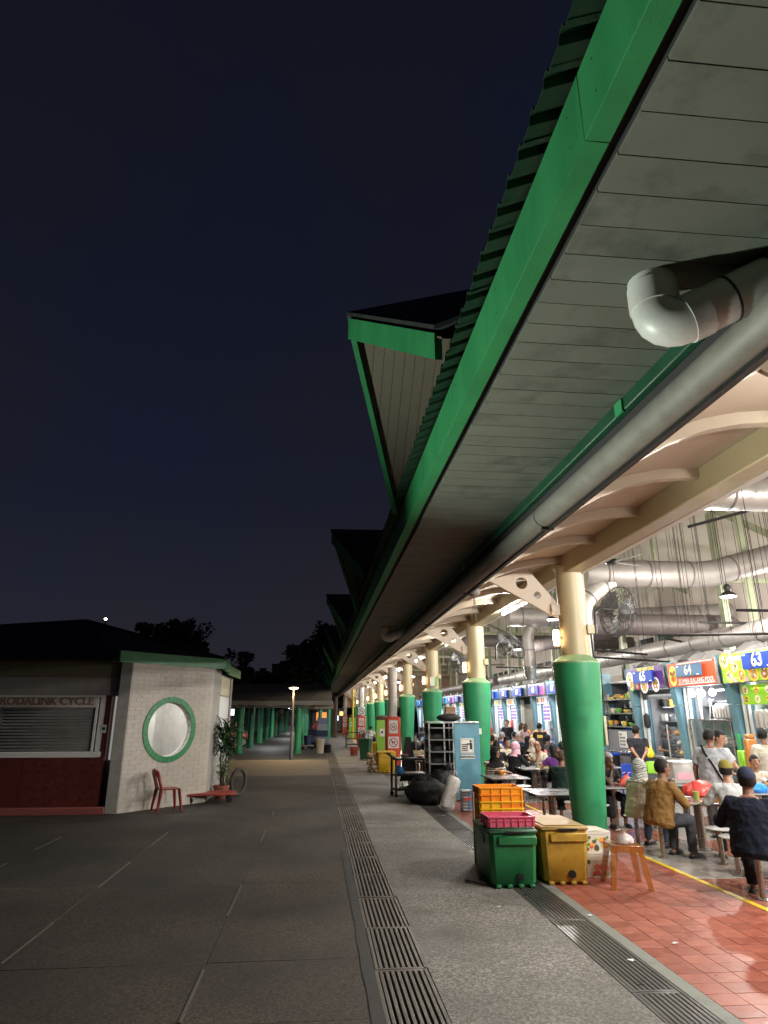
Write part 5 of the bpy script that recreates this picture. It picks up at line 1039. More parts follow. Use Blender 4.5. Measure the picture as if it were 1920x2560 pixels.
def person(x, y, face, label, pose='sit', H=1.66, g=1., skin='tan', shirt=('w', (.5, .5, .5)), pants=('dk', (.03, .03, .035)), hair='short', hc='black', la=None, ra=None, lean=8, yaw=0, nod=0, sleeve=.6, dress=False, shorts=False, vox=.012, hat=None, scarf=None, seat=.46, lift=0., fing=True):
    t = thing('person', label, 'person', (x, y, lift), -face); s = H/1.70
    sit = pose == 'sit'; l = R(lean)
    pel = Vector((0, 0, seat+.09 if sit else .93*s)); ax = Vector((0, math.sin(l), math.cos(l))); nrm = Vector((0, math.cos(l), -math.sin(l)))
    def sp(tt): return pel+ax*(tt*s)
    X = Vector((1, 0, 0)); body = B()
    def rings(lst, o=0.): return [B().ring(sp(tt), X, nrm, rx*s*g+o, ry*s*(g if tt < .4 else (1+g)/2)+o, 20) for tt, rx, ry in lst]
    TOR = [(-.09, .10, .09), (-.04, .155, .12), (.04, .165, .125), (.14, .15, .115), (.25, .155, .115), (.36, .17, .12), (.44, .165, .10), (.49, .11, .08), (.53, .06, .058)]
    body.loft(rings(TOR))
    nb = sp(.50); hd = Vector((0, math.sin(l*.55), math.cos(l*.55))); hc_ = nb+hd*(.185*s)+Vector((0, .03, 0)); body.cap2(nb-hd*.05, .068*s, hc_-hd*.04, .058*s); s0 = s; s = s*1.13
    HM = Matrix.Rotation(R(-yaw), 3, 'Z') @ Matrix.Rotation(R(-nod), 3, 'X')
    hs_ = s
    def hp_(v): return hc_+HM @ (Vector(v)*hs_)
    body.ell(hp_((0, 0, .015)), (.076*s, .096*s, .108*s), 18, 12, HM); body.ell(hp_((0, .030, -.055)), (.056*s, .062*s, .062*s), 14, 8, HM)
    body.cap2(hp_((0, .090, .012)), .010*s, hp_((0, .112, -.018)), .016*s, 8); body.ell(hp_((0, .085, -.058)), (.026*s, .014*s, .014*s), 10, 6, HM)
    for sg in (-1, 1): body.ell(hp_((sg*.079, -.004, .0)), (.012*s, .022*s, .032*s), 8, 6, HM)
    s = s0
    # legs
    legs = []
    for sg in (-1, 1):
        hip = pel+Vector((sg*.088*s*(1+g)/2, 0, -.02))
        if sit: kn = Vector((sg*(.13+.03*g), .42*s, seat+.045)); an = Vector((sg*.15, .36*s+ (.06 if sg > 0 else 0), .085-lift))
        else: kn = Vector((sg*.095*s, .02, .49*s)); an = Vector((sg*.10*s, -.02, .085))
        legs.append((hip, kn, an)); gg = (1+g)/2
        body.cap2(hip, .085*s*gg, kn, .056*s*gg, 12); body.cap2(kn, .056*s*gg, an, .038*s, 12); body.cap2(an+Vector((0, -.02, -.04)), .036*s, an+Vector((sg*.02, .13*s, -.055)), .028*s, 10)
    # arms and hands
    arms = []
    for sg, T in ((-1, la), (1, ra)):
        S = sp(.44)+Vector((sg*.185*s*(.75+.25*g), 0, 0))
        if T is None: T = (sg*.17, .40*s, seat+.34) if sit else (sg*.25, .06, .80*s)
        el, wr = ik(S, T, .285*s, .25*s, (sg*.75, -.35, -.6)); arms.append((S, el, wr, sg)); gg = (1+g)/2
        body.cap2(sp(.43)+Vector((sg*.09*s, 0, 0)), .075*s, S, .062*s*gg, 12); body.cap2(S, .056*s*gg, el, .041*s*gg, 12); body.cap2(el, .042*s*gg, wr, .027*s, 12)
        d = (wr-el).normalized(); side = d.cross(Vector((0, 0, 1)));
        if side.length < .1: side = Vector((0, 1, 0))*sg
        side.normalize(); up = side.cross(d); pc = wr+d*.045*s
        Q = Matrix((side, d, up)).transposed(); body.ell(pc, (.040*s, .052*s, .017*s), 10, 8, Q)
        for i, (o_, fl) in enumerate(((-.030, .060), (-.010, .072), (.011, .068), (.030, .054))):
            b0 = wr+d*.085*s+side*o_*s; k1 = b0+(d*.8-up*.45).normalized()*fl*.55*s; k2 = k1+(d*.35-up*.9).normalized()*fl*.5*s
            body.cap2(b0-d*.02, .0105, k1, .0098, 6); body.cap2(k1, .0098, k2, .0085, 6)
        th = wr+d*.03*s+side*(-sg)*.036*s; body.cap2(th, .0125, th+(d*.75+side*(-sg)*.7-up*.3).normalized()*.05*s, .0105, 6)
    bo = bake(body, vox, 'body', SK[skin], t, sm_=2)
    # shirt
    sm_ = shirt[1] if not isinstance(shirt[1], tuple) else cloth(shirt[0], shirt[1]); sb = B(); lo = -.10 if not dress else -.10
    TS = [(-.125, .150, .12), (-.08, .178, .142), (.0, .178, .14), (.14, .168, .135), (.25, .168, .128), (.36, .18, .13), (.44, .17, .108), (.485, .115, .088), (.505, .075, .068)]
    sb.loft(rings(TS, .014))
    for (S, el, wr, sg) in arms:
        gg = (1+g)/2; sb.cap2(sp(.43)+Vector((sg*.08*s, 0, 0)), .082*s, S, .074*s*gg, 12)
        if sleeve <= 1: e = S+(el-S)*sleeve; sb.cyl(S-(el-S)*.05, e, .074*s*gg, .070*s*gg, 14)
        else: sb.cap2(S, .068*s*gg, el, .058*s*gg, 12); e = el+(wr-el)*(sleeve-1); sb.cyl(el, e, .058*s*gg, .044*s, 14); sb.ell(el, (.058*s*gg,)*3)
    if dress and sit:
        for (hip, kn, an) in legs: sb.cap2(hip, .115*s*g, kn, .092*s*g, 12); sb.cyl(kn, kn+(an-kn)*.75, .09*s, .095*s, 14)
    if dress and not sit: sb.loft(rings([(-.10, .17, .14)], .012)+[B().ring((0, 0, .3), X, Vector((0, 1, 0)), .22, .18, 20)])
    bake(sb, vox, 'shirt' if not dress else 'dress', sm_, t, disp=.034, sm_=1)
    if not dress:
        pm = cloth(*pants); pb = B(); pb.loft(rings([(-.12, .10, .10), (-.07, .165, .13), (.02, .172, .13), (.06, .165, .125)], .006))
        for (hip, kn, an) in legs:
            gg = (1+g)/2; pb.cap2(hip, .099*s*gg, kn, .074*s*gg, 12)
            if shorts: pb.cyl(hip+(kn-hip)*.5, kn+(kn-hip)*.08, .088*s*gg, .085*s*gg, 14)
            else: pb.ell(kn, (.074*s*gg,)*3); pb.cyl(kn, an+Vector((0, 0, .0)), .072*s*gg, .062*s, 14)
        bake(pb, vox, 'trousers' if not shorts else 'shorts', pm, t, disp=.026, sm_=1)
    for sg, (hip, kn, an) in zip((-1, 1), legs):
        q = B(); c_ = an+Vector((sg*.012, .05*s, -.05)); q.ell(c_, (.05*s, .135*s, .043), 14, 8); q.box(c_.x-.045, c_.x+.045, c_.y-.12*s, c_.y+.12*s, c_.z-.035, c_.z-.015, .008); obj('shoe', q, SHOE, t)
    # face
    s = s*1.13
    for sg in (-1, 1):
        q = B(); q.ell(hp_((sg*.031, .086, .017)), (.0135*s, .008*s, .008*s), 8, 6, HM); obj('eye', q, EYE, t)
        q = B(); q.ell(hp_((sg*.032, .088, .040)), (.021*s, .007*s, .005*s), 8, 6, HM); obj('eyebrow', q, HAIR['black'], t)
    q = B(); q.ell(hp_((0, .097, -.058)), (.022*s, .007*s, .007*s), 8, 6, HM); obj('mouth', q, LIP, t)
    HI = HM.inverted()
    def loc(c): return (HI @ (c-hc_))/s
    hm = HAIR.get(hc, HAIR['black'])
    if hair in ('short', 'long', 'bun', 'tail', 'bald'):
        hb_ = B(); hb_.ell(hp_((0, -.008, .024)), (.086*s, .106*s, .114*s), 20, 14, HM)
        if hair == 'long': hb_.cap2(hp_((0, -.06, -.02)), .085*s, hp_((0, -.085, -.22)), .075*s, 14)
        if hair == 'tail': hb_.cap2(hp_((0, -.10, .0)), .04*s, hp_((0, -.15, -.24)), .03*s, 10)
        if hair == 'bun': hb_.ell(hp_((0, -.115, .03)), (.045*s,)*3)
        lowz = -.045 if hair in ('short', 'bald') else (-.4 if hair == 'long' else -.05)
        def ct(c):
            p = loc(c)
            if hair == 'bald' and p.z > .075: return True
            return (p.y > .028 and p.z < .068) or (p.y > -.02 and p.z < -.005 and hair != 'long') or (p.z < lowz and p.y > -.09) or (hair == 'long' and p.y > .0 and p.z < .0)
        bake(hb_, .010, 'hair', hm, t, disp=.02, sm_=1, cut=ct)
    if hair == 'hijab':
        cm = scarf if not isinstance(scarf, tuple) else cloth(*scarf); hb_ = B(); hb_.ell(hp_((0, -.012, .012)), (.100*s, .122*s, .134*s), 20, 14, HM); hb_.ell(hp_((0, .01, -.08)), (.085*s, .10*s, .08*s), 16, 10, HM)
        hb_.loft([B().ring(hc_+Vector((0, .0, -.06*s)), X, Vector((0, 1, 0)), .10*s, .105*s, 20), B().ring(nb+Vector((0, .02, .0)), X, Vector((0, 1, 0)), .13*s, .125*s, 20), B().ring(sp(.38)+Vector((0, .03, 0)), X, nrm, .20*s*g, .155*s*g, 20)])
        def ct(c):
            p = loc(c); return p.y > .03 and (p.x/.058)**2+((p.z+.012)/.083)**2 < 1
        bake(hb_, .011, 'headscarf', cm, t, disp=.02, sm_=2, cut=ct)
    if hat == 'cap':
        hb_ = B(); hb_.ell(hp_((0, -.006, .04)), (.092*s, .112*s, .108*s), 20, 14, HM)
        def ct(c): return loc(c).z < .040
        bake(hb_, .010, 'cap', cloth(*scarf), t, sm_=1, cut=ct)
        q = B(); n = 9; top = [hp_((.082*math.cos(PI*i/n), .085+.085*math.sin(PI*i/n), .052-.02*math.sin(PI*i/n))) for i in range(n+1)]; q.poly([tuple(p) for p in top], (0, 0, .008)); obj('cap_brim', q, cloth(*scarf), t)
    if hat == 'songkok': q = B(); q.lathe((0, 0, 0), [(.09, 0), (.088, .085), (.08, .09)], 22); o = obj('cap', q, cloth('black_velvet', (.012, .012, .012)), t); o.matrix_local = Matrix.Translation(hp_((0, -.008, .065))) @ HM.to_4x4()
    if hat == 'glasses':
        q = B()
        for sg in (-1, 1): q.tube([hp_((sg*.034+.024*math.cos(2*PI*i/14), .103, .014+.018*math.sin(2*PI*i/14))) for i in range(15)], .003, 5, False); q.cyl(hp_((sg*.058, .10, .018)), hp_((sg*.082, .0, .015)), .003, n=5)
        q.cyl(hp_((-.01, .103, .016)), hp_((.01, .103, .016)), .003, n=5); obj('glasses', q, BLACK, t)
    return t, dict(arms=arms, legs=legs, head=hp_, sp=sp)
def stripes(name, c0, c1, sc, warp=2.):
    m = mat(name, c0, .85, bump=.2, bscale=120); t_ = m.node_tree; b_ = t_.nodes['Principled BSDF']; w = t_.nodes.new('ShaderNodeTexWave'); w.bands_direction = 'Z'; w.inputs['Scale'].default_value = sc; w.inputs['Distortion'].default_value = warp; w.inputs['Detail'].default_value = 1
    tc = t_.nodes.new('ShaderNodeTexCoord'); t_.links.new(tc.outputs['Object'], w.inputs[0]); r_ = t_.nodes.new('ShaderNodeMapRange'); r_.inputs[1].default_value = .62; r_.inputs[2].default_value = .70; t_.links.new(w.outputs['Fac'], r_.inputs[0])
    x_ = t_.nodes.new('ShaderNodeMix'); x_.data_type = 'RGBA'; x_.inputs['A'].default_value = (*c0, 1); x_.inputs['B'].default_value = (*c1, 1); t_.links.new(r_.outputs[0], x_.inputs['Factor']); t_.links.new(x_.outputs['Result'], b_.inputs['Base Color']); return m
STR = stripes('striped_knit', (.62, .52, .43), (.03, .028, .03), 5.5, 3.5)
PAT = stripes('patterned_scarf', (.42, .40, .37), (.12, .14, .13), 9, 9)
BLK = ('black', (.014, .014, .016)); NVY = ('navy', (.010, .014, .028)); DK = ('charcoal', (.045, .047, .055))
# front group
navy = person(5.05, 7.72, 44, 'man in a navy jumper and cap seated with his back turned at the right edge', H=1.74, g=1.30, skin='brown', shirt=('navy_knit', (.007, .010, .020)), pants=('black_trousers', (.012, .012, .015)), sleeve=1.85, lean=12, hair='short', hat='cap', scarf=('dark_navy_cap', (.022, .026, .05)), yaw=-8, ra=(.22, .38, .74), la=(-.25, .40, .74), vox=.010)
tan = person(5.10, 9.98, 74, 'heavy man in a tan shirt seated on a stool, back half turned', H=1.70, g=1.28, skin='brown', shirt=('tan_shirt', (.19, .105, .033)), pants=('charcoal_trousers', (.045, .047, .055)), sleeve=1.25, lean=14, yaw=12, la=(-.10, .34, 1.0), ra=(.16, .42, .78), vox=.010)
person(5.12, 10.72, 70, 'woman in a patterned grey headscarf and beige blouse seated behind the tan shirt man', H=1.58, g=1.08, skin='tan', shirt=('beige_blouse', (.47, .41, .32)), pants=('denim', (.05, .065, .09)), sleeve=1.8, lean=14, hair='hijab', scarf=PAT, yaw=5, vox=.011)
person(6.05, 9.58, 20, 'person in an olive cap and grey shirt seated behind the navy jumper man', H=1.66, g=1.0, skin='tan', shirt=('light_grey', (.42, .43, .43)), pants=DK, sleeve=1.8, lean=14, hair='short', hat='cap', scarf=('olive_cap', (.20, .17, .045)), yaw=10)
person(5.62, 12.95, 176, 'grey haired woman in black resting her chin on her hand', H=1.58, g=.9, skin='dark', shirt=('black_dress', (.016, .015, .018)), dress=True, sleeve=.5, lean=16, hair='bun', hc='grey', ra=(-.02, .24, .98), la=(.02, .36, .76), nod=6, yaw=-8)
g20 = person(6.92, 11.42, 48, 'stout man in a light grey T-shirt with a black sling strap, standing', 'stand', H=1.70, g=1.28, skin='brown', shirt=('pale_grey_tee', (.31, .33, .36)), pants=('dark_grey', (.06, .055, .055)), sleeve=.75, lean=3, yaw=10, nod=10, ra=(.16, .36, 1.06), la=(-.30, .04, .82))
q = B(); pts = [g20[1]['sp'](tt)+Vector((x_, -.17, 0)) for tt, x_ in ((.50, -.12), (.38, -.05), (.22, .06), (.05, .16), (-.04, .22))]; pts[0] += Vector((0, .08, 0)); q.loft([[(p.x-.02, p.y, p.z), (p.x+.02, p.y, p.z), (p.x+.02, p.y-.012, p.z), (p.x-.02, p.y-.012, p.z)] for p in pts]); o = obj('sling_strap', q, cloth(*BLK), g20[0])
person(7.28, 11.75, 160, 'man in a pale green-grey T-shirt facing the stout man in front of stall 64', 'stand', H=1.68, g=1.02, skin='tan', shirt=('pale_green_grey', (.38, .41, .39)), pants=DK, sleeve=.7, lean=2, yaw=-25, nod=14, la=(-.05, .34, 1.06), ra=(.10, .30, 1.02))
person(8.72, 12.45, 10, 'man in a cream T-shirt seen from behind at the right edge stall', 'stand', H=1.70, g=1.1, skin='brown', shirt=('cream_tee', (.46, .42, .35)), pants=DK, sleeve=.7, yaw=20, ra=(.1, .36, 1.05))
person(8.28, 12.28, 205, 'girl in a cream cardigan seated behind the blue plastic bag', H=1.50, g=.85, skin='tan', shirt=('cream_cardigan', (.55, .47, .38)), sleeve=1.8, lean=12, hair='bun', yaw=-20)
person(8.15, 16.6, 20, 'man in a black shirt standing with hands behind his back before the purple sign', 'stand', H=1.69, g=1.1, skin='tan', shirt=('black_polo', (.022, .022, .028)), pants=('dark_blue', (.02, .025, .05)), sleeve=.65, yaw=25, la=(-.02, -.22, .93), ra=(.05, -.23, .96))
person(9.9, 18.3, 200, 'stall worker in a dark shirt bending behind the glass case of stall 65', 'stand', H=1.64, skin='brown', shirt=('slate', (.07, .08, .10)), lean=16, sleeve=.6, nod=12, ra=(.12, .38, 1.05), la=(-.15, .36, 1.05))
# striped woman and the crowd beyond
person(4.05, 15.55, 172, 'woman in a black headscarf and striped top eating from an orange bowl', H=1.60, g=1.12, skin='tan', shirt=('striped', STR), pants=BLK, sleeve=1.55, lean=22, hair='hijab', scarf=('black_scarf', (.012, .011, .012)), yaw=-24, nod=4, la=(-.02, .36, .80), ra=(-.26, .30, .76), hat='glasses', vox=.011)
person(4.82, 13.2, 38, 'woman in a dark green dress seen from behind with hair tied back', H=1.58, g=1.15, skin='brown', shirt=('dark_green_dress', (.012, .03, .026)), dress=True, sleeve=1.5, lean=8, hair='bun', hc='brown', yaw=30)
person(5.85, 16.3, 350, 'person in a purple top with black hair behind the dark green dress', H=1.55, g=.95, skin='tan', shirt=('purple', (.10, .03, .17)), sleeve=.6, lean=10, hair='long')
person(5.98, 17.95, 205, 'balding man in a beige shirt resting his face on his hand', H=1.66, g=1.05, skin='tan', shirt=('beige_shirt', (.47, .42, .34)), pants=BLK, shorts=True, sleeve=.8, lean=16, hair='bald', nod=16, ra=(-.05, .26, 1.05), la=(-.05, .40, .78))
person(5.15, 17.5, 60, 'woman in a pink headscarf and black dress turned away', H=1.58, g=1.08, skin='fair', shirt=('black_robe', (.013, .012, .015)), dress=True, sleeve=1.8, lean=8, hair='hijab', scarf=('pink_scarf', (.62, .36, .44)), yaw=25)
person(5.55, 19.6, 170, 'man in a black songkok cap and beige collared shirt facing us', H=1.66, skin='tan', shirt=('stone_shirt', (.46, .40, .31)), sleeve=.8, lean=8, hair='short', hat='songkok', yaw=-18)
person(4.95, 18.4, 15, 'person with black tied hair in black seated before the songkok cap man', H=1.6, skin='tan', shirt=('black_tee', (.02, .02, .022)), hair='tail', lean=8)
person(7.05, 25.4, 40, 'man in a blue shirt with cropped grey hair seen from behind', H=1.68, skin='tan', shirt=('royal_blue', (.02, .035, .20)), hair='short', hc='grey', lean=6, yaw=30)
person(8.9, 31.0, 200, 'young man in a black V-neck shirt standing before stall 70', 'stand', H=1.72, skin='fair', shirt=('black_vneck', (.018, .018, .025)), pants=BLK, yaw=30)
person(9.0, 29.3, 60, 'long haired woman in white standing before the closed stall', 'stand', H=1.60, g=.92, skin='fair', shirt=('white_tee', (.58, .57, .55)), sleeve=.7, hair='long', hc='brown', yaw=20, ra=(.15, .38, 1.1), la=(-.1, .36, 1.1))
person(9.05, 28.75, 30, 'woman with light hair beside the long haired woman in white', 'stand', H=1.58, g=.9, skin='fair', shirt=('mauve', (.35, .24, .24)), hair='long', hc='brown')
person(7.42, 24.6, 175, 'man with grey hair and glasses in navy facing us among the crowd', H=1.64, skin='fair', shirt=('navy_shirt', (.015, .025, .07)), hair='short', hc='grey', hat='glasses', yaw=-12)
person(6.95, 22.0, 40, 'person in a black headscarf turned away in the crowd', H=1.58, skin='tan', shirt=('black_abaya', (.014, .014, .015)), dress=True, sleeve=1.8, hair='hijab', scarf=('black_scarf', (.012, .011, .012)))
person(6.85, 20.9, 215, 'woman in black with a pale scarf leaning behind the balding man', H=1.58, skin='fair', shirt=('black_blouse', (.014, .014, .018)), sleeve=1.8, hair='hijab', scarf=('cream_scarf', (.5, .45, .38)), lean=18)
person(6.55, 19.3, 330, 'person in a coral pink top seen from behind, right of the balding man', H=1.6, skin='tan', shirt=('coral', (.62, .20, .16)), hair='long')
p12 = person(8.1, 24.0, 20, 'man in a black T-shirt with a yellow print standing at stall 68', 'stand', H=1.66, skin='tan', shirt=('black_print_tee', (.015, .015, .015)), pants=BLK, yaw=30)
q = B(); q.box(-.10, .10, -.168, -.160, 1.20, 1.30, .004); obj('shirt_print', q, FD_C[1], p12[0])
person(7.8, 22.4, 30, 'man in a grey shirt with black hair seen from behind near the bright stalls', H=1.64, skin='brown', shirt=('dark_grey_shirt', (.07, .07, .085)), hair='short', yaw=25)
person(6.5, 17.4, 350, 'person with black hair half hidden behind the nearest column', H=1.58, skin='tan', shirt=('black_jersey', (.02, .02, .02)), hair='long')
person(3.30, 42.3, 30, 'distant person in a white T-shirt seated by the green wheelie bin', H=1.66, g=1.15, skin='tan', shirt=('white_shirt', (.6, .6, .6)), hair='short', lean=14, vox=.016)
person(5.2, 27.5, 160, 'distant diner in white seen past the second column', H=1.62, skin='fair', shirt=('white_blouse', (.58, .55, .55)), hair='short', lean=12, vox=.016)
person(4.7, 26.6, 10, 'distant diner in dark clothes with black hair by the second column', H=1.62, skin='tan', shirt=('dark_purple', (.03, .02, .06)), hair='short', lean=16, vox=.016)
person(8.6, 33.5, 20, 'distant customer in red seen from behind before the far stalls', 'stand', H=1.66, skin='tan', shirt=('brick_red', (.35, .06, .05)), hair='short', vox=.016)
person(6.2, 28.7, 190, 'distant seated diner in pale grey behind the man in blue', H=1.62, skin='tan', shirt=('pale_grey', (.4, .4, .42)), hair='short', vox=.016)

CR = [(5.9, 22.6, 40, 'black_a', (.02, .02, .022), 'short', 'black', 'crowd diner in black with short hair beside the cream scarf woman'), (7.6, 20.2, 200, 'rust', (.34, .12, .06), 'long', 'black', 'crowd diner in a rust top in front of the fruit stall'), (6.3, 23.6, 190, 'ivory', (.5, .46, .38), 'hijab', 'black', 'crowd diner in an ivory headscarf behind the pink headscarf woman'), (7.9, 26.6, 30, 'teal', (.03, .14, .15), 'short', 'black', 'crowd diner in teal seen from behind beyond the man with glasses'), (5.3, 24.2, 150, 'grey_b', (.2, .2, .21), 'short', 'black', 'crowd diner in mid grey left of the songkok cap man'), (6.6, 27.2, 20, 'maroon', (.18, .02, .03), 'tail', 'black', 'crowd diner in maroon with tied hair'), (8.4, 20.0, 330, 'white_b', (.52, .52, .52), 'short', 'black', 'crowd diner in white close to the dark wash unit'), (7.3, 18.2, 30, 'olive_b', (.12, .12, .05), 'hijab', 'black', 'diner in an olive headscarf behind the nearest column'), (5.0, 31, 170, 'sky', (.18, .30, .42), 'short', 'black', 'distant diner in light blue past the second column'), (5.6, 36, 10, 'black_c', (.02, .02, .03), 'short', 'black', 'distant diner in black past the third column'), (7.2, 30.6, 200, 'cream_b', (.5, .45, .36), 'short', 'grey', 'distant grey haired diner in cream before the closed stall')]
for (x, y, f_, n_, c_, h_, hc_, lab_) in CR: person(x, y, f_, lab_, H=1.58+.1*rng.random(), g=.95+.25*rng.random(), skin=rng.choice(['tan', 'brown', 'fair']), shirt=(n_, c_), hair=h_, hc=hc_, scarf=('scarf_'+n_, tuple(min(.6, v*1.1+.02) for v in c_)), lean=rng.uniform(4, 18), yaw=rng.uniform(-25, 25), vox=.015)
# ---------------------------------------------------------------- cooler boxes, crates, stool, boxes
GBOX = mat('green_cooler_plastic', (.012, .145, .045), .42, var=.12, scale=4, dirt=(.012, .035, .018), dscale=3, damt=.6, bump=.15, bscale=40)
YBOX = mat('yellow_cooler_plastic', (.42, .245, .025), .5, var=.16, scale=3, dirt=(.13, .065, .012), dscale=3.5, damt=.75, thresh=.46, bump=.15, bscale=40)
GLID = mat('green_lid', (.02, .085, .04), .45, var=.2, scale=4, dirt=(.05, .06, .05), dscale=5, damt=.5)
YLID = mat('scuffed_yellow_lid', (.33, .21, .06), .6, var=.15, scale=3, dirt=(.22, .13, .05), dscale=4, damt=.7)
Y2 = mat('clean_yellow_plastic', (.62, .38, .02), .4, var=.1, scale=3, dirt=(.3, .17, .02), dscale=3, damt=.6)
def cooler(x0, x1, y0, y1, h, m, lm, label, wheel=True):
    w, d = x1-x0, y1-y0; t = thing('cooler_box', label, 'cooler box', ((x0+x1)/2, y0, 0)); X = w/2
    q = B(); rs = []
    for z, i in ((.02, .045), (.05, .025), (h*.55, .008), (h-.07, 0)):
        c = .05; a = X-i; rs.append([(-a+c, i, z), (a-c, i, z), (a, i+c, z), (a, d-i-c, z), (a-c, d-i, z), (-a+c, d-i, z), (-a, d-i-c, z), (-a, i+c, z)])
    q.loft(rs); obj('tub', q, m, t)
    q = B(); q.box(-X-.012, X+.012, -.014, d+.012, h-.065, h-.012, .02); q.box(-X+.05, X-.05, .05, d-.05, h-.012, h, .01); obj('lid', q, lm, t)
    q = B(); q.box(-X+.10, X-.01, -.03, .02, h-.19, h-.085, .014); obj('handle_lip', q, m, t)
    for k in range(4): q = B(); q.box(-X+.09+k*(w-.18)/3-.035, -X+.09+k*(w-.18)/3+.035, -.006, .08, 0, .045, .012); obj('foot', q, m, t)
    q = B(); q.cyl((.06, -.012, .12), (.06, .05, .12), .045, n=16); q.cyl((.06, -.02, .12), (.06, -.01, .12), .02, n=10); obj('drain_plug', q, BLACK if 'green' in label else m, t)
    for sx in (-1, 1): q = B(); q.box(sx*X-.012, sx*X+.012, d*.3, d*.7, h-.2, h-.1, .01); obj('side_handle', q, m, t)
    q = B(); q.box(-.1, .16, -.03, -.02, h-.06, h-.03, .006); obj('latch', q, BLACK, t)
    return t
cooler(2.15, 2.75, 8.53, 9.40, .66, GBOX, GLID, 'dirty green cooler box with a pink crate on its lid')
cooler(2.84, 3.44, 8.62, 9.55, .67, YBOX, YLID, 'grimy yellow cooler box between the green cooler and the fruit cartons')
def crate(w, d, h, m, nx=5, ny=4):
    ms = []
    q = B(); a = .018
    q.box(-w/2, w/2, -d/2, d/2, 0, .012)
    for (x0, x1, y0, y1) in ((-w/2, w/2, -d/2, -d/2+.008), (-w/2, w/2, d/2-.008, d/2), (-w/2, -w/2+.008, -d/2+.008, d/2-.008), (w/2-.008, w/2, -d/2+.008, d/2-.008)): q.box(x0, x1, y0, y1, .012, h-.02)
    ms.append(('tray', mesh(q)))
    q = B(); o = .016
    for (x0, x1, y0, y1) in ((-w/2-o, w/2+o, -d/2-o, -d/2+.006), (-w/2-o, w/2+o, d/2-.006, d/2+o), (-w/2-o, -w/2+.006, -d/2+.006, d/2-.006), (w/2-.006, w/2+o, -d/2+.006, d/2-.006)): q.box(x0, x1, y0, y1, h-.022, h, .004)
    ms.append(('rim', mesh(q)))
    q = B()
    for k in range(nx+1):
        x = -w/2+.015+k*(w-.03)/nx
        for sg in (-1, 1): q.box(x-.004, x+.004, min(sg*d/2, sg*(d/2+.014)), max(sg*d/2, sg*(d/2+.014)), .004, h-.024)
    for k in range(ny+1):
        y = -d/2+.015+k*(d-.03)/ny
        for sg in (-1, 1): q.box(min(sg*w/2, sg*(w/2+.014)), max(sg*w/2, sg*(w/2+.014)), y-.004, y+.004, .004, h-.024)
    for sg in (-1, 1): q.box(-w/2-.012, w/2+.012, min(sg*d/2, sg*(d/2+.012)), max(sg*d/2, sg*(d/2+.012)), h*.55, h*.55+.008)
    ms.append(('ribs', mesh(q)))
    for _, e in ms: e.materials.append(m)
    return ms
def put(ms, label, cat, loc, rz=0, group=None, name='crate'):
    t = thing(name, label, cat, loc, rz, group)
    for n_, e in ms: inst(n_, e, t)
    return t
PINK = mat('pink_plastic', (.62, .10, .17), .35, var=.06, dirt=(.4, .1, .12), dscale=4, damt=.4)
ORC = [mat('orange_plastic', (.85, .30, .012), .35, var=.05), mat('amber_plastic', (.80, .42, .015), .35, var=.05), mat('deep_orange_plastic', (.84, .23, .012), .35, var=.05)]
put(crate(.58, .40, .125, PINK, 6, 3), 'shallow pink plastic crate on the green cooler lid', 'crate', (2.46, 8.80, .662), 0)
om = [crate(.60, .42, .22, m_, 4, 3) for m_ in ORC]; seq = [2, 1, 0, 1, 2, 2, 1, 1, 2, 0]
for k in range(10):
    z = k*.09+.0; put(om[seq[k]], ['bottom orange crate of the tall nested stack'+' behind the green cooler' if k == 0 else '%s nested crate from the bottom of the orange stack behind the green cooler' % ['', 'second', 'third', 'fourth', 'fifth', 'sixth', 'seventh', 'eighth', 'ninth'][k] if k < 9 else 'topmost bright orange crate of the nested stack'][0], 'crate', (2.60+rng.uniform(-.006, .006), 9.75, z), rng.uniform(-.6, .6), 'nested orange crates')
q = B(); q.cyl((2.18, 9.46, .1), (2.18, 9.47, .98), .014, n=8); o = obj('wooden_stick', q, mat('stick_wood', (.22, .12, .06), .7)); tag(o, 'thin brown stick standing against the left of the orange crates', 'stick')
q = B(); q.cyl((1.92, 8.95, .015), (2.13, 8.72, .012), .012, n=7); o = obj('fallen_stick', q, mat('stick_wood2', (.12, .10, .08), .7)); tag(o, 'dark stick lying on the ground left of the green cooler', 'stick')
CART = mat('white_carton', (.62, .58, .50), .7, var=.05, scale=4)
FR = [mat('print_%s' % n_, c_, .7) for n_, c_ in (('tomato', (.60, .07, .03)), ('orange', (.72, .28, .04)), ('lime', (.45, .50, .06)), ('olive', (.10, .12, .06)), ('green', (.15, .27, .08)))]
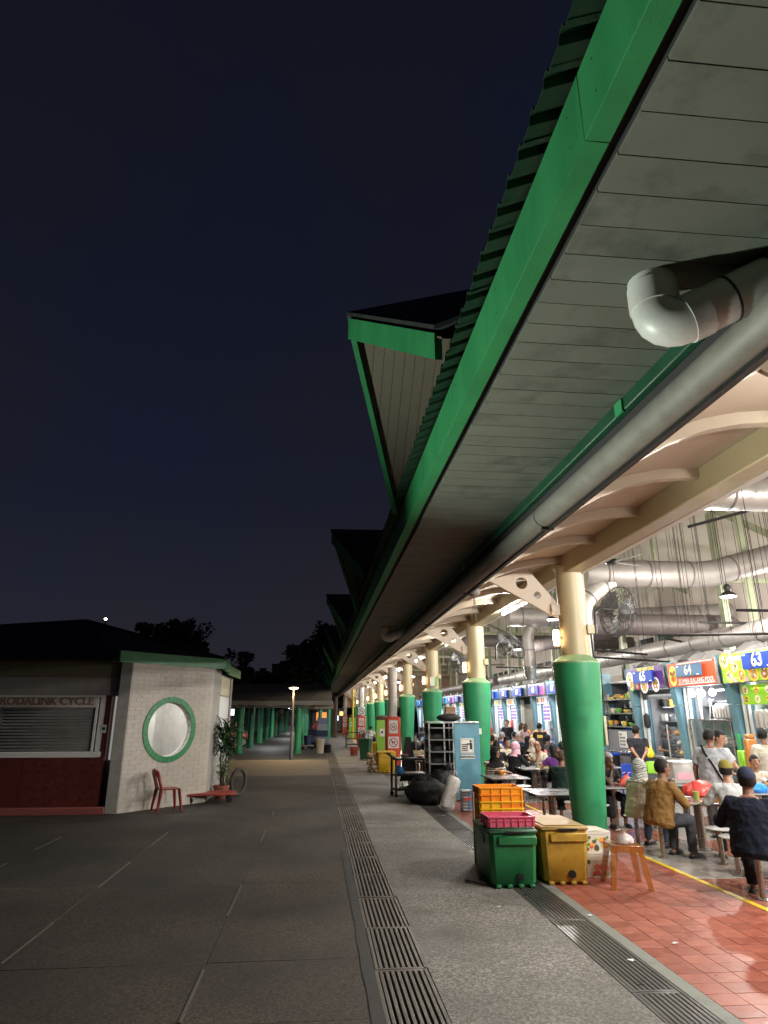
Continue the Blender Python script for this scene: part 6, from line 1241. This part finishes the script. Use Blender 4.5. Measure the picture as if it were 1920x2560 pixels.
def fruitbox(x, y, z, w, d, h, rz, label, word=None, seed=1):
    t = thing('fruit_carton', label, 'carton', (x, y, z), rz, 'fruit printed cartons'); rr = random.Random(seed); q = B(); q.box(-w/2, w/2, -d/2, d/2, 0, h, .006); obj('carton', q, CART, t)
    q = B(); q.box(-w/2-.004, w/2+.004, -d/2-.004, d/2+.004, h*.86, h+.004, .006); q.poly([(-w/2, -d/2, h), (0, -d/2, h+.012), (w/2, -d/2, h), (w/2, d/2, h), (0, d/2, h+.012), (-w/2, d/2, h)], (0, 0, .006)); obj('carton_lid', q, CART, t)
    for k in range(34):
        r = rr.choice([.012, .018, .026, .03]); f = rr.random(); m_ = FR[rr.randrange(5)]
        if f < .65:
            px, pz = rr.uniform(-w/2+.03, w/2-.03), rr.uniform(.04, h*.82)
            if word and abs(px-.02) < .12 and .07 < pz < .2: continue
            g_ = disc(px, pz, r, r*rr.uniform(.7, 1.1), -d/2-.005, 12)
        else:
            g_ = disc(rr.uniform(-d/2+.03, d/2-.03), rr.uniform(.04, h*.82), r, r, 0, 12); g_.v = [(w/2+.001+(v[1] > .002)*.003, v[0], v[2]) for v in g_.v]
        obj('fruit_print', g_, m_, t)
    if word:
        text('lettering', word, .085, FR[0], t, (.02, -d/2-.005, h*.47), bold=.002)
        for k in range(3): q = B(); q.box(-.1, .12, -d/2-.005, -d/2, .03+k*.014, .034+k*.014); obj('print_line', q, FR[3], t)
fruitbox(3.70, 9.14, 0, .42, .42, .27, -3, 'lower fruit printed carton lettered in red beside the yellow cooler', 'ORA', 3)
fruitbox(3.67, 9.16, .284, .40, .40, .25, 3, 'upper open fruit printed carton beside the yellow cooler', None, 8)
AMB = mat('amber_clear_plastic', (.40, .13, .018), .10, var=.2, scale=3, alpha=.6, coat=.8)
st = thing('amber_stool', 'amber brown plastic stool holding a knotted plastic bag', 'stool', (3.84, 8.53, 0), -8)
q = B(); q.box(-.19, .19, -.19, .19, .455, .475, .01); obj('seat', q, AMB, st)
q = B()
for (a, c_, e, g_) in ((-.19, .19, -.19, -.175), (-.19, .19, .175, .19), (-.19, -.175, -.175, .175), (.175, .19, -.175, .175)): q.box(a, c_, e, g_, .40, .458)
obj('apron', q, AMB, st)
for sx in (-1, 1):
    for sy in (-1, 1):
        q = B(); rs = []
        for z, o_, w_ in ((.46, .15, .036), (.30, .175, .034), (0, .225, .026)):
            x, y = sx*o_, sy*o_*1.0; rs.append([(x-w_, y-w_*.7, z), (x+w_, y-w_*.7, z), (x+w_, y+w_*.7, z), (x-w_, y+w_*.7, z)])
        q.loft(rs); obj('leg', q, AMB, st)
CLEARB = mat('white_plastic_bag', (.62, .58, .56), .3, var=.25, scale=14, alpha=.75, dirt=(.4, .2, .2), dscale=5, damt=.4); REDB = mat('red_plastic_film', (.72, .06, .045), .35, var=.2, scale=10); BLUB = mat('blue_plastic_film', (.03, .25, .72), .35, var=.2, scale=10)
def bag(loc, r, h, m, label, tails=True, seed=0):
    t = thing('plastic_bag', label, 'bag', loc); rr = random.Random(seed); q = B(); n = 20; rs = []
    for z, k in (((0, .75), (.08, .98), (.3, 1.0), (.55, .82), (.8, .42), (.95, .16), (1.0, .10)) if tails else ((0, .88), (.10, 1.0), (.35, 1.02), (.6, .88), (.8, .66), (.93, .38), (1.0, .08))):
        rs.append([(r*k*(1+.26*noise.noise((math.cos(a)*2.6+seed, math.sin(a)*2.6, z*3)))*math.cos(a), r*k*.85*(1+.30*noise.noise((math.cos(a)*3, math.sin(a)*3+seed, z*4)))*math.sin(a), max(0, z*h*(1+.25*noise.noise((math.cos(a)*1.8*k+seed, math.sin(a)*1.8*k, 5))))) for a in [2*PI*i/n for i in range(n)]])
    q.loft(rs); obj('pouch', q, m, t)
    if tails:
        for a in (-.5, .6, 2.4):
            q = B(); q.loft([[(.0, -.012, h*.93), (.0, .012, h*.93), (0.004, 0, h*.93)], [(.05*math.cos(a), -.03, h*1.25), (.05*math.cos(a), .03, h*1.25), (.055*math.cos(a), 0, h*1.26)], [(.13*math.cos(a), -.022, h*1.15), (.13*math.cos(a), .022, h*1.12), (.135*math.cos(a), 0, h*1.13)]]); obj('knot_tail', q, m, t)
    return t
bag((3.86, 8.50, .476), .11, .13, CLEARB, 'knotted clear plastic bag on the amber stool', True, 3)
# tables' dishes
def bowl(loc, r, h, m, label, cat='bowl', name='bowl'):
    t = thing(name, label, cat, loc); q = B(); q.lathe((0, 0, 0), [(r*.45, 0), (r*.5, .008), (r, h), (r*.94, h), (r*.46, .012), (.001, .012)], 24, False); obj('bowl_shell', q, m, t)
    q = B(); q.lathe((0, 0, h*.62), [(r*.78, 0), (r*.5, .012), (.01, .016)], 18); obj('food', q, FD_C[3], t); return t
OBW = mat('orange_melamine', (.80, .27, .02), .3)
bowl((4.16, 15.12, .72), .10, .07, OBW, 'orange bowl under the striped woman\'s hand')
bowl((6.2, 10.28, .72), .12, .06, OBW, 'orange bowl on the tan shirt man\'s table')
for k, (x, y) in enumerate(((5.95, 10.12), (6.42, 10.3), (5.98, 10.75))):
    t = thing('saucer', ['white saucer at the near edge of the tan shirt man\'s table', 'white saucer right of the orange bowl', 'white plate at the far side of the tan shirt man\'s table'][k], 'plate', (x, y, .72)); q = B(); q.lathe((0, 0, 0), [(.05, 0), (.09, .014), (.088, .018), (.05, .006), (.001, .006)], 20, False); obj('plate', q, WHITE, t)
def cup(loc, liq, label, h=.13, r=.04, lid=False, fill=.75):
    t = thing('drink_cup', label, 'cup', loc); q = B(); q.lathe((0, 0, 0), [(r*.8, 0), (r, h), (r*.95, h), (r*.74, .006), (.001, .006)], 18, False); obj('cup_wall', q, GLASS, t)
    q = B(); q.lathe((0, 0, .007), [(r*.73, 0), (r*.73+(r*.2)*fill, h*fill)], 16); obj('drink', q, liq, t)
    q = B(); q.cyl((.005, 0, .02), (-.02, .02, h*1.7), .004, n=6); obj('straw', q, BLACK, t)
    if lid: q = B(); q.lathe((0, 0, h), [(r*1.04, -.006), (r*1.04, .006), (r*.8, .03), (r*.3, .035)], 16); obj('lid', q, WHITE, t)
cup((5.92, 10.32, .72), mat('lime_juice', (.42, .46, .03), .2), 'tall cup of lime green juice on the tan shirt man\'s table', .17, .055)
cup((5.56, 12.55, .72), mat('rose_syrup', (.65, .04, .05), .2), 'glass of red drink on the grey haired woman\'s table', .15, .04, False, .35)
cup((7.98, 11.62, .72), mat('iced_tea', (.50, .20, .05), .2), 'lidded cup of iced tea beside the blue bag', .17, .05, True)
cup((5.6, 16.95, .72), mat('water', (.5, .52, .5), .2), 'clear glass on the balding man\'s table', .15, .04)
q = B(); q.box(-.12, .12, -.08, .08, 0, .018, .006); o = obj('tray', q, mat('lime_tray', (.4, .45, .06), .4), loc=(5.7, 16.9, .72)); tag(o, 'flat lime coloured tray under the clear glass', 'tray')
bag((5.86, 12.5, .72), .17, .20, mat('coral_plastic_film', (.72, .12, .10), .35, var=.15, scale=10), 'coral red carrier bag on the grey haired woman\'s table', True, 5)
bag((6.36, 10.95, .72), .26, .24, REDB, 'crumpled red plastic bag at the back of the tan shirt man\'s table', False, 9)
bag((7.66, 11.42, .72), .20, .16, BLUB, 'blue plastic bag on the girl\'s table', False, 12)
bag((9.0, 17.75, .90), .14, .34, mat('yellow_plastic_bag', (.75, .62, .02), .4, var=.12, scale=9), 'bright yellow carrier bag on the counter of stall 65', True, 14)
q = B(); q.box(-.28, .28, -.2, .2, 0, .36, .01); o = obj('white_foam_box', q, mat('foam_white', (.58, .55, .54), .7), loc=(7.22, 13.0, .72)); tag(o, 'large white foam box behind the red bag', 'box'); q = B(); q.box(-.29, .29, -.21, .21, .36, .41, .012); obj('box_lid', q, WHITE, o); q = B(); q.box(-.2, .1, -.206, -.2, .08, .2); obj('box_print', q, PR['pink'], o)
table(7.22, 13.0, 0, 'square table under the white foam box')
q = B(); q.box(-.26, .26, -.03, .03, .80, 1.05, .02); o = obj('lime_tray_rack', q, mat('lime_plastic', (.25, .55, .04), .4), loc=(7.26, 14.0, 0)); tag(o, 'bright lime plastic panel behind the tan shirt man', 'panel')
for sx in (-.26, .26): q = B(); q.cyl((sx*.9, 0, 0), (sx*.9, 0, .80), .02, n=8); obj('leg', q, INOX, o)
ch = thing('plastic_chair', 'blue plastic chair beside the standing man in black', 'chair', (7.55, 16.4, 0), 200)
BP = mat('blue_plastic', (.015, .05, .32), .4)
q = B(); q.box(-.21, .21, -.2, .2, .43, .455, .012); obj('seat', q, BP, ch)
for sx in (-1, 1):
    for sy in (-1, 1): q = B(); q.cyl((sx*.18, sy*.18, .44), (sx*.21, sy*.22, 0), .024, .018, 8); obj('leg', q, BP, ch)
q = B(); q.box(-.2, .2, .18, .205, .46, .85, .012); obj('backrest', q, BP, ch)

# ---------------------------------------------------------------- along the walkway
t = thing('paper_sack', 'long grey woven charcoal sack leaning by the steel rack', 'sack', (2.86, 15.0, 0), 0)
SACK = mat('grey_woven_sack', (.44, .42, .40), .55, var=.2, scale=12, bump=.5, bscale=30, dirt=(.25, .24, .23), dscale=5)
q = B(); rs = []; n = 22
for k in range(11):
    z = k/10; rs.append([((.17-.02*z)*(1+.12*noise.noise((math.cos(a)*2, math.sin(a)*2, z*7)))*math.cos(a)*(1 if 0 < k < 10 else .6)+.26*z, .11*(1+.15*noise.noise((math.cos(a)*3, math.sin(a)*3+5, z*7)))*math.sin(a)*(1 if 0 < k < 10 else .5)+.3*z, .02+.66*z+.04*math.cos(a)*-1) for a in [2*PI*i/n for i in range(n)]])
q.loft(rs); bdy = obj('sack_body', q, SACK, t)
q = B(); q.tube([(.22, .26, .66), (.25, .28, .78), (.28, .29, .80), (.30, .30, .70)], .018, 7); obj('tied_neck', q, SACK, t)
t = thing('paper_pack', 'white and blue striped paper pack standing by the green column foot', 'pack', (3.30, 15.0, 0), 8)
q = B()
for k in range(7): q.box(-.12, .12, -.10, .10, .005+k*.062, .06+k*.062, .022)
obj('rolls', q, mat('white_blue_wrap', (.52, .54, .58), .4, var=.12, scale=10), t); q = B(); q.box(.02, .10, -.108, -.10, .04, .42); obj('blue_print', q, mat('blue_print', (.15, .28, .5), .5), t); q = B(); q.box(-.10, .10, -.109, -.10, .22, .28); obj('red_print', q, mat('red_print', (.5, .06, .06), .5), t)
q = B(); q.ell((0, 0, .26), (.56, .42, .34), 48, 28); q.ell((.30, .08, .50), (.30, .28, .30), 34, 22); q.ell((-.16, .12, .44), (.26, .24, .20), 28, 18); q.ell((.44, .04, .80), (.08, .07, .12), 14, 8)
def _lump(v):
    p = Vector(v); n_ = noise.fractal(p*2.3+Vector((4, 1, 7)), 1, 2, 4); k = 1+.16*n_; fold = .09*abs(noise.noise(p*4.2))+.05*abs(noise.noise(Vector((p.x*9, p.y*9, p.z*3)))); return (p.x*k+fold, p.y*k-fold, max(0, p.z*(1+.10*n_)-fold))
q.v = [_lump(v) for v in q.v]
o = obj('rubbish_bag', q, mat('black_bin_bag', (.008, .008, .009), .6, var=.3, scale=12, bump=.9, bscale=9, spec=.3), loc=(2.72, 16.4, 0)); tag(o, 'big black rubbish bag heaped against the steel rack', 'rubbish bag')
# tray return rack with blue panel
rk = thing('tray_rack', 'steel tray return rack with a blue panel marked NON-HALAL', 'rack', (3.45, 17.0, 0), 0)
for (x, y) in ((-.66, -.3), (-.28, -.3), (-.05, -.3), (-.66, .35), (-.05, .35)): q = B(); q.box(x-.02, x+.02, y-.02, y+.02, 0, 1.80, .004); obj('upright', q, INOX, rk)
q = B(); q.box(-.66, -.05, .30, .33, .1, 1.78); obj('dark_back', q, IRON, rk)
for k in range(6): q = B(); q.box(-.68, -.03, -.31, .36, .28+k*.28, .295+k*.28); q.box(-.66, -.05, -.33, -.31, .27+k*.28, .30+k*.28); obj('shelf', q, mat('dull_steel_mesh', (.16, .16, .16), .45, .6), rk)
q = B(); q.box(-.7, .62, -.34, .38, 1.80, 1.84, .006); obj('top', q, INOX, rk)
q = B(); q.box(-.02, .62, -.30, .36, .02, 1.79, .008); pb_ = obj('blue_panel', q, mat('blue_sheet_panel', (.10, .27, .36), .35, var=.08), rk)
q = B(); q.box(.12, .46, -.312, -.30, 1.08, 1.44, .005); sg = obj('picture_sign', q, mat('sign_white', (.68, .67, .62), .5), pb_)
q = B()
for k in range(4): q.box(.16, .29, -.317, -.312, 1.14+k*.045, 1.165+k*.045)
q.box(.30, .31, -.317, -.312, 1.12, 1.32); q.cyl((.385, -.317, 1.37), (.385, -.312, 1.37), .028, n=12); q.box(.36, .42, -.317, -.312, 1.18, 1.335); q.box(.28, .37, -.317, -.312, 1.29, 1.32)
q.box(.14, .44, -.315, -.312, 1.10, 1.106); q.box(.14, .44, -.315, -.312, 1.414, 1.42); q.box(.14, .146, -.315, -.312, 1.106, 1.414); q.box(.434, .44, -.315, -.312, 1.106, 1.414); obj('pictogram', q, BLACK, pb_)
q = B(); q.box(.12, .48, -.310, -.30, .96, 1.05); obj('name_strip', q, mat('strip_white', (.6, .6, .56), .5), pb_); text('lettering', 'NON-HALAL', .062, BLACK, pb_, (.30, -.313, 1.004), bold=.003)
q = B(); q.ell((0, 0, .09), (.32, .16, .10), 18, 10); o = obj('black_cushion_bag', q, BLACK, loc=(3.35, 16.95, 1.84)); tag(o, 'black bag lying on top of the steel rack', 'bag')
q = B(); q.box(-.14, .14, -.1, .1, 0, .13, .006); q.box(-.12, .13, -.1, .1, .135, .27, .006); o = obj('brown_boxes', q, mat('carton_brown', (.33, .20, .11), .8), loc=(3.42, 17.15, 1.93)); tag(o, 'two small brown cartons stacked above the black bag', 'carton')
# trolleys
def trolley(loc, rz, label):
    t = thing('service_trolley', label, 'trolley', loc, rz)
    for (x, y) in ((-.44, -.26), (.44, -.26), (-.44, .26), (.44, .26)): q = B(); q.box(x-.025, x+.025, y-.025, y+.025, .08, .95, .004); q.cyl((x, y-.015, .05), (x, y+.015, .05), .05, n=12); obj('post', q, IRON, t)
    for z in (.16, .50, .88): q = B(); q.box(-.46, .46, -.29, .29, z, z+.05, .008); obj('deck', q, BLACK, t)
    q = B(); q.tube([(-.44, -.2, .93), (-.58, -.2, 1.02), (-.58, .2, 1.02), (-.44, .2, .93)], .018, 7); obj('push_handle', q, IRON, t)
    return t
trolley((2.46, 17.8, 0), 6, 'black three tier trolley holding bowls beside the rubbish bag')
bowl((2.28, 17.68, .935), .13, .07, mat('steel_bowl', (.4, .38, .36), .3, .6), 'bowl of red chillies on the black trolley'); q = B()
for k in range(14): a = rng.uniform(0, 6.28); q.cyl((.06*math.cos(a), .06*math.sin(a), .06), (.10*math.cos(a+.4), .10*math.sin(a+.4), .09+.02*rng.random()), .012, .004, 6)
o = obj('chillies', q, FD_C[4], loc=(2.28, 17.68, .935)); tag(o, 'heap of red chillies in the bowl on the trolley', 'chillies')
bowl((2.72, 17.78, .935), .16, .035, mat('red_plastic_dish', (.45, .05, .03), .4), 'flat red dish on the black trolley')
bag((2.16, 17.75, .55), .12, .2, BLUB, 'blue bag on the middle shelf of the black trolley', False, 30)
q = B(); q.box(-.2, .3, -.2, .2, 0, .03, .008); o = obj('chopping_board', q, WHITE, loc=(2.5, 17.75, .55)); tag(o, 'white board on the middle shelf of the black trolley', 'board')
q = B(); q.poly([(-.26, 0, .30), (.24, 0, .30), (.06, .10, 1.42), (-.10, .10, 1.42)], (0, .02, 0)); o = obj('black_board', q, mat('blackboard', (.012, .012, .013), .5), loc=(2.52, 18.4, 0)); tag(o, 'tall black tapered board behind the trolley', 'board')
q = B(); q.box(.18, .20, .0, .03, 0, 1.45); q.box(-.2, -.18, .0, .03, 0, .32); obj('white_edge', q, WHITE, o)
q = B(); q.box(-.35, .35, -.2, .2, .72, 1.0, .008); o = obj('carton', q, mat('pale_carton', (.50, .40, .24), .75, var=.08), loc=(3.10, 20.0, 0)); tag(o, 'pale brown carton on a stand, filled with black bags', 'carton')
q = B(); q.box(-.33, -.10, -.206, -.2, .83, .90); obj('print_block', q, BLUE, o); q = B(); q.tube([(.05+.07*math.cos(a), -.203, .95-.03*math.sin(a)) for a in [PI*i/8 for i in range(9)]], .006, 5); obj('print_curve', q, BLACK, o)
q = B(); q.box(-.38, .38, -.22, .22, .66, .70); q.box(-.05, .0, -.02, .02, .0, .66); q.box(-.25, .25, -.2, .2, 0, .04); obj('stand', q, IRON, o)
q = B(); q.box(-.33, -.02, -.16, .16, .02, .62, .006); q.box(.06, .33, -.16, .16, .02, .64, .006); o2 = obj('brown_cartons', q, mat('carton_brown', (.33, .20, .11), .8), loc=(3.10, 20.45, 0)); tag(o2, 'two tall brown cartons behind the stand', 'carton')
for k, (x, r) in enumerate(((-.18, .2), (.17, .17))): q = B(); q.ell((0, 0, 0), (r, .16, r*.8), 16, 10); o3 = obj('black_bundle', q, BLACK, loc=(3.10+x, 20, 1.10)); tag(o3, ['left black bundle in the pale carton', 'right dark blue bundle in the pale carton'][k], 'bag')
cooler(2.24, 2.90, 24.8, 25.6, .72, Y2, Y2, 'bright yellow cooler box beside sacks of onions further along')
for k in range(3):
    t = thing('onion_sack', ['bottom net sack of onions left of the far yellow cooler', 'middle net sack of onions', 'top net sack of onions'][k], 'sack', (2.06, 25.0+.05*k, .22*k)); NS = mat('onion', (.40, .27, .15), .6, var=.4, scale=14)
    q = B()
    for j in range(30): q.ell((rng.uniform(-.17, .17), rng.uniform(-.14, .14), .11+rng.uniform(-.07, .09)), (.055, .055, .05), 7, 5)
    obj('onions', q, NS, t)
for k, (x, y, w_, lab) in enumerate(((2.35, 33.2, .42, 'left yellow cooler behind the green wheelie bin'), (2.95, 33.4, .52, 'right yellow cooler behind the green wheelie bin'))): cooler(x-.12, x+w_, y, y+.7, .7, Y2, Y2, lab)
wb = thing('wheelie_bin', 'dark green wheelie bin standing on the walkway edge', 'bin', (2.27, 31.5, 0), -20); WB = mat('dark_green_bin', (.012, .07, .03), .45, var=.1)
q = B(); q.loft([[(-.19, -.2, .06), (.19, -.2, .06), (.19, .2, .06), (-.19, .2, .06)], [(-.25, -.28, .90), (.25, -.28, .90), (.25, .3, .90), (-.25, .3, .90)]]); obj('bin_body', q, WB, wb); q = B(); q.box(-.27, .27, -.32, .33, .90, .96, .02); obj('lid', q, WB, wb)
for sx in (-.24, .24): q = B(); q.cyl((sx-.03, .24, .1), (sx+.03, .24, .1), .1, n=16); obj('wheel', q, BLACK, wb)
q = B(); q.lathe((0, 0, 0), [(.17, 0), (.17, .22), (.18, .23)], 18); q.box(-.2, .2, -.15, .15, .24, .30, .01); q.box(-.16, .16, -.13, .13, .30, .36, .01); o = obj('steel_pot', q, INOX, loc=(2.27, 31.5, .96)); tag(o, 'steel pot with folded cartons on the green wheelie bin', 'pot')
q = B(); q.lathe((0, 0, 0), [(.19, 0), (.23, .42), (.24, .42)], 18); o = obj('red_bucket', q, mat('brick_red_plastic', (.22, .05, .035), .5), loc=(1.95, 35.2, 0)); tag(o, 'dull red bucket left of the yellow coolers', 'bucket')
# red wrapped posts with prohibition signs
REDW = mat('red_post_wrap', (.55, .055, .02), .4, var=.05); SIGNW = mat('sign_sheet_white', (.66, .65, .63), .5)
def ringdisc(par, x, z, r, y, col):
    q = B(); P = [[((r+.10*r*math.cos(2*PI*j/6))*math.cos(2*PI*i/28)+x, y+.004*math.sin(2*PI*j/6), (r+.10*r*math.cos(2*PI*j/6))*math.sin(2*PI*i/28)+z) for j in range(6)] for i in range(29)]; q.loft(P, cap=False); obj('ban_ring', q, col, par)
    q = B(); c_, s_ = math.cos(R(45)), math.sin(R(45)); u = Vector((c_, 0, -s_)); v = Vector((s_, 0, c_)); o = Vector((x, y-.004, z)); q.add([tuple(o+u*a*r+v*b_*r*.08) for a, b_ in ((-1, -1), (1, -1), (1, 1), (-1, 1))], [(0, 1, 2, 3)]); obj('ban_bar', q, col, par)
def smoke(par, x, z, r, y):
    q = B(); q.box(x-r*.6, x+r*.35, y, y+.003, z-r*.14, z+r*.08); q.box(x+r*.4, x+r*.55, y, y+.003, z-r*.14, z+r*.08); q.tube([(x+r*.45, y, z+r*.15), (x+r*.3, y, z+r*.3), (x+r*.5, y, z+r*.42), (x+r*.35, y, z+r*.6)], r*.035, 5); obj('cigarette', q, BLACK, par)
def pet(par, x, z, r, y):
    q = B()
    q.poly([(x-r*.5, y, z+r*.15), (x+r*.25, y, z+r*.2), (x+r*.3, y, z-r*.05), (x-r*.45, y, z-r*.1)], (0, .003, 0)); q.poly([(x+r*.2, y, z+r*.2), (x+r*.42, y, z+r*.48), (x+r*.62, y, z+r*.3), (x+r*.35, y, z+r*.02)], (0, .003, 0))
    for lx in (-.42, -.28, .12, .25): q.poly([(x+r*lx, y, z-r*.05), (x+r*(lx+.09), y, z-r*.05), (x+r*(lx+.06), y, z-r*.5), (x+r*lx, y, z-r*.5)], (0, .003, 0))
    q.poly([(x-r*.5, y, z+r*.1), (x-r*.68, y, z+r*.45), (x-r*.6, y, z+r*.47), (x-r*.42, y, z+r*.15)], (0, .003, 0)); obj('dog_silhouette', q, BLACK, par)
SRED = mat('sign_ring_red', (.33, .03, .04), .5)
def redpost(x, y, label, square=False):
    t = thing('red_post', label, 'post', (x, y, 0), 0, 'red wrapped posts with ban signs')
    q = B(); q.box(-.28, .28, -.26, .26, .02, 1.93, .05); w = obj('red_wrap', q, REDW, t); q = B(); q.lathe((0, 0, 0), [(.175, 1.9), (.175, 3.8)], 22); obj('white_pole', q, mat('white_pole_paint', (.52, .50, .47), .4), t)
    for z, k in ((1.55, 0), (.98, 1)):
        w_ = .17 if k == 0 else .21; h_ = .24 if k == 0 else .21; q = B(); q.box(-w_, w_, -.275, -.262, z-h_, z+h_, .003); s_ = obj('ban_sign', q, SIGNW, w); ringdisc(s_, 0, z, .125 if k == 0 else .155, -.279, SRED); (smoke if k == 0 else pet)(s_, 0, z, .12 if k == 0 else .15, -.281)
    if square: q = B(); q.box(-.24, .24, -.30, -.285, 2.0, 2.5, .01); s_ = obj('round_ban_sign', q, SIGNW, t); ringdisc(s_, 0, 2.25, .19, -.305, BLACK); smoke(s_, 0, 2.25, .17, -.308)
redpost(2.97, 26.4, 'nearest red wrapped post with no smoking and no dogs signs')
redpost(2.97, 45.5, 'middle red wrapped post with a large round no smoking sign above', True)
redpost(2.97, 72, 'farthest red wrapped post with two ban signs')
# lime cabinets
LIMEC = mat('lime_cabinet', (.19, .42, .03), .4, var=.06)
for k, (x, y) in enumerate(((3.15, 33.5), (3.1, 62))):
    t = thing('tray_cabinet', ['tall lime green tray cabinet behind the first red post', 'far lime green tray cabinet'][k], 'cabinet', (x, y, 0), 0); q = B(); q.box(-.2, .42, -.25, .3, 0, 1.75, .02); obj('cabinet_body', q, LIMEC, t); q = B(); q.box(-.06, .18, -.262, -.25, .98, 1.34, .004); obj('notice', q, SIGNW, t); q = B(); q.cyl((.06, -.268, 1.18), (.06, -.262, 1.18), .06, n=14); obj('notice_symbol', q, IRON, t)
    q = B(); q.ell((.1, 0, 1.86), (.3, .24, .12), 14, 8); q.box(-.2, .4, -.2, .2, 1.75, 1.82); o = obj('bundle', q, mat('brown_bundle', (.08, .04, .03), .8), loc=(x, y, 0)); tag(o, ['brown bundle of cartons on the lime cabinet', 'dark bundle on the far lime cabinet'][k], 'bundle')
t = trolley((2.35, 44.0, 0), 0, 'far black trolley on the walkway beside a leaning board')
q = B(); q.poly([(2.75, 43.0, .0), (3.1, 43.0, .0), (3.35, 44.2, .95), (2.95, 44.2, .95)], (0, .03, 0)); o = obj('leaning_board', q, BLACK); tag(o, 'black board leaning beside the far trolley', 'board')
q = B(); q.cyl((2.75, 52, 0), (2.75, 52, 3.9), .07, n=12); o = obj('yellow_pipe', q, YELP); tag(o, 'thin yellow standing pipe among the far columns', 'pipe')
# crates, bucket and bins by the car park
CB = [mat('blue_grey_crate', (.13, .16, .24), .5, var=.1), mat('navy_crate', (.02, .028, .08), .5), mat('pale_grey_crate', (.24, .27, .33), .5)]
cm = [crate(.62, .44, .36, m_, 4, 3) for m_ in CB]
for j, (x, y, n_) in enumerate(((.34, 41.6, 5), (-.22, 43.2, 3))):
    for k in range(n_): put(cm[(0, 2, 1, 2, 0)[k] if j == 0 else (1, 0, 1)[k]], '%s crate from the bottom in the %s blue grey stack by the car park' % (['first', 'second', 'third', 'fourth', 'fifth'][k], ['tall', 'short'][j]), 'crate', (x, y, k*.365), rng.uniform(-6, 6), 'blue grey crates by the car park')
t = thing('bucket', 'navy bucket with handle on a low trolley by the right green shelter post', 'bucket', (-.52, 41.2, .28)); q = B(); q.lathe((0, 0, 0), [(.20, 0), (.25, .5), (.265, .5), (.265, .53), (.24, .53)], 20); obj('bucket_shell', q, CB[1], t); q = B(); q.tube([(.25*math.cos(a), -.1, .5+.25*math.sin(a)) for a in [PI*i/8 for i in range(9)]], .008, 5); obj('handle', q, INOX, t)
t = thing('flat_trolley', 'small low trolley under the navy bucket', 'trolley', (-.52, 41.2, 0)); q = B(); q.box(-.36, .36, -.25, .25, .2, .27, .01); obj('deck', q, mat('brown_ply', (.3, .22, .16), .6), t)
for x in (-.28, .28): q = B(); q.cyl((x, -.2, .1), (x, .2, .1), .1, n=12); obj('wheel', q, BLACK, t)
q = B(); q.lathe((0, 0, 0), [(.20, 0), (.235, .66), (.25, .68), (.25, .72), (.22, .72)], 20); o = obj('cream_tub', q, mat('cream_plastic', (.40, .36, .28), .5), loc=(.20, 37.5, 0)); tag(o, 'cream plastic tub standing before the crate stack', 'tub')
q = B(); q.lathe((0, 0, 0), [(.18, 0), (.21, .40), (.225, .42), (.20, .42)], 20); o = obj('black_tub', q, BLACK, loc=(.62, 37.9, 0)); tag(o, 'short black tub right of the cream tub', 'tub')
bag((-.0, 45.0, 1.1), .25, .38, REDB, 'red bag on the short crate stack by the car park', False, 40)
q = B(); q.ell((0, 0, .06), (.10, .08, .07), 10, 8); q.cyl((0, 0, 0), (.03, .02, -.34), .005, n=5); q.cyl((.02, 0, 0), (-.04, .01, -.28), .004, n=5); q.cyl((0, .02, 0), (.06, -.01, -.25), .004, n=5); o = obj('hanging_tangle', q, mat('dusty_string', (.2, .18, .16), .9), loc=(2.12, 8.7, 3.58)); tag(o, 'tangle of dry string hanging from the gutter', 'debris')

D.scenes.remove(TMP)
